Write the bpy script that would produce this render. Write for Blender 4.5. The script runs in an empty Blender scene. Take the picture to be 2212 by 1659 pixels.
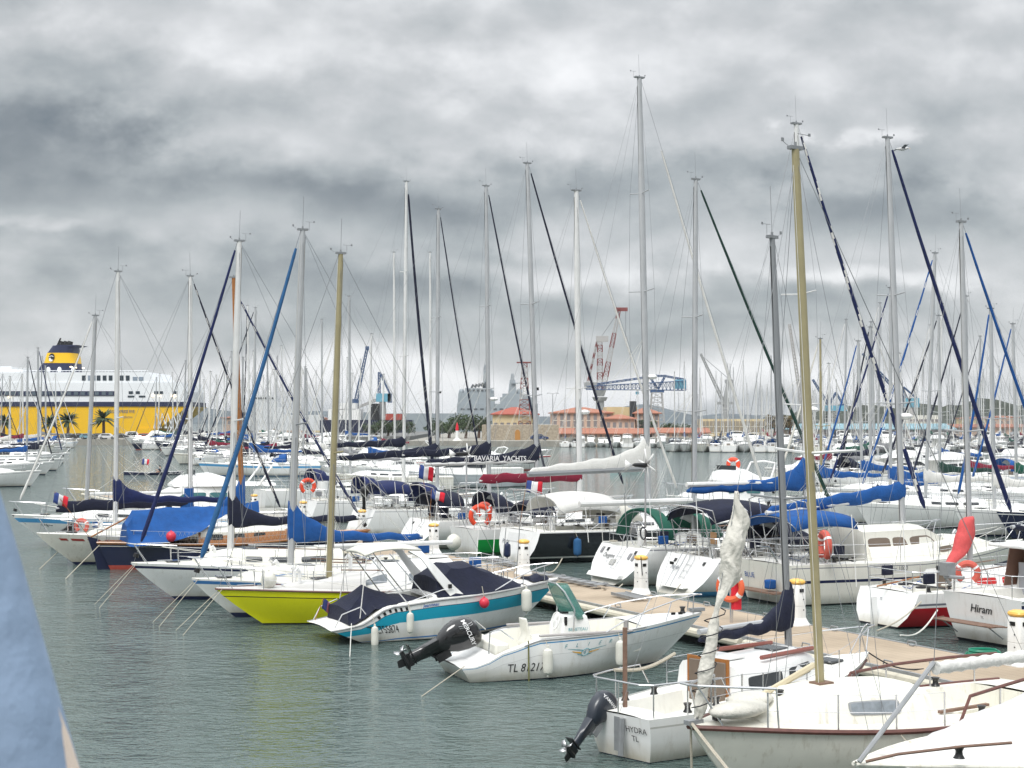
import bpy, math, random
from mathutils import Vector, Matrix, noise
R = math.radians
random.seed(7)
S = bpy.context.scene
COL = S.collection

# ---------------- camera ----------------
F = 3200.0; VH = 907.0; CAMH = 6.0; CX, CY, WPX = 1106.0, 829.5, 2212.0
pitch = math.atan((VH-CY)/F)
cd = bpy.data.cameras.new('camera'); cam = bpy.data.objects.new('camera', cd); COL.objects.link(cam)
cam.location = (0, 0, CAMH); cam.rotation_euler = (math.pi/2+pitch, 0, 0)
cd.sensor_width = 36.0; cd.lens = F/WPX*36.0; cd.clip_start = 0.05; cd.clip_end = 20000
cd.dof.use_dof = True; cd.dof.focus_distance = 45.0; cd.dof.aperture_fstop = 16.0
S.camera = cam
S.view_settings.view_transform = 'Standard'; S.view_settings.look = 'None'
S.view_settings.exposure = 0.62; S.view_settings.gamma = 1.0
S.render.resolution_x = 1024; S.render.resolution_y = 768

# ---------------- sky and sun ----------------
SUN_EL, SUN_AZ = R(52), R(205)
W = bpy.data.worlds.new("World"); S.world = W; W.use_nodes = True
nt = W.node_tree; nt.nodes.clear()
def N(t, **k):
    n = nt.nodes.new(t)
    for a, b in k.items(): setattr(n, a, b)
    return n
def L(a, b): nt.links.new(a, b)
def M(op, a, b=None, c=None):
    n = N('ShaderNodeMath', operation=op)
    for i, x in enumerate((a, b, c)):
        if x is None: continue
        if isinstance(x, (int, float)): n.inputs[i].default_value = x
        else: L(x, n.inputs[i])
    return n.outputs[0]
out = N('ShaderNodeOutputWorld'); bg = N('ShaderNodeBackground'); L(bg.outputs[0], out.inputs[0])
tc = N('ShaderNodeTexCoord'); sx = N('ShaderNodeSeparateXYZ'); L(tc.outputs['Generated'], sx.inputs[0])
X, Y, Z = sx.outputs
zc = M('MAXIMUM', Z, 0.0)
zz = M('ADD', zc, 0.20)
px = M('DIVIDE', X, zz); py = M('DIVIDE', Y, zz)
cmb = N('ShaderNodeCombineXYZ'); L(px, cmb.inputs[0]); L(M('MULTIPLY', py, 1.0), cmb.inputs[1])
def noise_w(scale, detail, rough, dist, off):
    mp = N('ShaderNodeVectorMath', operation='ADD'); L(cmb.outputs[0], mp.inputs[0]); mp.inputs[1].default_value = off
    n = N('ShaderNodeTexNoise'); n.inputs['Scale'].default_value = scale; n.inputs['Detail'].default_value = detail
    n.inputs['Roughness'].default_value = rough; n.inputs['Distortion'].default_value = dist
    L(mp.outputs[0], n.inputs['Vector']); return n.outputs['Fac']
n1 = noise_w(1.25, 8, 0.50, 0.25, (3.1, 7.7, 0))
n2 = noise_w(3.4, 7, 0.52, 0.25, (11.2, 1.7, 4))
# angular coordinates round the harbour mouth, for the big cloud masses that hang there
ax = M('DIVIDE', X, M('MAXIMUM', Y, 0.05)); az = M('DIVIDE', zc, M('MAXIMUM', Y, 0.05))
# warp the masses with the cloud noise so their edges billow
def noise_a(sx_, sz_, scale, detail, rough, off, dist=0.0):
    c = N('ShaderNodeCombineXYZ'); L(M('MULTIPLY_ADD', ax, sx_, off[0]), c.inputs[0]); L(M('MULTIPLY_ADD', az, sz_, off[1]), c.inputs[1]); c.inputs[2].default_value = off[2]
    n = N('ShaderNodeTexNoise'); n.inputs['Scale'].default_value = scale; n.inputs['Detail'].default_value = detail; n.inputs['Roughness'].default_value = rough; n.inputs['Distortion'].default_value = dist
    L(c.outputs[0], n.inputs['Vector']); return n.outputs['Fac']
OFF = (2.3, 5.1, .7)
bA = noise_a(4.6, 7.0, 1.0, 10, .53, OFF, 0); bB = noise_a(4.6, 7.0, 1.0, 10, .53, (OFF[0]-.03, OFF[1]+.13, OFF[2]), 0)
bC = noise_a(16.0, 20.0, 1.0, 8, .6, (9.1, 3.3, 2.2), 0)
wx = M('MULTIPLY_ADD', M('SUBTRACT', bC, 0.5), 0.22, ax); wz = M('MULTIPLY_ADD', M('SUBTRACT', bA, 0.5), 0.14, az)
front = M('MULTIPLY', M('MINIMUM', M('MAXIMUM', M('MULTIPLY', Y, 2.0), 0.0), 1.0), 1.0)
masses = [  # (u, v, half-width, half-height, amplitude)
 (60, 330, 260, 80, -.34), (150, 440, 330, 40, -.20), (420, 250, 150, 40, -.02), (330, 60, 420, 80, .13), (640, 290, 260, 40, .04),
 (560, 400, 220, 35, -.12), (830, 440, 230, 60, -.20), (1120, 380, 330, 70, -.22), (1060, 520, 250, 25, -.10), (90, 520, 120, 16, .14),
 (1250, 130, 330, 90, .13), (1480, 300, 230, 60, .10), (1900, 120, 330, 110, .05), (1830, 300, 90, 30, .22), (2080, 330, 180, 60, -.02),
 (1850, 460, 230, 50, -.24), (2150, 450, 160, 60, -.10), (1850, 585, 260, 22, .20), (380, 570, 300, 30, -.05),
 (1300, 560, 330, 25, .10), (250, 650, 600, 60, -.10), (1300, 650, 700, 40, -.14), (1000, 740, 900, 50, -.06), (1106, 865, 1500, 60, .34),
 (1700, 700, 500, 25, .03), (1950, 760, 400, 20, .10), (0, 120, 250, 90, -.02), (600, 120, 250, 40, -.03), (1700, 400, 60, 60, -.06)]
acc = None
for (u, v, w, h, a) in masses:
    gx = (u-CX)/F; gz = (VH-v)/F; w /= F; h /= F
    e = M('ADD', M('POWER', M('ABSOLUTE', M('DIVIDE', M('SUBTRACT', wx, gx), w)), 2.6), M('POWER', M('ABSOLUTE', M('DIVIDE', M('SUBTRACT', wz, gz), h)), 2.6))
    g = M('MULTIPLY', M('EXPONENT', M('MULTIPLY', e, -1.0)), a)
    acc = g if acc is None else M('ADD', acc, g)
acc = M('MULTIPLY', M('MULTIPLY', acc, front), 1.25)
b = M('MULTIPLY_ADD', M('SUBTRACT', n1, 0.5), 0.08, 0.66)
# billows: bright crowns, dark undersides
b = M('MULTIPLY_ADD', M('MULTIPLY', M('SUBTRACT', bA, bB), front), 1.35, b)
b = M('MULTIPLY_ADD', M('SUBTRACT', bA, 0.5), 0.50, b)
b = M('MULTIPLY_ADD', M('SUBTRACT', bC, 0.5), 0.17, b)
b = M('ADD', b, acc)
ramp = N('ShaderNodeValToRGB'); L(b, ramp.inputs[0])
cr = ramp.color_ramp
cr.elements[0].position = 0.05; cr.elements[0].color = (.10, .122, .142, 1)
cr.elements[1].position = 1.0; cr.elements[1].color = (.65, .655, .665, 1)
for p, c in ((.28, (.170, .190, .205)), (.5, (.275, .297, .308)), (.72, (.410, .422, .432))):
    e = cr.elements.new(p); e.color = (*c, 1)
# an overcast sky is brighter overhead than near the horizon
up = M('MULTIPLY_ADD', M('MINIMUM', M('MAXIMUM', M('SUBTRACT', Z, 0.26), 0.0), 0.5), 4.6, 1.0)
vm = N('ShaderNodeVectorMath', operation='SCALE'); L(ramp.outputs[0], vm.inputs[0]); L(up, vm.inputs['Scale'])
sky = N('ShaderNodeTexSky', sky_type='NISHITA'); sky.sun_disc = False
sky.sun_elevation = SUN_EL; sky.sun_rotation = SUN_AZ
skys = N('ShaderNodeVectorMath', operation='SCALE'); L(sky.outputs[0], skys.inputs[0]); skys.inputs['Scale'].default_value = 0.08
mix = N('ShaderNodeMix', data_type='RGBA'); mix.inputs[0].default_value = 0.94
L(skys.outputs[0], mix.inputs[6]); L(vm.outputs[0], mix.inputs[7])
L(mix.outputs[2], bg.inputs[0]); bg.inputs[1].default_value = 1.0

sl = bpy.data.lights.new('sun', 'SUN'); sl.energy = 1.5; sl.angle = R(25); sl.color = (1.0, .975, .94)
so = bpy.data.objects.new('sun', sl); COL.objects.link(so)
sd = Vector((math.sin(SUN_AZ)*math.cos(SUN_EL), math.cos(SUN_AZ)*math.cos(SUN_EL), math.sin(SUN_EL)))
so.rotation_euler = sd.to_track_quat('Z', 'Y').to_euler()

# ---------------- pixel -> world (measured on the photo at 2212 px wide) ----------------
fw = Vector((0, math.cos(pitch), math.sin(pitch))); upv = Vector((0, -math.sin(pitch), math.cos(pitch)))
def ray(u, v): return Vector((1, 0, 0))*(u-CX) + fw*F + upv*(CY-v)
def P(u, v, z=0.0):
    d = ray(u, v); return Vector((0, 0, CAMH)) + d*((z-CAMH)/d.z)
def PD(u, v, Yd):
    d = ray(u, v); return Vector((0, 0, CAMH)) + d*(Yd/d.y)

# ---------------- materials ----------------
MATS = {}
def mat(name, rgb, rough=.5, metal=0, var=.08, scale=3.0, bump=0, alpha=None, emit=None, spec=None, dirt=None, coat=0, scum=False):
    if name in MATS: return MATS[name]
    m = bpy.data.materials.new(name); m.use_nodes = True; t = m.node_tree; bs = t.nodes['Principled BSDF']
    bs.inputs['Roughness'].default_value = rough; bs.inputs['Metallic'].default_value = metal
    if coat: bs.inputs['Coat Weight'].default_value = coat
    if spec is not None: bs.inputs['Specular IOR Level'].default_value = spec
    tcn = t.nodes.new('ShaderNodeTexCoord')
    no = t.nodes.new('ShaderNodeTexNoise'); no.inputs['Scale'].default_value = scale; no.inputs['Detail'].default_value = 5
    t.links.new(tcn.outputs['Object'], no.inputs['Vector'])
    mx = t.nodes.new('ShaderNodeMix'); mx.data_type = 'RGBA'
    mx.inputs[6].default_value = (*[max(0, c*(1-var*1.5)) for c in rgb], 1); mx.inputs[7].default_value = (*[min(1, c*(1+var)) for c in rgb], 1)
    t.links.new(no.outputs['Fac'], mx.inputs[0]); colout = mx.outputs[2]
    if dirt:
        # weathering: vertical run-off streaks
        mp = t.nodes.new('ShaderNodeMapping'); mp.inputs['Scale'].default_value = (5, 5, .5)
        t.links.new(tcn.outputs['Object'], mp.inputs['Vector'])
        n3 = t.nodes.new('ShaderNodeTexNoise'); n3.inputs['Scale'].default_value = 1.6; n3.inputs['Detail'].default_value = 6; n3.inputs['Roughness'].default_value = .65
        t.links.new(mp.outputs[0], n3.inputs['Vector'])
        rp = t.nodes.new('ShaderNodeValToRGB'); rp.color_ramp.elements[0].position = .54; rp.color_ramp.elements[1].position = .78
        rp.color_ramp.elements[1].color = (dirt, dirt, dirt, 1); t.links.new(n3.outputs['Fac'], rp.inputs[0])
        m2 = t.nodes.new('ShaderNodeMix'); m2.data_type = 'RGBA'; t.links.new(rp.outputs[0], m2.inputs[0]); t.links.new(colout, m2.inputs[6])
        m2.inputs[7].default_value = (rgb[0]*.55, rgb[1]*.5, rgb[2]*.42, 1); colout = m2.outputs[2]
    if scum:
        # brownish growth along the waterline
        sp = t.nodes.new('ShaderNodeSeparateXYZ'); t.links.new(tcn.outputs['Object'], sp.inputs[0])
        mr = t.nodes.new('ShaderNodeMapRange'); mr.inputs[1].default_value = .38; mr.inputs[2].default_value = .03; mr.inputs[3].default_value = 0; mr.inputs[4].default_value = 1.0; t.links.new(sp.outputs[2], mr.inputs[0])
        ns = t.nodes.new('ShaderNodeTexNoise'); ns.inputs['Scale'].default_value = 2.2; ns.inputs['Detail'].default_value = 6; t.links.new(tcn.outputs['Object'], ns.inputs[0])
        mu = t.nodes.new('ShaderNodeMath'); mu.operation = 'MULTIPLY'; t.links.new(mr.outputs[0], mu.inputs[0]); t.links.new(ns.outputs[0], mu.inputs[1])
        m4 = t.nodes.new('ShaderNodeMix'); m4.data_type = 'RGBA'; t.links.new(mu.outputs[0], m4.inputs[0]); t.links.new(colout, m4.inputs[6]); m4.inputs[7].default_value = (.30, .25, .13, 1); colout = m4.outputs[2]
    t.links.new(colout, bs.inputs['Base Color'])
    if bump:
        bp = t.nodes.new('ShaderNodeBump'); bp.inputs['Strength'].default_value = bump; bp.inputs['Distance'].default_value = .03
        nb = t.nodes.new('ShaderNodeTexNoise'); nb.inputs['Scale'].default_value = scale*4; nb.inputs['Detail'].default_value = 4
        t.links.new(tcn.outputs['Object'], nb.inputs['Vector']); t.links.new(nb.outputs['Fac'], bp.inputs['Height']); t.links.new(bp.outputs[0], bs.inputs['Normal'])
    if alpha is not None: bs.inputs['Alpha'].default_value = alpha
    if emit: bs.inputs['Emission Color'].default_value = (*rgb, 1); bs.inputs['Emission Strength'].default_value = emit
    MATS[name] = m; return m
GEL = mat('gelcoat white', (.80, .80, .785), .28, var=.05, scale=1.5, dirt=.42, coat=.2, scum=True)
GEL2 = mat('gelcoat cream', (.76, .745, .67), .35, var=.05, scale=2, dirt=.40)
DECK = mat('deck non-slip', (.77, .76, .71), .6, var=.06, scale=6, bump=.1, dirt=.25)
DECKG = mat('deck grey panel', (.56, .55, .53), .7, var=.06, scale=6)
OLD = mat('old painted white', (.72, .705, .63), .5, var=.10, scale=2.5, dirt=.8, bump=.05, scum=True)
BLACK = mat('antifouling black', (.012, .013, .018), .5)
NAVP = mat('navy gelcoat', (.010, .014, .045), .25, coat=.3)
CHAR = mat('charcoal gelcoat', (.018, .02, .024), .18, coat=.5)
REDAF = mat('red antifouling', (.38, .06, .04), .7, var=.2, scale=5)
YEL = mat('yellow gelcoat', (.86, .84, .012), .3, var=.05, dirt=.15)
GRN = mat('green gelcoat', (.005, .26, .045), .3, var=.06)
REDP = mat('red gelcoat', (.40, .008, .016), .3, var=.08)
TURQ = mat('turquoise stripe', (.01, .32, .46), .35, var=.05)
BLUS = mat('blue stripe', (.04, .17, .42), .35, var=.06)
LBLU = mat('light blue stripe', (.08, .33, .62), .35, var=.06)
NAVS = mat('navy stripe', (.01, .015, .06), .4)
WOOD = mat('varnished wood', (.34, .13, .03), .3, var=.35, scale=9, coat=.3)
TEAK = mat('weathered teak', (.20, .12, .085), .7, var=.3, scale=12)
RUB = mat('wooden rubbing strake', (.13, .05, .04), .5, var=.3, scale=10)
ALU = mat('grey anodised aluminium', (.47, .48, .49), .42, .35, var=.10, scale=2, dirt=.3)
ALUD = mat('dark aluminium', (.26, .27, .28), .45, .4, var=.08)
MWHITE = mat('white mast paint', (.66, .66, .65), .4, var=.10, dirt=.35)
MGOLD = mat('gold anodised aluminium', (.35, .305, .175), .45, .2, var=.16, scale=3, dirt=.35)
STEEL = mat('stainless steel', (.62, .62, .63), .22, .85, var=.05)
WIRE = mat('stay wire', (.20, .21, .22), .5, .4)
ROPE = mat('rope', (.46, .42, .34), .9, var=.25, scale=30)
ROPEW = mat('white rope', (.66, .65, .60), .9, var=.15, scale=30)
ROPED = mat('dark rope', (.03, .03, .035), .9)
CBLUE = mat('royal blue canvas', (.004, .075, .28), .85, var=.28, scale=3.5, bump=.6)
CNAVY = mat('navy canvas', (.005, .008, .028), .85, var=.35, scale=3.5, bump=.6)
CDEEP = mat('deep blue canvas', (.004, .012, .075), .85, var=.3, scale=3.5, bump=.6)
CSTEEL = mat('faded blue canvas', (.02, .10, .24), .85, var=.2, scale=3, bump=.4)
CGREEN = mat('green canvas', (.005, .085, .055), .85, var=.2, bump=.4)
CDGREEN = mat('dark green canvas', (.008, .04, .03), .85, var=.2)
CRED = mat('burgundy canvas', (.20, .008, .03), .85, var=.2, bump=.4)
CPINK = mat('faded red canvas', (.62, .09, .09), .85, var=.25, scale=6, bump=.6)
CWHITE = mat('white canvas', (.66, .65, .62), .85, var=.10, scale=4, bump=.7)
CCREAM = mat('cream canvas', (.60, .58, .52), .85, var=.14, scale=4, bump=.8)
CGREYC = mat('grey canvas', (.25, .25, .26), .85, var=.14)
BLK = mat('black plastic', (.012, .012, .013), .3, var=.1)
BGLOSS = mat('glossy black cowling', (.008, .008, .009), .08, coat=.6)
BDARK = mat('blue black cowling', (.018, .024, .036), .3, coat=.2)
GLASS = mat('tinted window', (.035, .04, .045), .06, spec=.6, var=.2)
GLASSB = mat('brown acrylic', (.17, .13, .10), .12, var=.15)
GLASST = mat('teal window', (.05, .16, .17), .06, spec=.6, var=.25)
GLASSG = mat('grey curtained window', (.25, .28, .31), .15, var=.35, scale=9)
ORANGE = mat('orange foam', (.75, .065, .02), .55, var=.12)
FRED = mat('faded red foam', (.55, .10, .07), .7, var=.25, scale=8)
FEN = mat('fender vinyl', (.68, .67, .60), .4, var=.12, scale=6, dirt=.4)
FENP = mat('red buoy vinyl', (.62, .03, .06), .4)
FENB = mat('navy fender', (.01, .018, .06), .45)
DOCK = mat('dock planking', (.42, .335, .245), .85, var=.14, scale=1.2)
TUBE = mat('dock cream tube', (.56, .52, .42), .6, var=.15, dirt=.5)
GALV = mat('galvanised steel', (.34, .35, .36), .5, .5, var=.15, scale=8)
PEDW = mat('pedestal white', (.78, .78, .76), .45, var=.05, dirt=.25)
PEDY = mat('pedestal yellow lens', (.80, .47, .10), .35, var=.08)
FBL = mat('flag blue', (.03, .06, .22), .9); FWH = mat('flag white', (.75, .75, .75), .9); FRD = mat('flag red', (.65, .02, .04), .9)
INKB = mat('black lettering', (.012, .012, .014), .5); INKT = mat('teal lettering', (.06, .28, .32), .5)
INKBL = mat('blue lettering', (.02, .10, .38), .5); INKW = mat('white lettering', (.8, .8, .8), .5); INKO = mat('gold lettering', (.66, .36, .04), .5)
INKG = mat('grey lettering', (.14, .15, .18), .5)

# ---------------- mesh builder ----------------
class MB:
    def __init__(s): s.v = []; s.f = []; s.m = []
    def face(s, idx, m=0): s.f.append(tuple(idx)); s.m.append(m)
    def add(s, vs):
        i = len(s.v); s.v += [tuple(x) for x in vs]; return i
    def poly(s, pts, m=0):
        i = s.add(pts); s.face(range(i, i+len(pts)), m); return s
    def box(s, c, d, m=0, rot=None):
        c = Vector(c); dx, dy, dz = d[0]/2, d[1]/2, d[2]/2
        pts = []
        for z in (-dz, dz):
            for x, y in ((-dx, -dy), (dx, -dy), (dx, dy), (-dx, dy)):
                p = Vector((x, y, z))
                if rot is not None: p = rot @ p
                pts.append(c+p)
        i = s.add(pts)
        for q in ((3, 2, 1, 0), (4, 5, 6, 7), (0, 1, 5, 4), (1, 2, 6, 5), (2, 3, 7, 6), (3, 0, 4, 7)): s.face([i+k for k in q], m)
        return s
    def loft(s, rings, m=0, closed=True, cap=True, mf=None):
        n = len(rings[0]); ids = [s.add(r) for r in rings]
        for a in range(len(rings)-1):
            for k in range(n if closed else n-1):
                k2 = (k+1) % n
                s.face((ids[a]+k, ids[a]+k2, ids[a+1]+k2, ids[a+1]+k), mf(a, k) if mf else m)
        if cap and closed:
            s.face([ids[0]+k for k in reversed(range(n))], mf(0, 0) if mf else m); s.face([ids[-1]+k for k in range(n)], mf(0, 0) if mf else m)
        return s
    def tube(s, pts, r, n=6, m=0, mf=None, flat=1.0):
        pts = [Vector(p) for p in pts]; rings = []
        ref = None
        for i, p in enumerate(pts):
            a = pts[max(0, i-1)]; b = pts[min(len(pts)-1, i+1)]
            t = (b-a)
            if t.length < 1e-9: t = Vector((0, 0, 1))
            t.normalize()
            if ref is None: ref = Vector((0, 0, 1)) if abs(t.z) < .9 else Vector((1, 0, 0))
            u = t.cross(ref)
            if u.length < 1e-4: u = t.cross(Vector((0, 1, 0)))
            u.normalize(); w = u.cross(t).normalized(); ref = w
            rr = r[i] if isinstance(r, (list, tuple)) else r
            rings.append([p+u*(math.cos(2*math.pi*k/n)*rr*flat)+w*(math.sin(2*math.pi*k/n)*rr) for k in range(n)])
        return s.loft(rings, m=m, mf=mf)
    def ellipsoid(s, c, r, nu=10, nv=7, m=0, rot=None):
        c = Vector(c); rings = []
        for j in range(nv+1):
            a = math.pi*(j/nv-.5)*.985; ring = []
            for k in range(nu):
                t = 2*math.pi*k/nu
                p = Vector((math.cos(a)*math.cos(t)*r[0], math.cos(a)*math.sin(t)*r[1], math.sin(a)*r[2]))
                if rot is not None: p = rot @ p
                ring.append(c+p)
            rings.append(ring)
        return s.loft(rings, m=m)
    def grid(s, rows, m=0, mf=None): return s.loft(rows, m=m, closed=False, cap=False, mf=mf)
def setp(o, label=None, cat=None, group=None, kind=None):
    if label: o['label'] = label
    if cat: o['category'] = cat
    if group: o['group'] = group
    if kind: o['kind'] = kind
    return o
def obj(name, mb, mats, parent=None, angle=35, label=None, cat=None, group=None, kind=None, solid=0):
    me = bpy.data.meshes.new(name)
    me.from_pydata(mb.v, [], mb.f); me.update()
    if not isinstance(mats, (list, tuple)): mats = [mats]
    for m in mats: me.materials.append(m)
    me.polygons.foreach_set('material_index', mb.m)
    me.polygons.foreach_set('use_smooth', [True]*len(mb.f))
    me.set_sharp_from_angle(angle=R(angle)); me.update()
    o = bpy.data.objects.new(name, me); COL.objects.link(o)
    if parent is not None: o.parent = parent
    if solid:
        md = o.modifiers.new('thickness', 'SOLIDIFY'); md.thickness = solid
    return setp(o, label, cat, group, kind)
def thing(name, label, cat, loc=(0, 0, 0), rz=0, group=None):
    o = bpy.data.objects.new(name, None); COL.objects.link(o); o.empty_display_size = .3
    o.location = loc; o.rotation_euler = (0, 0, rz)
    return setp(o, label, cat, group)
def copy_tree(o, loc=None, rz=None, sc=None, label=None, group=None, parent=None):
    c = o.copy(); COL.objects.link(c); c.parent = parent
    if loc is not None: c.location = loc
    if rz is not None: c.rotation_euler = (0, 0, rz)
    if sc is not None: c.scale = (sc, sc, sc)
    if label: c['label'] = label
    if group: c['group'] = group
    for ch in list(o.children): copy_tree(ch, parent=c)
    return c
def lerp(a, b, t): return a+(b-a)*t
def interp(pts, x):
    if x <= pts[0][0]: return pts[0][1]
    for (a, ya), (b, yb) in zip(pts, pts[1:]):
        if x <= b:
            t = (x-a)/(b-a); t = t*t*(3-2*t)*.5+t*.5
            return ya+(yb-ya)*t
    return pts[-1][1]
def lininterp(pts, x):
    if x <= pts[0][0]: return pts[0][1]
    for (a, ya), (b, yb) in zip(pts, pts[1:]):
        if x <= b: return ya+(yb-ya)*(x-a)/(b-a)
    return pts[-1][1]
def text_geo(body, size=1.0, bold=False, shear=0, space=1.0):
    """letter shapes as (verts 2D, faces), left-aligned"""
    cu = bpy.data.curves.new('t', 'FONT'); cu.body = body; cu.size = size; cu.shear = shear; cu.space_character = space
    cu.offset = .012*size if bold else 0; cu.resolution_u = 3
    o = bpy.data.objects.new('t', cu); COL.objects.link(o)
    bpy.context.view_layer.update()
    me = bpy.data.meshes.new_from_object(o)
    vs = [(v.co.x, v.co.y) for v in me.vertices]; fs = [tuple(p.vertices) for p in me.polygons]
    bpy.data.objects.remove(o); bpy.data.curves.remove(cu); bpy.data.meshes.remove(me)
    return vs, fs
def sign_text(name, body, size, place, m, parent, **k):
    """place(x, y) -> 3D point"""
    vs, fs = text_geo(body, size, **k)
    mb = MB(); mb.add([place(x, y) for x, y in vs])
    for f in fs: mb.face(f)
    return obj(name, mb, m, parent, angle=180)

# ---------------- water ----------------
def make_water():
    mb = MB(); s = 9000
    mb.poly([(-s, -300, 0), (s, -300, 0), (s, s, 0), (-s, s, 0)])
    m = bpy.data.materials.new('harbour water'); m.use_nodes = True; t = m.node_tree; bs = t.nodes['Principled BSDF']
    bs.inputs['Base Color'].default_value = (.080, .114, .106, 1); bs.inputs['Roughness'].default_value = .07; bs.inputs['IOR'].default_value = 1.36
    tcn = t.nodes.new('ShaderNodeTexCoord')
    def nz(scale, det, sx=1, sy=1, rot=0, dist=0, rough=.5):
        mp = t.nodes.new('ShaderNodeMapping'); mp.inputs['Scale'].default_value = (sx, sy, 1); mp.inputs['Rotation'].default_value = (0, 0, rot)
        t.links.new(tcn.outputs['Object'], mp.inputs[0])
        n = t.nodes.new('ShaderNodeTexNoise'); n.inputs['Scale'].default_value = scale; n.inputs['Detail'].default_value = det; n.inputs['Distortion'].default_value = dist
        n.inputs['Roughness'].default_value = rough
        t.links.new(mp.outputs[0], n.inputs['Vector']); return n.outputs['Fac']
    a = nz(2.6, 3, .75, 1.3, R(20), .6); b = nz(6.5, 2, .8, 1.3, R(-15), .4); c = nz(.18, 3, 1, 1, 0, .5); d = nz(.6, 2, .8, 1.4, R(35), .5)
    # gusts: calmer and rougher patches of ripples
    mr = t.nodes.new('ShaderNodeMapRange'); mr.inputs[1].default_value = .35; mr.inputs[2].default_value = .65; mr.inputs[3].default_value = .55; mr.inputs[4].default_value = 1.15
    t.links.new(c, mr.inputs[0])
    def mm(op, x, y):
        n = t.nodes.new('ShaderNodeMath'); n.operation = op
        for i, q in enumerate((x, y)):
            if isinstance(q, float): n.inputs[i].default_value = q
            else: t.links.new(q, n.inputs[i])
        return n.outputs[0]
    h = mm('ADD', mm('MULTIPLY', a, .85), mm('ADD', mm('MULTIPLY', b, .55), mm('MULTIPLY', d, 1.1)))
    h = mm('MULTIPLY', h, mr.outputs[0])
    bp = t.nodes.new('ShaderNodeBump'); bp.inputs['Strength'].default_value = 1.0; bp.inputs['Distance'].default_value = .13
    t.links.new(h, bp.inputs['Height']); t.links.new(bp.outputs[0], bs.inputs['Normal'])
    return obj('water', mb, m, kind='structure')
make_water()
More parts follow.
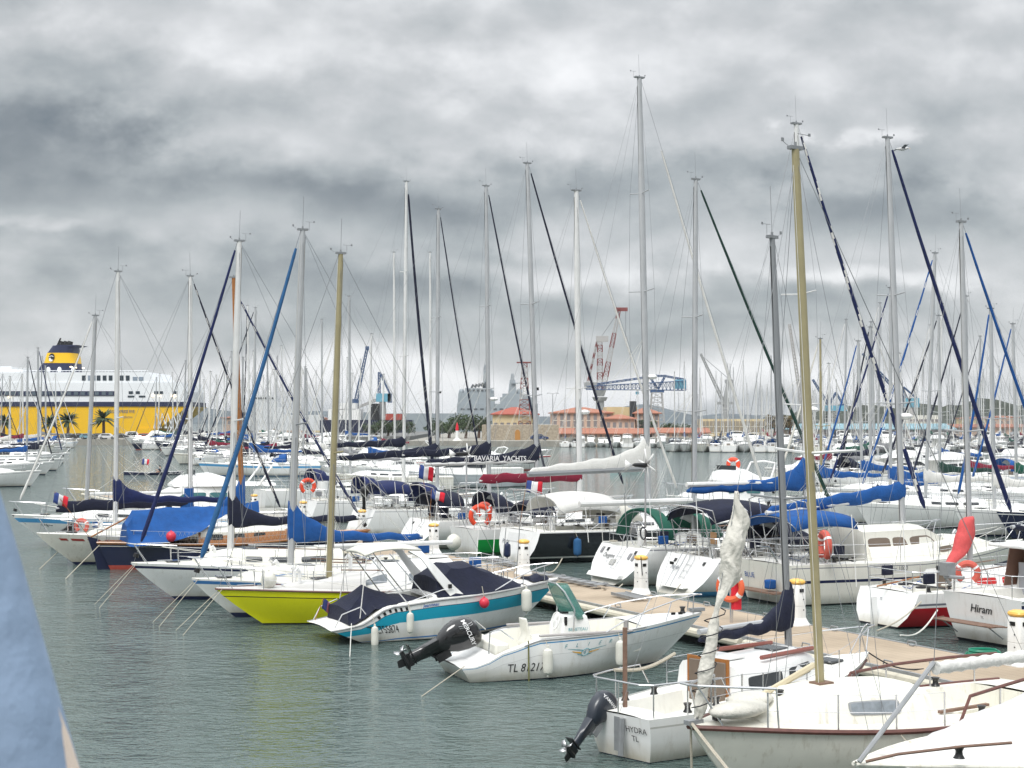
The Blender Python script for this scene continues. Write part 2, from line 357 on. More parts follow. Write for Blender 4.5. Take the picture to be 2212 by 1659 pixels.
# ---------------- boat kit ----------------
def hd(deg): return Vector((math.cos(R(deg)), math.sin(R(deg)), 0))
class Boat:
    def __init__(s, name, label, cat, Ln, B, fb, head, stern=None, bow=None, loc=None, tr=.72, xs=(0, 0), ovh=1.0, pmax=.42, pw=2.1, flare=(.10, .42), entry=1.0, group=None, mid_beam=None, dead=.5):
        s.L, s.B, s.tr, s.xs, s.ovh, s.pmax, s.pw, s.flare, s.dead = Ln, B, tr, xs, ovh, pmax, pw, flare, dead
        s.fb = fb if isinstance(fb[0], tuple) else [(0, fb[0]), (.45, fb[1]), (1, fb[2])]
        h = hd(head)
        if bow: p = P(bow[0], bow[1], s.fb[-1][1]); p = p - h*Ln
        elif stern: p = P(stern[0], stern[1], 0)
        else: p = Vector(loc)
        s.loc = Vector((p.x, p.y, 0)); s.head = head
        s.root = thing(name, label, cat, s.loc, R(head), group)
        s.inv = Matrix.Rotation(-R(head), 4, 'Z') @ Matrix.Translation(-s.loc)
        s.fwd = Matrix.Translation(s.loc) @ Matrix.Rotation(R(head), 4, 'Z')
    def w2l(s, p): return s.inv @ Vector(p)
    def l2w(s, p): return s.fwd @ Vector(p)
    def sheer(s, t): return interp(s.fb, t)
    def plan(s, t):
        if t < s.pmax:
            k = t/s.pmax; return s.B/2*(s.tr+(1-s.tr)*math.sin(k*math.pi/2))
        k = (t-s.pmax)/(1-s.pmax); return max(.025, s.B/2*(1-k**s.pw))
    def pt(s, t, f, side=1, off=0):
        zt = s.sheer(t); z = zt*f if f >= 0 else f*.35/1.0
        fz = max(f, 0)
        x0 = lerp(s.xs[0], s.xs[1], fz); xb = s.L-s.ovh*(1-fz)**1.15
        if f < 0: x0 += .12*-f; xb -= .3*-f
        x = lerp(x0, xb, t)
        fl = lerp(s.flare[0], s.flare[1], max(0, (t-.35)/.65)**1.2)
        df = (0.3-t)*.35*s.dead if t < .3 else 0
        y = s.plan(t)*(1-fl*(1-fz)**1.7-df*(1-fz)**(1.7 if s.dead < 1.5 else 3.2))
        if f < 0: y *= (1+f*.45)
        return Vector((x, side*(y+off), z))
    def t_at(s, x): return min(1, max(0, (x-s.xs[1])/(s.L-s.xs[1])))
    def dz(s, x): return s.sheer(s.t_at(x))
    def by(s, x): return s.plan(s.t_at(x))
    def hull(s, rows, mats, n=26, transom=0, tm=None):
        """rows: list of (f, material index for the band BELOW this f); first f = 1"""
        fs = []
        for i, (f, m) in enumerate(rows):
            nf = rows[i+1][0] if i+1 < len(rows) else -1.0
            k = max(1, int((f-nf)/.22)); fs += [(lerp(f, nf, j/k), m) for j in range(k)]
        fs.append((-1.0, rows[-1][1]))
        mb = MB(); K = len(fs)
        for side in (1, -1):
            grid = [[s.pt(1-(1-i/n)**1.25, f, side) for f, m in fs] for i in range(n+1)]
            if side == -1: grid = [list(r) for r in grid[::-1]]
            mb.grid([r for r in grid], mf=lambda a, k: fs[k][1])
        # transom
        st = [s.pt(0, f, 1) for f, m in fs] + [s.pt(0, f, -1) for f, m in reversed(fs)]
        for k in range(K-1):
            a, b_ = s.pt(0, fs[k][0], 1), s.pt(0, fs[k+1][0], 1); c, d = s.pt(0, fs[k+1][0], -1), s.pt(0, fs[k][0], -1)
            mb.poly([a, b_, c, d], (fs[k][1] if fs[k][0] < .12 else transom))
        a = [s.pt(1, f, 1) for f, m in fs]; b2 = [s.pt(1, f, -1) for f, m in fs]
        for k in range(K-1): mb.poly([a[k], b2[k], b2[k+1], a[k+1]], fs[k][1])
        s.hull_o = obj('hull', mb, mats, s.root, angle=40); return s.hull_o
    def deck(s, m, cockpit=None, n=30, floor=None, camber=.05, seat=.38, drop=0.02, m2=None):
        mb = MB(); xa, xb, cw, dep = cockpit if cockpit else (9e9, 9e9, 0, 0)
        xs = [lerp(s.xs[1]+.01, s.L-.02, i/n) for i in range(n+1)]
        if cockpit: xs = sorted(set([x for x in xs if abs(x-xa) > .08 and abs(x-xb) > .08]+[xa, xb]))
        def zd(x, y, w): return s.dz(x)-drop+camber*(1-min(1, abs(y)/max(w, .05))**2)
        for x0, x1 in zip(xs, xs[1:]):
            w0, w1 = s.by(x0)*.985, s.by(x1)*.985
            if x0 >= xa-1e-6 and x1 <= xb+1e-6:
                c0, c1 = min(cw, w0-.12), min(cw, w1-.12)
                for sg in (1, -1): 
                    q = [(x0, sg*w0), (x0, sg*c0), (x1, sg*c1), (x1, sg*w1)]
                    mb.poly([(a, b_, zd(a, b_, s.by(a))) for a, b_ in (q if sg < 0 else q[::-1])])
                prof = lambda x, c: [(x, c, zd(x, c, s.by(x))), (x, c*.86, s.dz(x)-seat), (x, c*.5, s.dz(x)-seat), (x, c*.5, s.dz(x)-dep), (x, -c*.5, s.dz(x)-dep), (x, -c*.5, s.dz(x)-seat), (x, -c*.86, s.dz(x)-seat), (x, -c, zd(x, c, s.by(x)))]
                mb.grid([prof(x0, c0), prof(x1, c1)], m=1)
            else:
                r0 = [(x0, w0*k, zd(x0, w0*k, w0)) for k in (1, .5, 0, -.5, -1)]; r1 = [(x1, w1*k, zd(x1, w1*k, w1)) for k in (1, .5, 0, -.5, -1)]
                mb.grid([r0, r1])
        if cockpit:
            for x in (xa, xb):
                c = min(cw, s.by(x)*.985-.12); zt = zd(x, c, s.by(x))
                mb.poly([(x, c, zt), (x, -c, zt), (x, -c*.86, s.dz(x)-seat), (x, c*.86, s.dz(x)-seat)], 1)
                mb.poly([(x, c*.5, s.dz(x)-seat), (x, -c*.5, s.dz(x)-seat), (x, -c*.5, s.dz(x)-dep), (x, c*.5, s.dz(x)-dep)], 1)
        return obj('deck', mb, [m, m2 or m], s.root, angle=25)
    def strake(s, m, r=.03, name='rubbing_strake', f=.985, n=26, t0=0, t1=1, ends=True):
        for side in (1, -1):
            mb = MB(); mb.tube([s.pt(lerp(t0, t1, i/n), f, side, r*.4) for i in range(n+1)], r, 6)
            obj(name, mb, m, s.root)
    def trunk(s, prof, m, name='coachroof', top=1.05, shoulder=.80, slope=.90, base=None, m2=None, parent=None):
        """prof: list of (x, halfwidth, height)"""
        rings = []
        for x, w, h in prof:
            z0 = (s.dz(x) if base is None else base)-.03; h += .03
            rings.append([(x, w, z0), (x, w*slope, z0+h*.78), (x, w*shoulder, z0+h*.96), (x, w*.4, z0+h*1.02*top), (x, 0, z0+h*1.04*top), (x, -w*.4, z0+h*1.02*top), (x, -w*shoulder, z0+h*.96), (x, -w*slope, z0+h*.78), (x, -w, z0)])
        mb = MB(); mb.loft(rings); s.tr_prof = prof; s.tr_base = base; s.tr_slope = slope
        return obj(name, mb, m, parent or s.root, angle=50)
    def win(s, x0, x1, h0=.25, h1=.72, side=1, m=None, off=.012, rake0=0, rake1=0, parent=None, frame=None, name='window', rad=.28):
        pr = s.tr_prof
        def P3(x, h, o):
            w = lininterp([(p[0], p[1]) for p in pr], x); H = lininterp([(p[0], p[2]) for p in pr], x)+.03
            z0 = (s.dz(x) if s.tr_base is None else s.tr_base)-.03
            hh = h/.78; return Vector((x, side*(w*(1-(1-s.tr_slope)*hh)+o), z0+H*h))
        def outline(g, o):
            pts = []
            for k in range(16):
                a = 2*math.pi*k/16; cxn = math.copysign(abs(math.cos(a))**rad, math.cos(a)); cyn = math.copysign(abs(math.sin(a))**rad, math.sin(a))
                hh = lerp(h0, h1, .5+.5*cyn*g); tt = .5+.5*cxn*(1-(1-g)*.3)
                xx = lerp(x0+rake0*(hh-h0)/(h1-h0), x1+rake1*(hh-h0)/(h1-h0), tt); pts.append(P3(xx, hh, o))
            return pts
        par = parent or s.root
        if frame is not None:
            mb = MB(); mb.loft([outline(1.22, -.01), outline(1.22, off*.8), outline(1.0, off*1.0)], cap=False); obj('window_frame', mb, frame, par)
        mb = MB(); mb.loft([outline(1, -.02), outline(1, off)]); return obj(name, mb, m or GLASS, par)
    def box(s, name, c, d, m, rz=0, bev=0, parent=None):
        mb = MB(); mb.box(c, d, rot=Matrix.Rotation(rz, 3, 'Z')); o = obj(name, mb, m, parent or s.root)
        if bev: md = o.modifiers.new('bevel', 'BEVEL'); md.width = bev; md.segments = 2
        return o
    def tube(s, name, pts, r, m, n=6, parent=None, **k):
        mb = MB(); mb.tube(pts, r, n); return obj(name, mb, m, parent or s.root, **k)
    def rails(s, t0=.12, t1=.86, n=5, h=.6, push=True, pulp=True, m=None, r=.013, two=True, pulph=.62, push_t=.10):
        m = m or STEEL
        for side in (1, -1):
            mb = MB(); tops = []
            for i in range(n):
                t = lerp(t0, t1, i/(n-1)); a = s.pt(t, 1, side); a.y *= .95
                mb.tube([a, a+Vector((0, 0, h))], r, 5); tops.append(a)
            for hh in ((h, h*.5) if two else (h,)):
                mb.tube([a+Vector((0, 0, hh-.01)) for a in tops], .006, 4)
            obj('guard_rail', mb, m, s.root)
        if pulp:
            mb = MB(); pa = []
            for t in (.86, .93, .985): p = s.pt(t, 1, 1); p.y *= .92; pa.append(p+Vector((.05, 0, pulph)))
            tip = s.pt(1, 1, 1); tipv = Vector((tip.x+.12, 0, tip.z+pulph+.03))
            path = pa+[tipv+Vector((-.02, .10, 0)), tipv+Vector((-.02, -.10, 0))]+[Vector((p.x, -p.y, p.z)) for p in reversed(pa)]
            mb.tube(path, r*1.25, 6)
            for sg in (1, -1):
                for t, k in ((.86, 0), (.95, 2)):
                    a = s.pt(t, 1, sg); a.y *= .92; q = pa[k]; mb.tube([a, Vector((q.x, sg*q.y, q.z))], r, 5)
            obj('pulpit', mb, m, s.root)
        if push:
            mb = MB(); c = []
            for t in (push_t+.06, .04): p = s.pt(t, 1, 1); p.y *= .93; c.append(p+Vector((0, 0, h)))
            q = s.pt(0, 1, 1); corner = Vector((q.x+.05, q.y*.75, q.z+h))
            path = c+[corner]; full = path+[Vector((p.x, -p.y, p.z)) for p in reversed(path)]
            mb.tube(full, r*1.2, 6); mb.tube([p-Vector((0, 0, h*.5)) for p in full], r*.9, 5)
            for p in full: mb.tube([p, p-Vector((0, 0, h))], r, 5)
            obj('pushpit', mb, m, s.root)
    def mast(s, x=None, u=None, top=None, z0=None, h=12, r=.085, m=None, spread=(.48,), sw=.75, sm=None, antenna=True, vane=True, shrouds=True, back=True, fore=True, frac=1.0, wr=.0065, steps=False, bowx=None, backx=.05, lightbox=False, taper=.75):
        m = m or ALU
        if x is None:
            best = 1e9
            for i in range(401):
                xx = s.L*i/400; w = s.l2w((xx, 0, 1.3)); uu = CX+w.x*F/(w.y*math.cos(pitch)) 
                if abs(uu-u) < best: best = abs(uu-u); x = xx
        zf = s.dz(x)+.02 if z0 is None else z0
        foot = Vector((x, 0, zf)); fw_ = s.l2w(foot)
        if top: tp = s.w2l(PD(top[0], top[1], fw_.y))
        else: tp = Vector((x-.02*h, 0, h))
        tp.x = lerp(tp.x, x, 0.0); s.mx, s.mtop, s.mfoot = x, tp, foot
        A = tp-foot; at = lambda k: foot+A*k; s.mat_at = at
        mb = MB(); mb.tube([foot, at(.75), tp], [r, r, r*taper], 10, flat=.75); M_ = obj('mast', mb, m, s.root); s.m_o = M_
        if vane:
            s.tube('sail_track', [at(.08)+Vector((-r*1.02, 0, 0)), at(.98)+Vector((-r*.80, 0, 0))], .012, BLK, 4, M_)
        hb = MB(); hb.box(tp+Vector((0, 0, .02)), (r*3.2, r*1.2, .06)); hb.tube([tp, tp+Vector((0, 0, .12))], .025, 6)
        if vane:
            hb.tube([tp+Vector((r*2, 0, .05)), tp+Vector((.30, .02, .10))], .006, 4); hb.box(tp+Vector((.31, .02, .13)), (.05, .02, .06))
            hb.tube([tp+Vector((-r*2, 0, 0)), tp+Vector((-r*2, 0, .26))], .006, 4); hb.tube([tp+Vector((-r*2-.16, 0, .26)), tp+Vector((-r*2+.12, 0, .27))], .006, 4); hb.box(tp+Vector((-r*2-.15, 0, .27)), (.05, .01, .05))
        obj('masthead', hb, ALUD, M_)
        if antenna: s.tube('antenna', [tp, tp+Vector((-.02, .03, 1.05))], .007, ALUD, 4, M_)
        tips = []
        for k in spread:
            c = at(k)
            for sg in (1, -1):
                t_ = c+Vector((-.12, sg*sw*(1-.25*(k > .6)), .06)); tips.append((k, sg, t_)); s.tube('spreader', [c, t_], .026, sm or m, 5, M_)
        tz = at(frac)
        if shrouds:
            cy = s.by(x)*.9; base = lambda sg, dx=0: Vector((x-.15+dx, sg*cy, s.dz(x)))
            for sg in (1, -1):
                t_ = [q for q in tips if q[1] == sg]
                s.tube('shroud', [base(sg)]+[q[2] for q in t_]+[tz], wr, WIRE, 4, M_)
                if t_: s.tube('shroud', [base(sg, -.12), at(t_[0][0])-Vector((0, 0, .1))], wr, WIRE, 4, M_); s.tube('shroud', [base(sg, .35), at(t_[0][0])-Vector((0, 0, .1))], wr, WIRE, 4, M_)
            # halyards led down the spar
            s.tube('halyard', [at(.03)+Vector((.10, .07, 0)), at(.97)+Vector((.09, .03, 0))], .006, ROPEW, 4, M_)
        if back:
            s.tube('backstay', [tp, Vector((s.xs[1]+backx, 0, s.dz(0)))], wr, WIRE, 4, M_)
            if s.B > 2.9: s.tube('topping_lift', [tp, Vector((max(.3, x-4.2), 0, s.dz(x)+2.1))], wr*.8, WIRE, 4, M_)
        s.fore0 = Vector((s.L-.12 if bowx is None else bowx, 0, s.dz(s.L)+.05)); s.foretop = tz+Vector((.07, 0, -.05))
        if fore: s.tube('forestay', [s.fore0, s.foretop], wr*1.2, WIRE, 4, M_)
        if lightbox: s.box('deck_light', at(.36)+Vector((r+.05, 0, 0)), (.10, .10, .14), BLK, parent=M_)
        return M_
    def furl(s, m, r=.075, k0=.07, k1=.975, stripe=None, n=40, turns=9, sag=.1, stripe_w=1, drum=True):
        a, b = s.fore0, s.foretop; pts = []; rr = []
        for i in range(n+1):
            k = i/n; q = lerp(k0, k1, k); p = a.lerp(b, q); p = p + Vector((-sag*math.sin(math.pi*q), 0, -sag*.3*math.sin(math.pi*q))); pts.append(p)
            rr.append(r*.80*(1.08-.50*k)*(1+.05*math.sin(i*2.3)) if 0 < i < n else r*.35)
        N_ = 8; mb = MB()
        mf = None
        if stripe: mf = lambda a_, k_: 1 if ((a_*N_*turns/n+k_) % N_) < stripe_w else 0
        mb.tube(pts, rr, N_, mf=mf); o = obj('furled_sail', mb, [m, stripe] if stripe else m, s.root, angle=60)
        if drum: s.tube('furling_drum', [a.lerp(b, .012), a.lerp(b, .024)], .09, BLK, 8)
        return o
    def boom(s, ln, z=None, m=None, cover=None, r=.055, tilt=0, yaw=0, cr=(.16, .30), collar=1.1, sag=.0, vang=True, cdrop=.10, end_m=None, crel=1.0, shape=None, flip=1, sleeve=.6):
        m = m or ALU; x = s.mx; z = z if z is not None else s.dz(x)+1.35
        k = (z-s.mfoot.z)/max(.1, (s.mtop.z-s.mfoot.z)); g = s.mat_at(k); d = Vector((-math.cos(yaw)*flip, math.sin(yaw), math.tan(tilt))); d.normalize()
        a = g+d*.12; b = g+d*ln
        bo = s.tube('boom', [a, b], r, m, 8); s.boom_a, s.boom_b = a, b
        if vang and ln > 2: s.tube('mainsheet', [g+d*ln*.82, Vector(((g+d*ln*.8).x, 0, s.dz(x)-.0))], .012, ROPEW, 4)
        if cover:
            mb = MB(); rings = []; n = 26
            side = Vector((-d.y, d.x, 0)).normalized() if abs(d.x)+abs(d.y) > 0 else Vector((0, 1, 0))
            for i in range(n+1):
                q = i/n; xx = q*ln*crel; hh = lerp(cr[1], cr[0], q**.7)+collar*math.exp(-(xx/sleeve)**1.25)
                if shape: hh = lininterp(shape, q)
                w = lerp(.12, .06, q)*(1+.18*math.sin(i*2.1)); hh *= 1+.03*math.sin(i*1.7)
                if i == n: hh *= .4; w *= .5
                c0 = g+d*(xx+(-.10 if i == 0 else 0)); ring = []
                for j in range(12):
                    a_ = 2*math.pi*j/12; cy, cz = math.cos(a_), math.sin(a_)
                    zz = (hh*.5)*(1+cz*abs(cz)**-.2 if cz else 1)-cdrop-.03*math.sin(i*.9)
                    wob = 1+.16*noise.noise(Vector((i*.6, j*.9, s.L)))
                    ring.append(c0+side*(cy*w*wob*(1.0-.35*max(0, cz)*(hh > .5)))+Vector((0, 0, zz)))
                rings.append(ring)
            mb.loft(rings); obj('sail_cover', mb, cover, s.root, angle=60)
        return bo
    def canopy(s, name, x0, x1, w, z, hgt, m, arch=.35, drop=None, legs=3, foot=None, parent=None, curve=.12, side_drop=.25, th=.02):
        """bimini: arched cloth on tube hoops"""
        rows = []; n = 8
        for i in range(n+1):
            k = i/n; x = lerp(x0, x1, k); row = []
            for j in range(13):
                a = lerp(-1, 1, j/12); zz = z+hgt-arch*abs(a)**2.6-curve*(2*k-1)**2
                row.append((x, a*w, zz-(side_drop if j in (0, 12) else 0)))
            rows.append(row)
        mb = MB(); mb.grid(rows); c = obj(name, mb, m, parent or s.root, solid=th, angle=50)
        xm = lerp(x0, x1, .5)
        for q in range(legs):
            k = q/(legs-1) if legs > 1 else .5; x = lerp(x0, x1, k); mb = MB()
            path = [(xm, w*.98, s.dz(xm)-.0)]+[(x, lerp(-1, 1, j/12)*-w, z+hgt-arch*abs(lerp(-1, 1, j/12))**2.6-curve*(2*k-1)**2-.03) for j in range(13)]+[(xm, -w*.98, s.dz(xm))]
            mb.tube(path, .013, 5); obj('canopy_hoop', mb, STEEL, c)
        return c
    def hood(s, x0, x1, w, m, h=.75, zb=None, win=True):
        """sprayhood: quarter-round tent open aft"""
        zb = zb if zb is not None else s.dz(x0)+.3; rows = []
        for i in range(7):
            k = i/6; x = lerp(x0, x1, k); hh = h*math.sqrt(max(0, 1-(k*.97)**2.2)); ww = w*(1-.25*k*k)
            rows.append([(x, ww*math.cos(math.pi*j/12)**1 if True else 0, zb+hh*math.sin(math.pi*j/12)**.55) for j in range(13)])
        mb = MB(); mb.grid(rows, mf=lambda a, k: 1 if (win and a in (3, 4) and 2 <= k <= 9 and k not in (5, 6)) else 0)
        return obj('sprayhood', mb, [m, mat('vinyl window', (.35, .37, .38), .1)], s.root, solid=.012, angle=60)
    def wheel(s, x, y=0, z=None, r=.42, m=None):
        z = z or s.dz(x)+.35; mb = MB()
        mb.tube([(x, y+r*math.cos(a*math.pi/12), z+r*math.sin(a*math.pi/12)) for a in range(25)], .016, 5)
        for a in range(6): mb.tube([(x, y, z), (x, y+r*math.cos(a*math.pi/3), z+r*math.sin(a*math.pi/3))], .009, 4)
        o = obj('steering_wheel', mb, m or STEEL, s.root); s.box('binnacle', (x+.14, y, z-.3), (.22, .24, .85), GEL, bev=.04); return o
    def winch(s, x, y, z=None, parent=None):
        z = z if z is not None else s.dz(x); mb = MB(); mb.tube([(x, y, z), (x, y, z+.05), (x, y, z+.10), (x, y, z+.16)], [.085, .055, .05, .08], 10); return obj('winch', mb, BLK, parent or s.root)
    def hatch(s, x, w=.5, l=.5, z=None, m=None):
        z = z if z is not None else s.dz(x)+.06; mb = MB(); mb.box((x, 0, z), (l, w, .05)); o = obj('hatch', mb, m or GLASS, s.root); md = o.modifiers.new('b', 'BEVEL'); md.width = .02; return o
    def side_text(s, body, t, f, size, m, side=1, bold=False, shear=0, space=1, name='lettering', rise=0, cx=1.0, z0=None):
        """lettering laid on the topsides, starting at station t, height fraction f"""
        def pl(x, y):
            x *= cx; tt = t + (-side)*x/(s.L*.97); zt = s.sheer(tt); ff = (f if z0 is None else z0/zt) + (y+rise*x)/zt
            return s.pt(tt, ff, side, .008)
        return sign_text(name, body, size, pl, m, s.hull_o, bold=bold, shear=shear, space=space)
    def stern_text(s, body, y0, z, size, m, bold=False, shear=0, space=1, name='lettering', rise=0, off=.012):
        def pl(x, y):
            zz = z+y+rise*x; return Vector((lerp(s.xs[0], s.xs[1], zz/s.sheer(0))-off, y0-x, zz))
        return sign_text(name, body, size, pl, m, s.hull_o, bold=bold, shear=shear, space=space)
    def stern_panel(s, y0, y1, z0, z1, m, name='transom_panel', off=.01, th=.03):
        mb = MB(); q = []
        for zz in (z0, z1):
            xx = lerp(s.xs[0], s.xs[1], zz/s.sheer(0))-off; q.append(((xx-th, y0, zz), (xx-th, y1, zz), (xx+.02, y1, zz), (xx+.02, y0, zz)))
        mb.loft([list(q[0]), list(q[1])]); return obj(name, mb, m, s.root)
    def outboard(s, x, y, z, tilt, sc=1.0, cowl=None, txt=None, yaw=0, name='outboard_motor', stripes=False, leg=1.0):
        """x,y,z: clamp point on the transom. tilt in degrees from upright"""
        cowl = cowl or BGLOSS; rot = Matrix.Rotation(R(yaw), 4, 'Z') @ Matrix.Rotation(R(tilt), 4, 'Y'); T = Matrix.Translation((x, y, z)) @ rot @ Matrix.Scale(sc, 4)
        def tr(mb): mb.v = [tuple(T @ Vector((v[0], v[1], v[2] if v[2] > -.1 else -.1+(v[2]+.1)*leg))) for v in mb.v]; return mb
        # local: +z up through powerhead, -x aft
        prof = [(-.10, .13, .12, -.28), (.02, .20, .17, -.28), (.20, .30, .205, -.27), (.42, .34, .21, -.25), (.60, .33, .20, -.22), (.72, .27, .165, -.19), (.79, .16, .10, -.16), (.81, .05, .03, -.14)]
        rings = []
        for zz, a, b_, xc in prof:
            rings.append([(xc+math.copysign(abs(math.cos(t))**.75, math.cos(t))*a, math.copysign(abs(math.sin(t))**.75, math.sin(t))*b_, zz) for t in [2*math.pi*k/20 for k in range(20)]])
        mb = MB().loft(rings); root = obj(name, tr(mb), cowl, s.root, angle=50)
        mb = MB(); mb.loft([[(xc+px_, py_, zz) for px_, py_ in ((a, 0), (a*.5, b_), (-a*.7, b_), (-a, 0), (-a*.7, -b_), (a*.5, -b_))] for zz, a, b_, xc in ((-.08, .16, .12, -.30), (-.35, .15, .09, -.30), (-.62, .13, .065, -.31), (-.86, .13, .05, -.32))])
        obj('leg', tr(mb), BGLOSS if cowl is BGLOSS else cowl, root, angle=60)
        mb = MB(); mb.box((-.40, 0, -.80), (.42, .22, .022)); mb.tube([(-.12, 0, -1.0), (-.20, 0, -1.0), (-.42, 0, -1.0), (-.54, 0, -1.0)], [.02, .065, .07, .05], 8)
        mb.loft([[(-.20, .02, -.86), (-.42, .02, -.86), (-.42, -.02, -.86), (-.20, -.02, -.86)], [(-.27, .012, -1.24), (-.40, .012, -1.20), (-.40, -.012, -1.20), (-.27, -.012, -1.24)]]); mb.loft([[(-.18, .05, -.84), (-.44, .05, -.84), (-.44, -.05, -.84), (-.18, -.05, -.84)], [(-.18, .03, -1.0), (-.46, .03, -1.0), (-.46, -.03, -1.0), (-.18, -.03, -1.0)]])
        obj('gearcase', tr(mb), BLK, root)
        mb = MB()
        for k in range(3):
            a = 2*math.pi*k/3+.4; c, s_ = math.cos(a), math.sin(a)
            mb.poly([(-.55, c*.03-s_*.03, -1+s_*.03+c*.03), (-.60, c*.15-s_*.09, -1+s_*.15+c*.09), (-.58, c*.19, -1+s_*.19), (-.52, c*.13+s_*.07, -1+s_*.13-c*.07), (-.53, c*.03+s_*.03, -1+s_*.03-c*.03)])
        o = obj('propeller', tr(mb), STEEL, root, solid=.01)
        mb = MB(); mb.box((-.06, .10, -.12), (.16, .03, .34)); mb.box((-.06, -.10, -.12), (.16, .03, .34)); mb.box((-.10, 0, .02), (.22, .18, .05)); mb.tube([(-.05, 0, -.25), (-.22, 0, -.40)], .03, 6)
        obj('bracket', tr(mb), GALV if cowl is not BGLOSS else BLK, root)
        if txt:
            word, size, mm, sd_ = txt
            def pl(px_, py_):
                h = .50+py_; 
                a = lininterp([(z_, q) for z_, q, _, _ in prof], h); b_ = lininterp([(z_, q) for z_, _, q, _ in prof], h); xc = lininterp([(z_, q) for z_, _, _, q in prof], h)
                xx = xc - .30 + px_; cx = min(.98, abs((xx-xc)/a))**(1/.75); yy = b_*(max(0, 1-cx*cx)**.5)**.75
                return T @ Vector((xx, sd_*(yy+.006), h))
            if sd_ < 0:
                sign_text('lettering', word, size, lambda a_, b_: pl(a_, b_), mm, root, bold=True)
            else:
                sign_text('lettering', word, size, lambda a_, b_: pl(a_, -b_), mm, root, bold=True)
        if stripes:
            mb = MB()
            for dx in (-.16, -.20):
                pts = []
                for i in range(9):
                    h = lerp(.70, .40, i/8); a = lininterp([(z_, q) for z_, q, _, _ in prof], h); b_ = lininterp([(z_, q) for z_, _, q, _ in prof], h); xc = lininterp([(z_, q) for z_, _, _, q in prof], h)
                    xx = xc+dx+.02*math.sin(i/8*3.1); cx = min(.97, abs((xx-xc)/a))**(1/.75); yy = b_*(max(0, 1-cx*cx)**.5)**.75
                    pts.append(T @ Vector((xx, -(yy+.001), h)))
                mb.tube(pts, .007*sc, 5)
            obj('cowling_stripe', mb, STEEL, root)
        return root

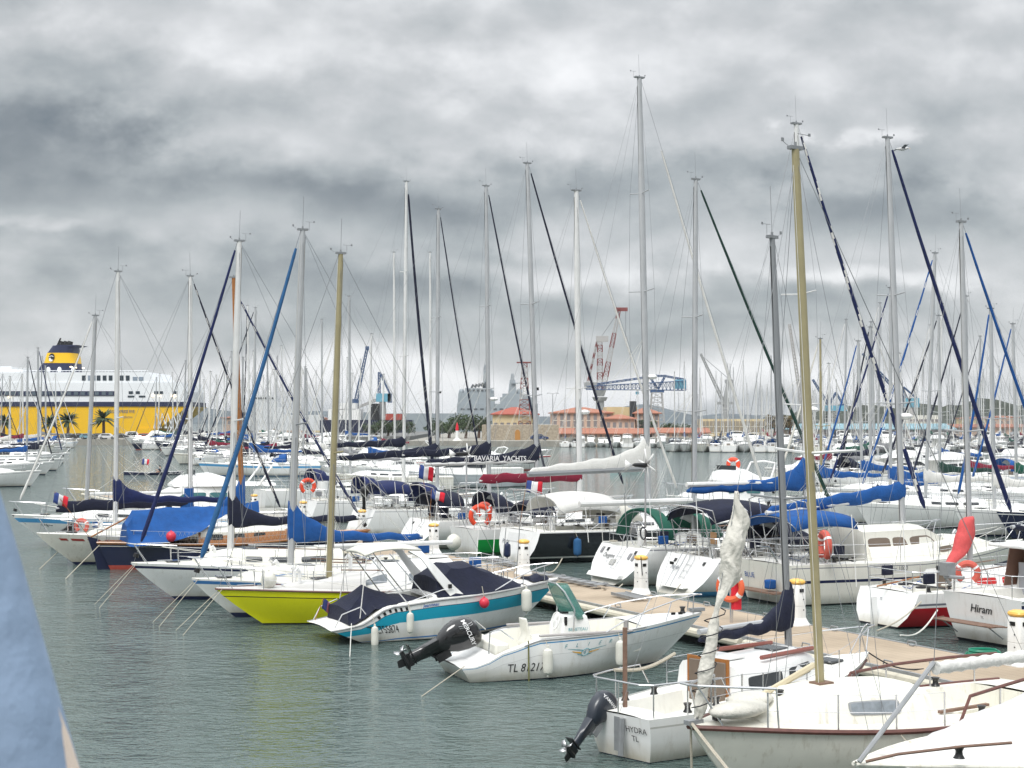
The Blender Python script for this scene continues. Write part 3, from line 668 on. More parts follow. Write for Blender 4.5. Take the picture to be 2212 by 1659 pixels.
def rig_gear(b, lazy=True, seed=0):
    """running rigging and deck gear that fills a cruising yacht"""
    rnd = random.Random(seed+int(b.L*10)); M_ = b.m_o
    if hasattr(b, 'boom_a') and lazy:
        for sg in (1, -1):
            h = b.mat_at(.42)
            for k in (.35, .62, .85): b.tube('lazy_jack', [h, b.boom_a.lerp(b.boom_b, k)+Vector((0, sg*.10, .1))], .005, ROPEW, 3, M_)
    for k in (.16, .10): b.tube('halyard', [b.mat_at(k*.2)+Vector((-.12, .05, 0)), b.mat_at(.96)+Vector((-.08, .02, 0))], .005, ROPE, 3, M_)
    c0 = b.L*.345; c1 = b.L*.78; cw = b.B*.30
    for sg in (1, -1):
        b.tube('handrail', [(c0+.3, sg*cw*.72, b.dz(c0)+.50), (lerp(c0, c1, .6), sg*cw*.62, b.dz(c1)+.50)], .02, TEAK if rnd.random() < .5 else STEEL, 5)
        b.tube('jib_sheet', [(b.L*.9, sg*.1, b.dz(b.L)+.5), (b.L*.55, sg*b.by(b.L*.55)*.8, b.dz(b.L*.55)+.1), (b.L*.2, sg*b.by(b.L*.2)*.85, b.dz(b.L*.2)+.12)], .010, ROPEW, 4)
        b.box('rail_bag', (b.L*rnd.uniform(.04, .25), sg*b.B*.41, b.dz(0)+.42), (.4, .10, .3), rnd.choice([CNAVY, CBLUE, CGREYC, CWHITE]), bev=.03)
    for i in range(3): mb = MB(); x = rnd.uniform(.05, .3)*b.L; y = rnd.uniform(-.6, .6); mb.tube([(x+.15*math.cos(a), y+.15*math.sin(a), b.dz(x)+.08+.01*a/6) for a in [k*.8 for k in range(24)]], .014, 4); obj('rope_coil', mb, rnd.choice([ROPE, ROPEW, ROPED]), b.root)
    for sg in (1, -1): b.tube('danbuoy_pole', [(.15, sg*b.B*.36, b.dz(0)), (.0, sg*b.B*.37, b.dz(0)+rnd.uniform(1.4, 2.2))], .014, rnd.choice([GEL, STEEL, ALUD]), 5)
    if b.L > 10.5 and rnd.random() < .6:
        w = b.B*.36; z = b.dz(0)+rnd.uniform(1.5, 2.0)
        b.tube('stern_gantry', [(.7, w, b.dz(0)), (.35, w*.95, z), (.3, w*.6, z+.12), (.3, -w*.6, z+.12), (.35, -w*.95, z), (.7, -w, b.dz(0))], .02, STEEL, 6); b.tube('stern_gantry', [(1.2, w, b.dz(0)), (.75, w*.95, z), (.7, 0, z+.12), (.75, -w*.95, z), (1.2, -w, b.dz(0))], .02, STEEL, 6)
    for k in range(4):
        x = rnd.uniform(.06, .32)*b.L; y = rnd.choice([-1, 1])*b.B*rnd.uniform(.28, .38); b.tube('cockpit_line', [(x, y, b.dz(x)+.05), (x+.5, y*.7, b.dz(x)-.1), (x+1.1, y*.9, b.dz(x)+.12)], .012, rnd.choice([ROPE, ROPED, ROPEW, mat('blue rope', (.02, .08, .3), .9)]), 4)
    b.box('instrument_pod', (c0-.4, 0, b.dz(c0)+.55), (.25, .4, .15), BLK, bev=.03); b.tube('traveller', [(c0-1.1, b.B*.27, b.dz(c0)+.06), (c0-1.1, -b.B*.27, b.dz(c0)+.06)], .03, BLK, 5)
    for x in (c1+.3, c1+.9): b.tube('anchor_chain', [(x, 0, b.dz(x)+.09), (x+.5, .03, b.dz(x)+.09)], .02, GALV, 4)
    for sg in (1, -1): mb = MB(); x = c0+(c1-c0)*.9; mb.tube([(x, sg*.3, b.dz(x)+.2), (x, sg*.3, b.dz(x)+.5), (x+.1, sg*.3, b.dz(x)+.58)], [.05, .055, .08], 8); obj('dorade_vent', mb, GEL if rnd.random() < .5 else STEEL, b.root)
    if rnd.random() < .4 and b.L > 10: p = b.mat_at(.33)+Vector((.32, 0, 0)); mb = MB(); mb.ellipsoid(p, (.26, .26, .12), 12, 6); mb.box(p+Vector((-.2, 0, -.08)), (.2, .1, .05)); obj('radar_dome', mb, GEL, M_)
def fender(p, label, ln=.55, r=.11, m=None, group=None, rope=None, tilt=(0, 0), name='fender', cat='fender'):
    p = Vector(p); T = thing(name, label, cat, p, 0, group)
    mb = MB(); n = 12; rings = []
    for i in range(n+1):
        k = i/n; a = (k-.5)*2; rr = r*(1-abs(a)**6)**.5 if abs(a) < 1 else .01
        rings.append([(max(rr, .012)*math.cos(t), max(rr, .012)*math.sin(t), -a*ln/2) for t in [2*math.pi*q/12 for q in range(12)]])
    mb.loft(rings); mb.tube([(0, 0, ln/2-.02), (0, 0, ln/2+.05)], .03, 6); mb.tube([(0, 0, -ln/2+.02), (0, 0, -ln/2-.04)], .025, 6)
    obj('body', mb, m or FEN, T)
    if rope: mb = MB(); mb.tube([(0, 0, ln/2+.02), Vector(rope)-p], .009, 4); obj('lanyard', mb, ROPE, T)
    return T
def ball(p, label, r=.2, m=None, rope=None, cat='buoy'):
    p = Vector(p); T = thing('buoy', label, cat, p); mb = MB(); mb.ellipsoid((0, 0, 0), (r, r, r*1.08), 14, 10); mb.tube([(0, 0, r*.95), (0, 0, r*1.25)], .03, 6); obj('body', mb, m or FENP, T)
    if rope: mb = MB(); mb.tube([(0, 0, r), Vector(rope)-p], .01, 4); obj('lanyard', mb, ROPE, T)
    return T
def horseshoe(p, label, rz, r=.26, m=None, tk=.085, tilt=0, full=False, group=None, cat='lifebuoy'):
    T = thing('lifebuoy', label, cat, p, rz, group); a0, a1 = (0, 360) if full else (-55, 235); n = 24
    mb = MB(); pts = [(tilt*r*math.sin(R(lerp(a0, a1, i/n))), r*math.cos(R(lerp(a0, a1, i/n))), r*math.sin(R(lerp(a0, a1, i/n)))) for i in range(n+1)]
    mb.tube(pts, tk, 8); obj('ring', mb, m or ORANGE, T)
    for k in ((.12, .38, .62, .88) if full else (.3, .7)):
        i = int(k*n); mb = MB(); mb.tube([pts[i], pts[i+1]], tk*1.08, 8); obj('band', mb, FWH, T)
    return T
def rope(label, a, b, r=.012, sag=0, m=None, n=10, cat='rope', group=None, name='mooring_line'):
    a, b = Vector(a), Vector(b); mb = MB(); mb.tube([a.lerp(b, i/n)-Vector((0, 0, sag*math.sin(math.pi*i/n))) for i in range(n+1)], r, 5)
    return obj(name, mb, m or ROPE, None, label=label, cat=cat, group=group)
def flag(p, label, w=.6, h=.4, rz=0, droop=.35, cols=None, pole=.9, lean=.25, name='flag'):
    """tricolour on a leaning staff; p = foot of the staff"""
    T = thing(name, label, 'flag', p, rz); mb = MB(); top = Vector((-lean, 0, pole)); mb.tube([(0, 0, 0), top], .012, 5); obj('staff', mb, WOOD, T)
    rows = []; n = 12
    for i in range(n+1):
        k = i/n; x = -lean-k*w*.85; y = .07*math.sin(k*7)*k; dz_ = -droop*w*k**1.3
        rows.append([(x+.06*j, y+.03*j*math.sin(k*5), pole-.03-h*j+dz_+.02*math.sin(k*9+j)) for j in (0, .33, .66, 1)])
    mb = MB(); mb.grid(rows, mf=lambda a, k: 0 if a < 4 else (1 if a < 8 else 2)); obj('cloth', mb, cols or [FBL, FWH, FRD], T, angle=180, solid=.004); return T

def sailboat(name, label, Ln, B, fb, head, stern=None, bow=None, rows=None, mats=None, mast=None, boom=None, furl=None, coach=None, cpit=None, wins=None, rail=True, tr=.72, xs=(0, .0), ovh=1.0, strake=None, hood=None, bim=None, wheel=False, deckm=None, group=None, loc=None, wgl=None, flare=(.10, .42), cm=None, hatch=True, win_h=(.3, .68), dead=.5, gear=False, rail_k=None, winch=True, n=26, pmax=.42):
    b = Boat(name, label, 'sailboat', Ln, B, fb, head, stern, bow, loc, tr, xs, ovh, group=group, flare=flare, pmax=pmax, dead=dead)
    b.hull(rows or [(1, 0), (.90, 2), (.84, 0), (.10, 1), (.0, 1)], mats or [GEL, BLACK, BLUS], n=n)
    cp = cpit or (Ln*.08, Ln*.34, B*.27, .75); b.deck(deckm or DECK, cp)
    if strake: b.strake(strake)
    c0, c1, cw, ch = coach or (Ln*.345, Ln*.78, B*.30, .38)
    pr = []
    for i in range(9):
        k = i/8; x = lerp(c0, c1, k); pr.append((x, min(cw*(1-.55*max(0, (k-.35)/.65)**1.7), b.by(x)*.86), ch*(1-.05*k) if k < .8 else ch*(1-(k-.8)/.2*.75)))
    b.trunk(pr, cm or GEL)
    ws = wins if wins is not None else [(.10, .30), (.36, .52), (.57, .68)]
    for side in (1, -1):
        for (w0, w1) in ws: b.win(lerp(c0, c1, w0), lerp(c0, c1, w1), win_h[0], win_h[1], side, wgl or GLASS)
    b.box('companionway', (c0-.015, 0, b.dz(c0)+ch*.4), (.03, .6, ch*.95), GLASSB)
    b.box('companion_slide', (c0+.35, 0, b.dz(c0)+ch*1.09+.03), (.7, .66, .05), GEL, bev=.015)
    if hatch: b.hatch(lerp(c0, c1, .62), z=b.dz(lerp(c0, c1, .62))+ch*1.06); b.hatch(lerp(c1, Ln, .35), .45, .45)
    if rail: b.rails(**(rail_k or {}))
    if winch:
        for sg in (1, -1): b.winch(c0-.7, sg*(cp[2]+.13)); b.winch(c0-1.5, sg*(cp[2]+.13))
    if mast: b.mast(**({'z0': None} | mast))
    if boom: b.boom(**boom)
    if furl: b.furl(**furl)
    if hood: b.hood(*hood[:4], **(hood[4] if len(hood) > 4 else {}))
    if bim: b.canopy('bimini', *bim[:6], **(bim[6] if len(bim) > 6 else {}))
    if wheel: b.wheel(Ln*.13, r=wheel if isinstance(wheel, float) else .42)
    if gear: rig_gear(b, seed=int(Ln*7))
    return b
# ---------------- floating dock ----------------
A0 = P(1240, 1294, .5); B0 = P(1993, 1458, .5)
TD = (B0-A0); TD.z = 0; TD.normalize(); ND = Vector((-TD.y, TD.x, 0)); 
if ND.y < 0: ND = -ND
DW = 2.75; DH = math.degrees(math.atan2(ND.y, ND.x))
def dk(t, n, z=0): return A0 + TD*t + ND*n + Vector((0, 0, z-.5))
def make_dock():
    T = thing('floating_dock', 'long beige planked floating dock running between the two rows of moored boats', 'dock', dk(0, 0, 0))
    o = dk(0, 0, 0); W_ = lambda t, n, z: dk(t, n, z)-o
    m = DOCK.copy(); m.name = 'dock planks'; t = m.node_tree; bs = t.nodes['Principled BSDF']
    ang = math.atan2(TD.y, TD.x)
    tcn = t.nodes.new('ShaderNodeTexCoord'); mp = t.nodes.new('ShaderNodeMapping'); mp.inputs['Rotation'].default_value = (0, 0, -ang); t.links.new(tcn.outputs['Object'], mp.inputs[0])
    wv = t.nodes.new('ShaderNodeTexWave'); wv.bands_direction = 'Y'; wv.wave_profile = 'SAW'; wv.inputs['Scale'].default_value = 1.25; wv.inputs['Distortion'].default_value = 0
    t.links.new(mp.outputs[0], wv.inputs[0]); rp = t.nodes.new('ShaderNodeValToRGB'); rp.color_ramp.elements[0].position = .0; rp.color_ramp.elements[0].color = (.45, .45, .45, 1); rp.color_ramp.elements[1].position = .07
    t.links.new(wv.outputs['Fac'], rp.inputs[0])
    mx = t.nodes.new('ShaderNodeMix'); mx.data_type = 'RGBA'; mx.blend_type = 'MULTIPLY'; mx.inputs[0].default_value = .95
    src = bs.inputs['Base Color'].links[0].from_socket; t.links.new(src, mx.inputs[6]); t.links.new(rp.outputs[0], mx.inputs[7]); 
    n3 = t.nodes.new('ShaderNodeTexNoise'); n3.inputs['Scale'].default_value = .5; n3.inputs['Detail'].default_value = 6; t.links.new(tcn.outputs['Object'], n3.inputs[0])
    r3 = t.nodes.new('ShaderNodeValToRGB'); r3.color_ramp.elements[0].position = .35; r3.color_ramp.elements[0].color = (.78, .77, .75, 1); r3.color_ramp.elements[1].position = .62; t.links.new(n3.outputs[0], r3.inputs[0])
    m3 = t.nodes.new('ShaderNodeMix'); m3.data_type = 'RGBA'; m3.blend_type = 'MULTIPLY'; m3.inputs[0].default_value = 1; t.links.new(mx.outputs[2], m3.inputs[6]); t.links.new(r3.outputs[0], m3.inputs[7])
    t.links.new(m3.outputs[2], bs.inputs['Base Color'])
    t0, t1 = -75, 30; k = t0
    while k < t1:
        e = min(k+12, t1)
        mb = MB(); a, b_, c, d = W_(k+.03, 0, .5), W_(e-.03, 0, .5), W_(e-.03, DW, .5), W_(k+.03, DW, .5)
        dn = Vector((0, 0, -.07)); mb.loft([[a+dn, b_+dn, c+dn, d+dn], [a, b_, c, d]]); obj('planking', mb, m, T)
        for n_ in (-.04, DW+.04):
            mb = MB(); s_ = 1 if n_ > 0 else -1
            q = [W_(k+.02, n_-.035, .515), W_(e-.02, n_-.035, .515), W_(e-.02, n_+.035, .515), W_(k+.02, n_+.035, .515)]
            mb.loft([[p+Vector((0, 0, -.20)) for p in q], q]); obj('edge_beam', mb, GALV, T)
            mb = MB(); mb.tube([W_(k+.1, n_+s_*.17, .36), W_(e-.1, n_+s_*.17, .36)], .115, 10); obj('fender_tube', mb, TUBE, T)
        for q in (k+2, k+8):
            mb = MB(); a, b_, c, d = W_(q-1, .2, .26), W_(q+1.6, .2, .26), W_(q+1.6, DW-.2, .26), W_(q-1, DW-.2, .26)
            mb.loft([[p+Vector((0, 0, -.6)) for p in (a, b_, c, d)], [a, b_, c, d]]); obj('float', mb, GREYF, T)
        k = e
    # mooring cleats, near and far edges
    t_ = t0+2
    i = 0
    while t_ < t1:
        for n_ in (.12, DW-.12):
            mb = MB(); c = W_(t_+(.9 if n_ > 1 else 0), n_, .52); mb.tube([c-TD*.16, c-TD*.13+Vector((0, 0, .10)), c+TD*.13+Vector((0, 0, .10)), c+TD*.16], .018, 6); mb.box(c, (.12, .08, .03), rot=Matrix.Rotation(ang, 3, 'Z')); obj('cleat', mb, GALV, T)
        t_ += 2.9; i += 1
    return T
GREYF = mat('dark float', (.03, .032, .034), .8)
make_dock()
PEDROT = math.atan2(TD.y, TD.x)
def pedestal(u, v, lab, s=1.0):
    p = P(u, v, .5); T = thing('power_pedestal', lab, 'pedestal', p, PEDROT, 'power pedestals along the dock')
    def sq(a, b_, z, n=16, e=.35): return [(math.copysign(abs(math.cos(t))**e, math.cos(t))*a, math.copysign(abs(math.sin(t))**e, math.sin(t))*b_, z) for t in [2*math.pi*(k+.5)/n for k in range(n)]]
    mb = MB(); mb.loft([sq(.30, .27, 0), sq(.30, .27, .03), sq(.25, .22, .10), sq(.215, .185, .19), sq(.21, .18, .21)]); obj('base', mb, PEDW, T)
    mb = MB(); mb.loft([sq(.205, .175, .21), sq(.20, .17, .50), sq(.19, .16, .505), sq(.19, .16, .52), sq(.20, .17, .525), sq(.195, .165, 1.06), sq(.18, .15, 1.09)]); obj('column', mb, PEDW, T)
    mb = MB(); mb.loft([sq(.16, .13, 1.09, e=.7), sq(.21, .18, 1.12, e=.7), sq(.225, .195, 1.155, e=.7), sq(.21, .18, 1.20, e=.8), sq(.12, .10, 1.235, e=.9), sq(.02, .02, 1.245, e=1)]); obj('lens', mb, PEDY, T)
    for (cx, cy, rz_) in ((0, -.17, 0), (-.20, 0, 1), (.20, 0, 1), (0, .17, 0)):
        d = (.15, .02, .09) if not rz_ else (.02, .13, .09)
        mb = MB(); mb.box((cx, cy, .94), d); obj('meter_window', mb, BLK, T)
        for zz in (.42, .70):
            d2 = (.03, .02, .03) if not rz_ else (.02, .03, .03)
            mb = MB(); mb.box((cx+(.0 if rz_ else .06), cy+(.06 if rz_ else 0), zz), d2); obj('button', mb, BLK, T)
    T.scale = (s, s, s); return T
for (u, v, lab) in ((2200, 1437, 'white power pedestal at the right edge beside the stern named Hiram, nearest of its row'), (1722, 1350, 'white power pedestal with yellow top standing right of the round orange lifebuoy'), (1385, 1284, 'white power pedestal with a black cable tied over its yellow top'),
    (1131, 1240, 'white power pedestal with yellow top beside the stern named PUCK'), (937, 1195, 'white power pedestal with yellow top left of the green hull'), (782, 1157, 'small white power pedestal before the rounded white stern'),
    (655, 1133, 'small far power pedestal just right of the mast with the blue collar'), (549, 1114, 'farthest small power pedestal, between the two navy sail covers')):
    pd = pedestal(u, v, lab)
    if u == 1385:
        q = pd.location; rope('black cable looped over the yellow top of the middle power pedestal', q+Vector((-.03, -.25, 1.22)), q+Vector((.02, -.24, .62)), .014, 0, ROPED, cat='cable', name='cable')

# ---------------- near row : turquoise striped cuddy boat ----------------
b = Boat('cuddy_cruiser', 'white motor cruiser with turquoise side stripe and navy canvas covers, swim platform to the left', 'motorboat', 7.3, 2.55, [(0, .40), (.10, .50), (.22, .98), (.45, 1.13), (1, 1.36)], 25, stern=(688, 1384), tr=.86, xs=(.95, 0), ovh=1.5, pmax=.4, dead=.15, flare=(.12, .5))
b.hull([(1, 0), (.965, 3), (.955, 0), (.83, 3), (.815, 1), (.53, 0), (.11, 4), (.075, 0), (.03, 2)], [GEL, TURQ, BLACK, NAVS, BLUS])
b.deck(DECK, (1.0, 4.4, .85, .6)); b.strake(mat('grey strake', (.3, .3, .3), .5), .022, f=.97)
b.trunk([(3.0, .98, .05), (3.9, .96, .28), (4.6, .84, .30), (5.3, .60, .20), (6.0, .32, .08), (6.5, .12, .01)], GEL, name='foredeck')
def tent(b, name, prof, m, parent=None):
    """prof: (x, halfwidth at foot, z foot, z shoulder, halfwidth shoulder, z ridge)"""
    rings = []
    for i, (x, w, z0, z1, w1, z2) in enumerate(prof):
        rings.append([(x, w, z0), (x, lerp(w, w1, .55)*.985, lerp(z0, z1, .5)), (x, w1, z1), (x, w1*.55, lerp(z1, z2, .72)), (x, 0, z2), (x, -w1*.55, lerp(z1, z2, .72)), (x, -w1, z1), (x, -lerp(w, w1, .55)*.985, lerp(z0, z1, .5)), (x, -w, z0)])
    out = []
    for a, c in zip(rings, rings[1:]):
        for k in range(3): out.append([Vector(p).lerp(Vector(q), k/3)+Vector((0, 0, -.035*math.sin(math.pi*k/3)+.018*noise.noise(Vector(p)*3))) for p, q in zip(a, c)])
    out.append([Vector(p) for p in rings[-1]])
    mb = MB(); mb.loft(out); return obj(name, mb, m, parent or b.root, angle=38)
tent(b, 'cockpit_cover', [(3.10, 1.08, 1.05, 1.55, .85, 1.64), (3.6, 1.1, 1.12, 1.88, .72, 1.98), (4.25, 1.08, 1.16, 1.90, .66, 2.0), (4.9, 1.0, 1.2, 1.66, .6, 1.74), (5.7, .78, 1.26, 1.38, .5, 1.42), (6.0, .66, 1.28, 1.31, .4, 1.32)], CNAVY)
tent(b, 'aft_cover', [(.55, .95, .50, .86, .8, .92), (.85, 1.0, .62, 1.08, .6, 1.14), (1.25, 1.02, .90, 1.42, .2, 1.46), (1.8, 1.02, 1.0, 1.22, .3, 1.26), (2.3, .98, 1.03, 1.12, .5, 1.15), (2.75, .9, 1.05, 1.06, .5, 1.07)], CNAVY)
tent(b, 'bow_cover', [(6.25, .45, 1.36, 1.44, .3, 1.47), (6.6, .3, 1.38, 1.50, .2, 1.54), (6.9, .2, 1.38, 1.45, .1, 1.47)], CNAVY)
# moulded vents aft
for side in (1, -1):
    mb = MB()
    for k in range(6):
        t = .165+k*.022; a = b.pt(t, .93, side, .012); c = b.pt(t+.009, .93, side, .012); e = b.pt(t+.009, .84, side, .012); g = b.pt(t, .84, side, .012)
        mb.poly([a, c, e, g] if side < 0 else [g, e, c, a])
    obj('vent', mb, BLK, b.root)
# radar arch and hardtop
mb = MB()
for sg in (1, -1):
    mb.loft([[(3.50, sg*1.05, 1.08), (3.95, sg*1.05, 1.08), (3.95, sg*.98, 1.08), (3.50, sg*.98, 1.08)], [(3.15, sg*1.03, 1.5), (3.48, sg*1.03, 1.5), (3.48, sg*.96, 1.5), (3.15, sg*.96, 1.5)], [(2.6, sg*.97, 2.22), (2.82, sg*.97, 2.22), (2.82, sg*.88, 2.22), (2.6, sg*.88, 2.22)], [(2.3, sg*.80, 2.42), (2.66, sg*.80, 2.42), (2.66, sg*.76, 2.37), (2.3, sg*.76, 2.37)]])
obj('radar_arch', mb, GEL, b.root, angle=60)
mb = MB(); mb.grid([[(lerp(1.05, 2.66, i/6), lerp(-.82, .82, j/8), 2.36+.10*math.sin(math.pi*i/6*.9)+.06*(1-(2*j/8-1)**2)-(.06 if i == 0 else 0)) for j in range(9)] for i in range(7)])
obj('hardtop', mb, GEL2, b.root, solid=.05)
for sg in (1, -1):
    b.tube('arch_strut', [(1.15, sg*.78, 2.33), (2.2, sg*.98, 1.02)], .018, STEEL); b.tube('arch_strut', [(1.75, sg*.80, 2.36), (2.85, sg*1.0, 1.06)], .018, STEEL)
    b.tube('awning_pole', [(1.1, sg*.78, 2.32), (.85, sg*.95, .62)], .014, CWHITE)
    b.tube('stern_rail', [(.15, sg*.95, .45), (.35, sg*.95, .80), (.85, sg*1.0, .98), (1.0, sg*1.02, .78)], .016, STEEL)
    b.tube('side_rail', [(2.3, sg*1.08, 1.08), (3.2, sg*1.08, 1.34), (3.5, sg*1.08, 1.36)], .014, STEEL)
    pp = [b.pt(t, 1, sg)+Vector((0, -sg*.06, hh)) for t, hh in ((.66, .02), (.76, .26), (.88, .42), (.96, .46), (.995, .46))]; b.tube('bow_rail', pp, .016, STEEL)
    for t, hh in ((.80, .30), (.92, .43)): q = b.pt(t, 1, sg)+Vector((0, -sg*.06, 0)); b.tube('bow_rail_post', [q, q+Vector((.0, 0, hh))], .013, STEEL)
b.box('navigation_light', (3.42, -1.075, 1.42), (.10, .04, .12), BLK)
b.side_text('TL755874', .116, .25, .30, INKB, side=-1, cx=.60, z0=.26)
b.side_text('Jeanneau', .345, .85, .13, INKBL, side=-1, shear=.3, bold=True)
JB = b
for t, lab, dz in ((.155, 'dirty white fender hanging over the registration number of the turquoise striped boat', 0), (.29, 'tapered dirty white fender amidships on the turquoise striped boat', .02), (.80, 'large stained fender hanging near the bow of the turquoise striped boat', .1)):
    q = b.pt(t, 1, -1); c = b.l2w((q.x, q.y-.16, q.z-.50+dz)); fender(c, lab, .58 if t < .7 else .68, .10 if t < .7 else .15, rope=b.l2w((q.x, q.y+.02, q.z+.05)))
q = b.pt(.60, .9, -1); ball(b.l2w((q.x, q.y-.15, q.z-.12)), 'small red round buoy hung on the turquoise striped boat', .14, rope=b.l2w((q.x, q.y, b.sheer(.6)+.2)))
flag(b.l2w((.15, .8, .45)), 'small union flag drooping at the stern of the turquoise striped boat', .42, .28, rz=R(205), droop=.6, cols=[mat('ensign navy', (.02, .03, .12), .9), mat('ensign mixed', (.35, .12, .16), .9), mat('ensign navy 2', (.02, .03, .12), .9)], pole=.6)

# ---------------- near row : centre console boat with big outboard ----------------
b = Boat('console_motorboat', 'open white centre console motorboat with thin blue line and tilted black outboard', 'motorboat', 6.75, 2.35, [(0, .36), (.06, .38), (.16, .70), (.28, .93), (.5, .98), (1, 1.20)], 22, stern=(966, 1464), tr=.84, xs=(.25, 0), ovh=1.35, pmax=.4, dead=.2, flare=(.10, .5))
b.hull([(1, 0), (.93, 1), (.90, 0), (.62, 3), (.61, 0), (.035, 2)], [GEL, mat('blue gunwale line', (.02, .22, .45), .4), NAVP, mat('grey crease', (.5, .5, .5), .4)])
b.deck(GEL, (.85, 4.7, .90, .62), seat=.60, m2=GEL2)
b.strake(mat('grey strake', (.3, .3, .3), .5), .015, f=.99, t0=.22, t1=.7)
b.box('bow_locker', (4.5, 0, .66), (.9, .9, .22), GEL2, bev=.03); b.box('stern_bench', (1.05, 0, .62), (.35, 1.7, .45), GEL2, bev=.05)
for sg in (1, -1): b.box('gunwale_pad', (3.1, sg*1.02, 1.0), (2.4, .12, .05), mat('grey rubber', (.36, .34, .33), .7), bev=.015)
# console
mb = MB(); mb.loft([[(2.75, .42, .34), (3.55, .40, .34), (3.55, -.40, .34), (2.75, -.42, .34)], [(2.75, .42, 1.05), (3.50, .40, 1.05), (3.50, -.40, 1.05), (2.75, -.42, 1.05)], [(2.86, .38, 1.34), (3.42, .36, 1.34), (3.42, -.36, 1.34), (2.86, -.38, 1.34)]])
co = obj('console', mb, GEL, b.root, angle=30); md = co.modifiers.new('b', 'BEVEL'); md.width = .05; md.segments = 3
mb = MB(); rows = []
for i in range(9):
    k = i/8; zz = lerp(1.24, 2.06, k); rows.append([(2.92+.62*math.cos(lerp(-1, 1, j/12)*1.25)**1*(1-.10*k)-.42*k, math.sin(lerp(-1, 1, j/12)*1.25)*.50*(1-.30*k**2.2), zz) for j in range(13)])
mb.grid(rows); SCR = mat('green tinted screen', (.06, .24, .20), .08, alpha=.62, var=.2, spec=.7); obj('windscreen', mb, SCR, co, solid=.008, angle=60)
b.tube('windscreen_rail', [(3.0, -.50, .98), (3.02, -.52, 1.5), (2.78, -.47, 1.92), (2.66, -.28, 2.10), (2.66, .28, 2.10), (2.78, .47, 1.92), (3.02, .52, 1.5), (3.0, .50, .98)], .018, STEEL, parent=co)
mb = MB(); mb.tube([(2.70+.05*math.sin(a*math.pi/12), -.12+.20*math.cos(a*math.pi/12), 1.20+.20*math.sin(a*math.pi/12)) for a in range(25)], .018, 6)
for a in range(3): mb.tube([(2.74, -.12, 1.20), (2.70+.05*math.sin(a*2.1), -.12+.2*math.cos(a*2.1), 1.2+.2*math.sin(a*2.1))], .012, 5)
obj('steering_wheel', mb, GEL, co); b.box('throttle', (2.84, -.40, 1.22), (.06, .05, .20), BLK, parent=co)
b.box('instrument', (3.0, .05, 1.36), (.16, .16, .05), BLK, parent=co)
sign_text('lettering', 'BENETEAU', .105, lambda x, y: Vector((2.90+x, -.425, .98+y)), INKT, co)
mb = MB(); rr = []
for i in range(6):
    k = i/5; zz = lerp(.62, 1.28, k); w = .27*(1-.25*k*k); xc = 2.02-.13*k
    rr.append([(xc+(.28*(k < .3)+.06)*math.cos(t)*(1.4 if math.cos(t) > 0 else .6), w*math.sin(t), zz) for t in [2*math.pi*q/14 for q in range(14)]])
mb.loft(rr); st = obj('helm_seat', mb, GEL2, b.root, angle=60); b.box('seat_cushion', (2.22, 0, .80), (.46, .50, .12), mat('cream vinyl', (.70, .69, .62), .5), bev=.05, parent=st); b.box('seat_pedestal', (2.15, 0, .5), (.16, .16, .36), GALV, parent=st)
for sg in (1, -1):
    pp = [b.pt(t, 1, sg)+Vector((0, -sg*.05, hh)) for t, hh in ((.53, .02), (.60, .20), (.72, .36), (.86, .45), (.97, .46), (.998, .44))]; b.tube('bow_rail', pp, .017, STEEL)
    for t, t2, hh in ((.66, .69, .34), (.80, .83, .43), (.95, .955, .45)): q = b.pt(t, 1, sg)+Vector((0, -sg*.05, 0)); q2 = b.pt(t2, 1, sg)+Vector((0, -sg*.05, hh)); b.tube('bow_rail_post', [q, q2], .014, STEEL)
    b.tube('stern_handle', [(.75, sg*.75, .62), (.78, sg*.75, 1.12), (1.02, sg*.80, 1.16), (1.3, sg*.9, .94)], .017, STEEL)
b.box('anchor_roller', (6.6, 0, 1.27), (.4, .14, .08), GALV); b.winch(6.2, 0, 1.2)
for dx in (-.1, .1): b.box('bow_cleat', (5.85+dx, -.35, 1.25), (.10, .05, .06), BLK)
b.tube('fender_socket', [(4.15, -.98, 1.0), (4.15, -.98, 1.25)], .06, mat('grey rubber', (.36, .34, .33), .7))
b.side_text('TL 812173', .160, .22, .27, INKB, side=-1, bold=False, z0=.22)
for ch, t in (('F', .375), ('L', .42), ('I', .468), ('E', .512), ('R', .556)): b.side_text(ch, t, .74+.02*(t-.38)*5, .13, INKT, side=-1)
def hull_poly(b, pts, m, side=-1, off=.010, name='emblem'):
    mb = MB(); mb.poly([b.pt(t, f, side, off) for t, f in (pts if side < 0 else pts[::-1])]); return obj(name, mb, m, b.hull_o)
for sg in (1, -1):
    c = .472
    hull_poly(b, [(c+sg*.012, .66), (c+sg*.085, .72), (c+sg*.078, .705), (c+sg*.012, .635)], INKT); hull_poly(b, [(c+sg*.014, .60), (c+sg*.062, .65), (c+sg*.052, .62), (c+sg*.014, .565)], INKO)
    hull_poly(b, [(c+sg*.014, .545), (c+sg*.034, .575), (c+sg*.028, .55), (c+sg*.01, .525)], INKT)
mb = MB(); mb.tube([b.pt(c+.016*math.cos(a*math.pi/10), .60+.085*math.sin(a*math.pi/10), -1, .008) for a in range(21)], .007, 4); obj('emblem_ring', mb, INKT, b.hull_o)
b.side_text('6', c-.006, .56, .13, INKT, side=-1)
b.outboard(.02, 0, .52, 64, 1.16, BGLOSS, ('MERCURY', .125, INKW, -1), yaw=-2, stripes=True, leg=.80)
FB = b
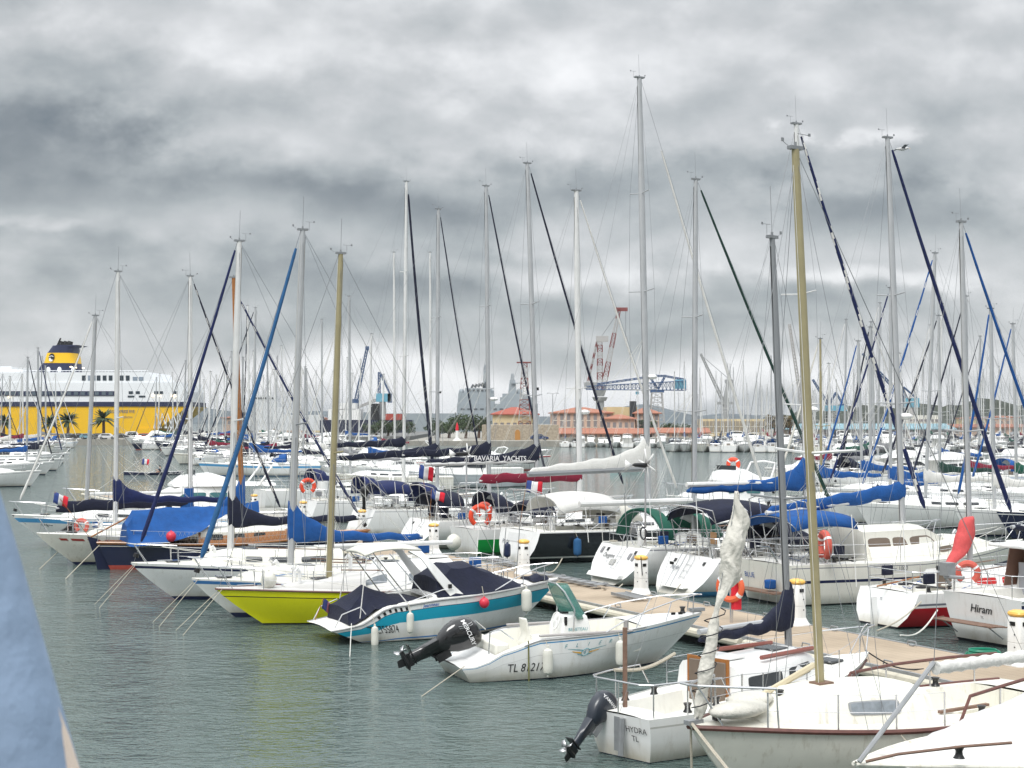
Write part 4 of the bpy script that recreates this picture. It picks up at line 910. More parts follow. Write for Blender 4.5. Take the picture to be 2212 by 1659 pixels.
for t, lab in ((.295, 'short white fender covering the end of the number on the console boat'), (.575, 'clean white fender hanging right of the winged emblem')):
    q = b.pt(t, 1, -1); fender(b.l2w((q.x, q.y-.14, q.z-.48)), lab, .62, .12, rope=b.l2w((q.x, q.y+.03, q.z+.02)))
for t in (.16,): q = b.pt(t, 1, -1); rope('green weedy rope hanging down the side of the console boat', b.l2w((q.x+.5, q.y-.03, .92)), b.l2w((q.x+.5, q.y-.06, -.1)), .018, 0, mat('weedy rope', (.17, .17, .06), .9, var=.3), cat='rope')
rope('stern mooring line of the console boat running down into the water', b.l2w((.1, -.9, .40)), b.l2w((-1.6, -2.2, -.1)), .012)
rope('stern mooring line of the turquoise striped boat running down into the water', JB.l2w((.6, -1.0, .55)), JB.l2w((-.2, -3.2, -.1)), .012, m=ROPEW)

# ---------------- near row : yellow sloop ----------------
rk = dict(h=.58, n=6)
b = sailboat('sailing_yacht', 'bright yellow hulled sloop with wooden rubbing strake and gold mast', 9.2, 2.75, (1.05, .95, 1.12), 203, bow=(465, 1271),
    rows=[(1, 1), (.80, 2), (.775, 1), (.04, 0)], mats=[BLACK, YEL, BLACK], ovh=1.45, tr=.6, strake=RUB, deckm=DECKG,
    coach=(2.1, 5.0, .86, .72), wins=[(.04, .50), (.72, .98)], win_h=(.30, .66), wgl=GLASSG, cpit=(.6, 2.05, .7, .7), rail_k=rk, gear=True,
    mast=dict(u=711, top=(736, 548), r=.095, m=MGOLD, spread=(.40,), sw=.62, sm=MGOLD), boom=dict(ln=3.9, z=2.22, m=MWHITE, r=.07, vang=True), winch=True)
b.trunk([(4.9, .84, .42), (5.6, .74, .32), (6.4, .55, .20), (7.2, .28, .06)], DECKG, name='fore_trunk'); b.hatch(6.1, .5, .5, z=b.dz(6.1)+.28)
for x, y in ((4.4, .5), (5.0, -.45)): mb = MB(); mb.tube([(x, y, b.dz(x)+.3), (x, y, b.dz(x)+.82), (x+.12, y, b.dz(x)+.90)], [.06, .07, .10], 8); obj('vent_cowl', mb, GEL, b.root)
q = b.pt(.90, 1, 1); ball(b.l2w((q.x-.6, q.y-.25, q.z+.22)), 'white round buoy lying on the foredeck of the yellow sloop', .24, FEN)
q = b.pt(.50, 1, 1); fender(b.l2w((q.x-1.0, q.y+.16, q.z-.5)), 'white fender hanging on the yellow hull', .6, .12, rope=b.l2w((q.x-1.0, q.y, q.z)))
YB = b
# ---------------- near row : seahorse sloop ----------------
b = sailboat('sailing_yacht', 'cream white sloop with blue sheer stripe and a blue seahorse on the bow', 9.8, 3.1, (1.0, .98, 1.22), 203, bow=(413, 1250),
    rows=[(1, 0), (.955, 2), (.87, 0), (.12, 1)], mats=[GEL, NAVS, BLUS], ovh=1.35, deckm=GEL2, coach=(3.0, 8.3, .95, .42), wins=[(.03, .18), (.22, .34)], cm=GEL2, rail_k=rk, gear=True,
    mast=dict(u=627, top=(654, 497), r=.105, m=ALU, spread=(.44,), sw=.85, sm=ALUD), furl=dict(m=CSTEEL, r=.105, k0=.05, k1=.95), boom=dict(ln=4.3, z=2.35, cover=CBLUE, cr=(.20, .36), collar=.92, tilt=R(-1), cdrop=.12, sleeve=.7))
for side in (1, -1):
    b.win(4.6, 7.6, .42, .60, side, BLUS, rad=.9, rake0=.9); 
b.side_text('', .9, .5, .1, INKBL) if False else None
sh = [(0, 8), (2, 9.2), (3.2, 8.6), (3.4, 7.4), (2.6, 6.6), (3.6, 5.4), (3.7, 4), (2.8, 2.9), (2.3, 1.9), (2.9, 1.0), (2.2, .2), (1.2, .5), (1.5, 1.0), (1.0, 2.2), (1.2, 3.3), (.6, 4.4), (.9, 5.6), (1.5, 6.6), (1.2, 7.3), (.2, 7.4)]
mb = MB(); 
pts = [b.pt(.935-x*.0062, .34+y*.042, 1, .014) for x, y in sh]
me_ = MB(); i0 = me_.add(pts)
from mathutils.geometry import tessellate_polygon
for t3 in tessellate_polygon([[Vector((x, y, 0)) for x, y in sh]]): me_.face([i0+k for k in t3])
obj('emblem', me_, INKBL, b.hull_o, angle=180)
sign_text('lettering', 'BENETEAU', .14, lambda x, y: Vector((6.05-x, .955, 1.26+y)), INKW, b.root, bold=True)
SB = b
# ---------------- near row : navy striped sloop ----------------
b = sailboat('sailing_yacht', 'white sloop with thin navy sheer stripe, navy furled jib and navy sail cover', 10.3, 3.3, (1.1, 1.05, 1.28), 203, bow=(282, 1216),
    rows=[(1, 0), (.93, 2), (.86, 0), (.10, 1)], mats=[GEL, NAVS, NAVS], ovh=1.5, deckm=GEL2, coach=(3.3, 8.2, 1.0, .48), rail_k=rk, gear=True, cm=GEL2,
    mast=dict(u=498, top=(517, 521), r=.11, m=MWHITE, spread=(.44,), sw=.9), furl=dict(m=CDEEP, r=.085, k0=.06, k1=.975), boom=dict(ln=4.5, z=2.45, cover=CNAVY, cr=(.20, .36), collar=.9, tilt=R(1.5), sleeve=.55))
NB = b
# ---------------- near row : classic dark blue wooden yacht ----------------
b = Boat('classic_yacht', 'dark blue wooden yacht with canoe stern, varnished cabin and blue tarpaulin boom tent', 'sailboat', 11.5, 3.1, (1.10, .95, 1.25), 24, stern=(207, 1231), tr=.10, xs=(.55, 0), ovh=1.6, pmax=.52, pw=2.0)
b.hull([(1, 3), (.93, 0), (.88, 4), (.86, 0), (.16, 1), (.0, 1)], [NAVP, REDAF, BLACK, WOOD, GEL2]); b.deck(TEAK, (1.6, 4.0, .7, .6)); b.strake(WOOD, .04, f=1.0)
mb = MB(); mb.loft([[(-.35, .03, 1.35), (.05, .03, 1.25), (.05, -.03, 1.25), (-.35, -.03, 1.35)], [(-.05, .03, .5), (.4, .03, .5), (.4, -.03, .5), (-.05, -.03, .5)], [(.1, .03, -.2), (.8, .03, -.2), (.8, -.03, -.2), (.1, -.03, -.2)]]); obj('rudder', mb, [NAVP], b.root)
b.tube('tiller', [(-.2, 0, 1.32), (1.6, .3, 2.2)], .035, WOOD)
b.trunk([(3.9, 1.0, .5), (5.5, 1.0, .5), (7.5, .8, .42), (8.3, .6, .3)], WOOD); b.trunk([(4.0, .95, .56), (5.5, .93, .56), (7.5, .72, .47), (8.1, .5, .35)], GEL2, name='cabin_top', slope=.97)
for side in (1, -1):
    for w in (4.4, 5.3, 6.2): b.win(w, w+.5, .3, .7, side, GLASS, off=.03)
tent(b, 'boom_tent', [(1.1, 1.15, 1.0, 1.3, .95, 1.9), (1.4, 1.3, 1.0, 1.5, .5, 2.35), (2.8, 1.35, 1.15, 1.7, .5, 2.45), (4.0, 1.1, 1.5, 1.9, .4, 2.45), (4.6, .7, 1.9, 2.1, .3, 2.45), (5.2, .25, 2.1, 2.2, .2, 2.46), (6.6, .22, 2.15, 2.3, .15, 2.62)], CBLUE)
b.mast(u=527, top=(505, 600), r=.115, m=WOOD, spread=(.5,), sw=.7, frac=.95, vane=False, antenna=False)
b.boom(.9, z=2.3, m=WOOD, cover=CBLUE, cr=(.3, .6), collar=.9, sleeve=.5, vang=False); b.rails(n=8, h=.5, m=GALV, pulph=.5)
b.furl(mat('dark navy striped sail', (.02, .03, .09), .9), r=.08, stripe=CWHITE, turns=10)
for side in (1, -1):   # netting along the rail
    mb = MB()
    for i in range(46):
        t = lerp(.2, .86, i/46); a = b.pt(t, 1, side); c = b.pt(t+.016, 1, side); a.y *= .95; c.y *= .95
        mb.tube([a, c+Vector((0, 0, .48))], .004, 3); mb.tube([a+Vector((0, 0, .48)), c], .004, 3)
    obj('netting', mb, ROPE, b.root)
ball(b.l2w((2.7, -1.45, 1.35)), 'red round buoy hung on the stern rail of the dark blue yacht', .2)
WB = b
flag(b.l2w((-.2, .1, 1.25)), 'french tricolour on a slanting wooden staff over the dark blue stern', .62, .42, rz=R(24+180), droop=.35, pole=1.9, lean=-1.4)
# ---------------- near row : white transom sloop ----------------
b = sailboat('sailing_yacht', 'white sloop with sloping reverse transom to the left and navy cover on its boom', 9.6, 3.0, (1.02, 1.02, 1.25), 24, stern=(150, 1212), xs=(0, .75), tr=.72,
    rows=[(1, 0), (.76, 2), (.73, 0), (.05, 1)], mats=[GEL, NAVS, TURQ], rail_k=rk, gear=True, mast=dict(u=413, top=(411, 597), r=.095, m=MWHITE, spread=(.44,), sw=.8), furl=dict(m=CNAVY, r=.07, stripe=CWHITE, turns=8, k1=.975),
    boom=dict(ln=5.7, z=2.45, cover=CNAVY, cr=(.50, .34), collar=.0, tilt=R(-2), cdrop=.2))
mb = MB(); g = b.mat_at(.12); rr = []
for i in range(9):
    k = i/8; zz = lerp(1.5, 3.0, k); c = b.mfoot + (b.mtop-b.mfoot)*((zz-b.mfoot.z)/(b.mtop.z-b.mfoot.z)); e = .14+.75*math.exp(-((k-.0)/.45)**2)*(1-k)
    rr.append([(c.x-e*.9*(t_ == 0)+(.14*math.cos(a)-(e if math.cos(a) < 0 else 0)*abs(math.cos(a))), c.y+.13*math.sin(a), zz) for t_ in (1,) for a in [2*math.pi*q/12 for q in range(12)]])
mb.loft(rr); obj('mast_cover', mb, CBLUE, b.root, angle=60)
b.outboard(.1, .9, 1.15, 60, .6, BLK); b.winch(.9, -.9, 1.25); b.box('cushion', (1.3, .4, 1.08), (.5, .5, .25), CDGREEN, bev=.1)
horseshoe(b.l2w((.35, -1.02, 1.55)), 'faded red horseshoe lifebuoy on the stern rail of the white reverse transom sloop', R(24+60), .24, FRED, .09)
TB = b
# ---------------- near row : red dash sloop ----------------
b = sailboat('sailing_yacht', 'off white sloop with red dashes along the bow and royal blue sail cover', 9.8, 3.0, (1.05, 1.1, 1.35), 206, bow=(78, 1152),
    rows=[(1, 0), (.09, 1)], mats=[OLD, NAVS], ovh=1.6, cm=GEL2, mast=dict(u=250, top=(255, 587), r=.095, m=MWHITE, spread=(.44,), sw=.8), boom=dict(ln=4.9, z=2.62, cover=CDEEP, cr=(.22, .34), collar=.80, sleeve=.6, tilt=R(-1)), rail_k=rk, gear=True)
for t0_, t1_ in ((.93, .90), (.885, .835), (.82, .77), (.75, .71)): hull_poly(b, [(t1_, .86), (t0_, .86), (t0_, .79), (t1_, .79)][::-1], mat('red dash', (.32, .03, .02), .6), side=1, name='stripe'); 
# ---------------- near row : Capella ----------------
b = sailboat('sailing_yacht', 'white sloop named Capella with pale blue sheer stripe and furled white jib', 10.8, 3.3, (1.1, 1.15, 1.5), 206, bow=(24, 1112),
    rows=[(1, 0), (.90, 2), (.76, 0), (.06, 1)], mats=[GEL, NAVS, LBLU], ovh=1.9, mast=dict(u=187, top=(206, 682), r=.10, m=ALU, spread=(.46,), sw=.85), furl=dict(m=CWHITE, r=.07), boom=dict(ln=4.6, z=2.4, m=MWHITE, r=.08), rail_k=rk, gear=True)
for side in (1, -1): hull_poly(b, [(.99, .99), (1.0, .99), (.985, .2), (.965, .2), (.985, .8)], NAVS, side=side, name='stem_stripe')
sign_text('lettering', 'Capella', .28, lambda x, y: Vector((7.1-x, b.by(7)*.70+.05, b.dz(7)+.02+y)), INKG, b.root)
b.side_text('~v~', .925, .62, .34, INKG, side=1, bold=True, name='emblem')

# mooring lines from the bows into the water
for q, labs in ((YB, 'the yellow sloop'), (SB, 'the seahorse sloop'), (NB, 'the navy striped sloop')):
    for k, sg in enumerate((1, -1)):
        rope('bow line of %s slanting into the water, %s one' % (labs, ('near', 'far')[k]), q.l2w((q.L-.2, sg*.1, q.sheer(1))), q.l2w((q.L+1.2, sg*.55+.7, -.05)), .010, m=ROPE, group='bow lines of the near row')
for q, lab in ((WB, 'pale rope from the dark blue stern slanting into the water'), (TB, 'pale rope from the reverse transom slanting into the water')):
    rope(lab, q.l2w((.1, -.2, 1.0)), q.l2w((-1.6, -3.0, -.05)), .018)

# ---------------- near right : HYDRA ----------------
b = sailboat('sailing_yacht', 'small white sloop named HYDRA with dark outboard on the transom and navy sail cover', 7.7, 2.5, (.80, .82, 1.05), 43, stern=(1344, 1638), tr=.60, xs=(.05, -.12),
    rows=[(1, 0), (.83, 2), (.79, 0), (.02, 1)], mats=[GEL, NAVP, mat('deck joint', (.5, .49, .46), .6)], ovh=1.1, coach=(2.4, 5.5, .80, .60), cpit=(.45, 2.35, .62, .55), wins=[(.08, .42), (.5, .8)], rail=False,
    mast=dict(u=1703, top=(1668, 514), r=.088, m=ALUD, spread=(.40,), sw=.7, wr=.004), boom=dict(ln=2.75, z=2.02, cover=CNAVY, cr=(.14, .34), collar=.62, sleeve=.35, cdrop=.22), flare=(.14, .4))
b.rails(t0=.34, t1=.86, n=4, h=.55, pulph=.55, m=STEEL, push=False)
mb = MB(); mb.tube([(1.8, .98, 1.0), (1.55, .98, 1.36), (.6, .85, 1.38), (.02, .72, 1.38), (-.12, .55, 1.38), (-.15, -.55, 1.38), (.0, -.74, 1.38), (.6, -.86, 1.38), (1.55, -1.0, 1.36), (1.8, -1.0, 1.0)], .018, 7)
for x, y in ((.05, .68), (.05, -.70), (.75, .86), (.75, -.88), (-.1, 0)): mb.tube([(x, y, .8), (x, y, 1.38)], .014, 6)
obj('pushpit', mb, STEEL, b.root)
b.tube('mainsheet_post', [(.35, .25, .8), (.35, .25, 2.25)], .045, TEAK); 
for sg in (1, -1): b.strake(RUB, .028, name='rubbing_strake', f=.86, t0=.12, t1=1) if sg > 0 else None; b.tube('handrail', [(3.2, sg*.62, 1.50), (5.0, sg*.50, 1.48)], .045, mat('red brown handrail', (.25, .08, .06), .5))
b.box('companion_door', (2.36, 0, 1.08), (.04, .88, .78), GLASSB, bev=.02); b.box('companion_frame', (2.385, 0, 1.10), (.03, 1.0, .86), WOOD)
b.outboard(-.16, .42, .52, 46, .76, BDARK, ('YAMAHA', .12, INKW, -1), yaw=0); 
b.tube('rudder_blade', [(-.16, -.15, .75), (-.2, -.15, .1)], .05, GALV); b.box('bathing_ladder', (-.10, .02, .45), (.05, .12, .6), GALV)
b.stern_text('HYDRA', -.17, .52, .15, INKB, off=.03); b.stern_text('TL', -.29, .36, .15, INKB, off=.03)
rope('knotted grey ropes draped along the HYDRA stern rail', b.l2w((.7, .84, 1.38)), b.l2w((2.3, .75, 1.52)), .035, .12, ROPE)
HB = b
# ---------------- near right : cream old sloop ----------------
b = Boat('sailing_yacht', 'old cream white sloop with brown rubbing strake and gold mast, bow in front', 'sailboat', 8.5, 2.95, (1.02, .96, 1.22), 213, bow=(1490, 1566), tr=.62, xs=(.2, 0), ovh=1.0, pmax=.5, pw=2.4, flare=(.10, .30))
b.hull([(1, 0), (.0, 1)], [OLD, BLACK], n=34); b.deck(OLD, (.8, 3.9, .95, .62), m2=OLD); b.strake(RUB, .045, f=.97, n=40)
b.trunk([(3.95, .98, .50), (4.6, .98, .52), (5.6, .88, .50), (6.35, .70, .44), (6.9, .52, .24), (7.3, .36, .05)], OLD, slope=.84, shoulder=.72)
for side in (1, -1): b.win(4.75, 5.75, .36, .70, side, GLASSG, off=.02, frame=GALV)
b.trunk([(2.2, .55, .0), (2.25, .55, .25), (3.85, .62, .30), (3.95, .62, .30)], OLD, name='engine_box', base=.45)
b.mast(u=1772, top=(1718, 322), r=.088, m=MGOLD, spread=(.46,), sw=.95, sm=MWHITE, wr=.006, antenna=False, bowx=8.35, fore=False, taper=.85)
b.rails(t0=.50, t1=.88, n=4, h=.55, pulph=.62, push=False, r=.017)
for sg in (1, -1): b.tube('teak_rail', [b.pt(t, 1, sg)+Vector((0, -sg*.10, hh)) for t, hh in ((.45, .02), (.42, .42), (.3, .48), (.15, .50), (.02, .50))], .03, RUB); b.winch(1.6, sg*1.1); b.winch(3.0, sg*1.12)
for sg in (1, -1):
    for t in (.08, .2, .32): q = b.pt(t, 1, sg)+Vector((0, -sg*.1, 0)); b.tube('rail_post', [q, q+Vector((0, 0, .48))], .016, STEEL)
b.box('mast_step', (b.mx, 0, b.dz(b.mx)+.55), (.32, .26, .04), TEAK); b.box('teak_seat', (2.0, -.1, .78), (1.3, .08, .05), TEAK)
b.tube('whisker_pole', [(7.6, .15, 1.40), (5.0, -.85, 1.72)], .055, mat('cream spar', (.58, .50, .34), .5)); b.winch(6.6, 0, b.dz(6.6)+.3)
# furled jib wrapped loosely round its forestay
f0 = Vector((8.35, 0, 1.30)); f1 = b.mat_at(.985)
b.tube('forestay', [f0, f1], .006, WIRE, 4)
prof_j = [(.00, .04), (.02, .10), (.05, .08), (.08, .11), (.12, .085), (.155, .075), (.18, .04), (.20, .05), (.225, .12), (.25, .17), (.275, .16), (.30, .175), (.33, .15), (.355, .09), (.375, .04), (.40, .02)]
mb = MB(); rr = []
def fold(p):
    return 1-abs(noise.noise(p))*2.2
for i in range(131):
    k = .385*i/130; p = f0.lerp(f1, k); r0 = lininterp(prof_j, k); tw = k*26
    rr.append([p+Vector((-(r0*.9+.04*math.sin(k*60))*(1 if k > .19 else .15), 0, 0))+Vector((math.cos(a)*r0, math.sin(a)*r0, 0))*(.86+.30*fold(Vector((math.cos(a+tw)*1.6, math.sin(a+tw)*1.6, k*14)))+.10*fold(Vector((math.cos(a-tw)*4, math.sin(a-tw)*4, k*30))))+Vector((0, 0, .04*math.sin(a*2+i*.3))) for a in [2*math.pi*q/40 for q in range(40)]])
mb.loft(rr); obj('furled_jib', mb, CCREAM, b.root, angle=80)
b.tube('jib_sheet', [f0.lerp(f1, .02+.17*i/40)+Vector((.16*math.cos(i*.9), .16*math.sin(i*.9), 0)) for i in range(41)], .010, ROPED, 4)
mb = MB(); mb.ellipsoid((7.7, .25, 1.42), (.6, .28, .14), 12, 8); mb.ellipsoid((7.2, -.05, 1.48), (.45, .3, .12), 12, 8); obj('loose_sail', mb, CCREAM, b.root, angle=80)
b.box('stem_roller', (8.42, 0, 1.26), (.30, .13, .07), GALV); b.box('samson_post', (7.95, 0, 1.34), (.10, .10, .2), BLK)
CB = b
rope('thick bow rope of the cream sloop running down to the left into the water', b.l2w((8.5, .05, 1.25)), b.l2w((8.9, 3.2, -.1)), .028, .1); rope('thin bow rope of the cream sloop hanging straight down', b.l2w((8.4, -.1, 1.2)), b.l2w((8.2, -.3, -.1)), .02)
# ---------------- bottom right : tarpaulin covered boat ----------------
b = Boat('covered_sailboat', 'boat under a white tarpaulin in the bottom right corner with its mast lowered', 'sailboat', 8.2, 2.8, (1.0, 1.0, 1.15), 208, bow=(1846, 1648), tr=.7, ovh=.9)
b.hull([(1, 0), (0, 1)], [OLD, BLACK]); b.deck(OLD, (1.0, 3.5, .8, .6)); b.strake(OLD, .03)
TARP = mat('white tarpaulin', (.70, .69, .68), .55, var=.10, scale=1.5, bump=.4)
tent(b, 'tarpaulin', [(.2, 1.3, .55, 1.45, .7, 1.9), (2.2, 1.52, .6, 1.6, .55, 2.10), (4.3, 1.50, .62, 1.55, .5, 2.0), (5.4, 1.35, .7, 1.45, .62, 1.62), (6.2, 1.15, .8, 1.28, .55, 1.38), (7.2, .68, 1.0, 1.14, .3, 1.2), (7.6, .4, 1.1, 1.18, .2, 1.2)], TARP)
mb = MB(); c0, c1 = Vector((6.9, .25, 2.42)), Vector((-.6, .1, 2.55)); mb.tube([c0.lerp(c1, i/90) for i in range(91)], [.085+.018*(i % 3 == 0) for i in range(91)], 9); obj('lowered_mast', mb, CWHITE, b.root, angle=60)
b.tube('support_pole', [(8.25, .15, 1.2), (6.9, .22, 2.5)], .035, GALV); b.tube('bow_rail', [(8.3, .35, 1.25), (7.9, .55, 1.35), (7.1, .95, 1.45), (6.4, 1.2, 1.48)], .022, TEAK); b.winch(7.0, .8, 1.25)
b.tube('support_line', [(6.9, .22, 2.5), (6.6, .1, 5.0)], .008, WIRE, 4)
q = CB.pt(.63, .95, 1); fender(CB.l2w((q.x, q.y+.18, .62)), 'grimy grey fender hanging on the cream sloop hull at the bottom', .42, .12, m=mat('grimy fender', (.30, .28, .25), .6, var=.4, dirt=.8), rope=CB.l2w((q.x, q.y, q.z)))

# ---------------- far side of the dock ----------------
HF = DH
def farboat(label, stern, Ln, B, **k):
    k.setdefault('gear', True); return sailboat(k.pop('name', 'sailing_yacht'), label, Ln, B, k.pop('fb', (1.15, 1.15, 1.45)), k.pop('head', HF), stern=stern, **k)
# Hiram : motor sailer with hard dodger
b = Boat('motor_sailer', 'white boat named Hiram with bathing platform and brown framed wheelhouse at the right edge', 'sailboat', 9.5, 3.3, (1.32, 1.25, 1.6), HF+2, stern=(2120, 1394), tr=.82, xs=(.22, 0), ovh=1.0, dead=1.2)
b.hull([(1, 0), (.90, 2), (.83, 0), (.06, 1)], [GEL, BLACK, NAVS]); b.deck(DECK, (.35, 2.6, .95, .6)); b.strake(GEL, .03)
b.trunk([(2.6, 1.15, .7), (4.5, 1.1, .7), (6.6, .8, .5), (7.3, .5, .2)], GEL)
mb = MB()
for sg in (1, -1): mb = MB(); mb.loft([[(2.2, sg*1.25, 1.35), (3.9, sg*1.2, 1.35), (3.9, sg*1.17, 1.35), (2.2, sg*1.22, 1.35)], [(2.35, sg*1.15, 2.45), (3.7, sg*1.1, 2.45), (3.7, sg*1.07, 2.45), (2.35, sg*1.12, 2.45)]]); obj('wheelhouse_side', mb, mat('brown panel', (.20, .11, .08), .5), b.root)
mb = MB(); mb.box((3.9, 0, 1.9), (.05, 2.2, 1.2)); obj('wheelhouse_front', mb, mat('brown panel', (.20, .11, .08), .5), b.root)
b.box('wheelhouse_roof', (2.9, 0, 2.52), (2.5, 2.55, .10), GEL, bev=.04); b.box('bulkhead', (2.62, 0, 1.55), (.05, 2.1, .9), mat('grey bulkhead', (.42, .43, .46), .6))
for y in (.35, -.45): mb = MB(); mb.ellipsoid((2.45, y, 1.55), (.12, .36, .36), 12, 8); obj('covered_wheel', mb, CBLUE, b.root)
mb = MB(); mb.tube([(-.05, 1.3, .62), (-.55, 1.15, .62), (-.62, .4, .62), (-.62, -.6, .62), (-.2, -1.1, .62)], .022, 6); mb.box((-.3, .2, .60), (.5, 2.1, .03)); obj('bathing_platform', mb, TEAK, b.root)
for y in (.9, -.7): b.tube('platform_strut', [(-.5, y, .6), (.05, y, .25)], .018, GALV)
b.rails(n=4, pulp=True, m=STEEL); b.stern_text('Hiram', .45, .86, .30, INKB, bold=True, shear=.35, off=.02, rise=-.02); b.stern_text('TL', .1, .70, .10, INKB, off=.02)
b.tube('vane_gear', [(.1, 1.2, 1.5), (-.3, 1.0, 1.75), (-.1, .5, 1.75)], .05, GALV); b.box('vane_gear_box', (-.2, 1.0, 1.95), (.3, .3, .35), GALV)
b.mast(x=5.0, top=(2375, 520), r=.1, spread=(.45,), m=ALU); b.boom(3.8, z=3.1, cover=CNAVY, vang=False)
horseshoe(b.l2w((1.0, 1.42, 1.75)), 'red horseshoe lifebuoy on the rail between the red striped sloop and the Hiram boat', R(HF+50), .26, FRED, .09)
# red striped sloop
b = farboat('white sloop with broad red side band and faded red sail cover on its boom', (1895, 1352), 8.6, 3.0, fb=(1.02, 1.0, 1.25), xs=(.0, .45), tr=.84, dead=3, rows=[(1, 0), (.72, 3), (.66, 0), (.60, 2), (.06, 1)], mats=[GEL, BLACK, REDP, INKG], coach=(2.6, 6.6, .95, .48), cm=GEL, mast=dict(u=2095, top=(2076, 480), r=.10, m=ALU, spread=(.42,), sw=.8), rail_k=dict(h=.6, n=5), furl=dict(m=CBLUE, r=.075), ovh=.9, wgl=mat('red window band', (.55, .02, .02), .3))
b.stern_text('TL', .25, .72, .11, INKG, off=.02); b.box('rudder', (-.12, 0, .4), (.22, .05, .9), GEL); b.tube('tiller', [(0, 0, 1.15), (1.6, 0, 1.35)], .025, WOOD)
mb = MB(); g = b.mat_at(.02); n = 30; rr = []
ptsb = [(0, 2.9), (-.05, 2.6), (-.12, 2.1), (-.25, 1.6), (-.45, 1.1), (-.75, .7), (-1.15, .35), (-1.35, .18)]
for i in range(n+1):
    q = i/n*(len(ptsb)-1); j = min(int(q), len(ptsb)-2); f = q-j; x = lerp(ptsb[j][0], ptsb[j+1][0], f); zz = lerp(ptsb[j][1], ptsb[j+1][1], f)
    r0 = .15+.14*math.sin(math.pi*min(1, i/n*1.1))**.8+.012*math.sin(i*.7) if 0 < i < n else .07
    rr.append([(b.mx+x*.62-.12+r0*1.15*math.cos(a), r0*.9*math.sin(a)*(1+.08*math.sin(3*a+i*.2)), 1.50+zz*.54+r0*.3*math.cos(a)) for a in [2*math.pi*k/12 for k in range(12)]])
mb.loft(rr); obj('sail_cover', mb, CPINK, b.root, angle=70)
# deck saloon cruiser
b = farboat('cream deck saloon cruiser with brown raked windows and a blue covered boom', (1650, 1303), 11.6, 3.7, fb=(1.35, 1.30, 1.65), xs=(.25, 0), tr=.78, rows=[(1, 0), (.93, 3), (.91, 0), (.62, 2), (.55, 0), (.04, 1)], mats=[GEL2, BLACK, NAVS, INKG], coach=(3.5, 9.6, 1.25, .50), cm=GEL2, wgl=GLASSB, wins=[(.50, .74)], mast=dict(u=1951, top=(1917, 298), r=.12, m=ALU, spread=(.36, .62), sw=.95), furl=dict(m=CDEEP, r=.10), boom=dict(ln=5.8, z=3.35, m=MWHITE, cover=CBLUE, cr=(.30, .62), collar=.05, tilt=R(-4), r=.08), rail_k=dict(h=.62, n=7))
b.trunk([(3.4, 1.15, .98), (4.2, 1.15, 1.0), (6.2, 1.10, .98), (7.0, .95, .60), (7.4, .9, .45)], GEL2, name='deck_saloon', slope=.80)
for side in (1, -1): b.win(3.55, 4.5, .28, .76, side, GLASSB, off=.02, rad=.4); b.win(4.62, 5.35, .28, .76, side, GLASSB, off=.02, rad=.4, rake1=-.2); b.win(5.45, 6.95, .34, .76, side, GLASSB, off=.02, rad=.5, rake0=-.1, rake1=-.6)
b.side_text('espace 1000', .30, .80, .20, INKG, side=-1); b.stern_text('BLUE', 1.15, .78, .24, INKBL, off=.02); b.box('bathing_platform', (-.15, 0, .42), (.5, 2.1, .05), TEAK)
for y in (.7, -.7): b.tube('davit', [(.1, y, 1.3), (-.3, y, 1.9), (-.8, y, 1.95)], .03, STEEL)
b.canopy('awning', .2, 2.9, 1.25, 3.0, .0, CBLUE, arch=.22, legs=2, curve=.14)
horseshoe(b.l2w((1.2, -1.62, 1.95)), 'faded red horseshoe lifebuoy beside the deck saloon cruiser, behind the gold mast', R(HF-20), .40, FRED, .12)
b.box('bucket', (-.15, -.55, .68), (.3, .3, .3), CBLUE, bev=.05)
# Gib Sea
b = farboat('white sloop marked Gib Sea 402 with navy bimini and bright blue bottom paint', (1452, 1284), 12.0, 3.95, fb=(1.30, 1.22, 1.55), xs=(-.05, .90), tr=.82, dead=3.2, rows=[(1, 0), (.90, 3), (.88, 0), (.14, 2)], mats=[GEL, BLACK, LBLU, INKG], mast=dict(u=1745, top=(1720, 268), r=.13, m=MWHITE, spread=(.34, .60), sw=1.0), furl=dict(m=CDEEP, r=.105, stripe=CWHITE, turns=9, k1=.975, stripe_w=2, n=60), boom=dict(ln=5.2, z=3.75, cover=CBLUE, cr=(.22, .62), collar=.75, m=MWHITE, r=.09, sleeve=.6, cdrop=.3), wheel=.45, rail_k=dict(h=.65, n=8), deckm=DECK)
b.canopy('bimini', .7, 3.7, 1.35, 3.05, .15, CNAVY, arch=.30, curve=.22, legs=3); b.hood(3.6, 5.4, 1.35, CNAVY, h=1.0)
b.side_text('Gib Sea 402', .03, .58, .26, INKG, side=-1, shear=.3); b.stern_text('Merlin', .95, .80, .20, INKG, shear=.3, off=.02)
b.tube('stern_ladder', [(-.05, .35, .3), (.75, .35, 1.5), (.85, .35, 1.95)], .016, STEEL); b.tube('stern_ladder', [(-.05, .05, .3), (.75, .05, 1.5), (.85, .05, 1.95)], .016, STEEL)
mb = MB()
for i in range(7): mb.tube([(.85+.03*math.sin(i), -1.05+.17*math.cos(a)+.02*math.sin(i*3), 1.62+.42*math.sin(a)-.02*i) for a in [2*math.pi*k/14 for k in range(15)]], .022, 5)
obj('rope_coil', mb, ROPED, None, label='thick coil of black cable hanging on the stern rail of the Gib Sea 402 sloop', cat='rope'); bpy.data.objects['rope_coil'].matrix_world = b.fwd
b.box('propeller_hatch', (.35, .55, 1.02), (.05, .2, .1), BLK); GB = b
b.box('cushion', (1.1, -.9, 1.95), (.06, .34, .42), mat('tan cushion', (.42, .24, .12), .8), bev=.03)
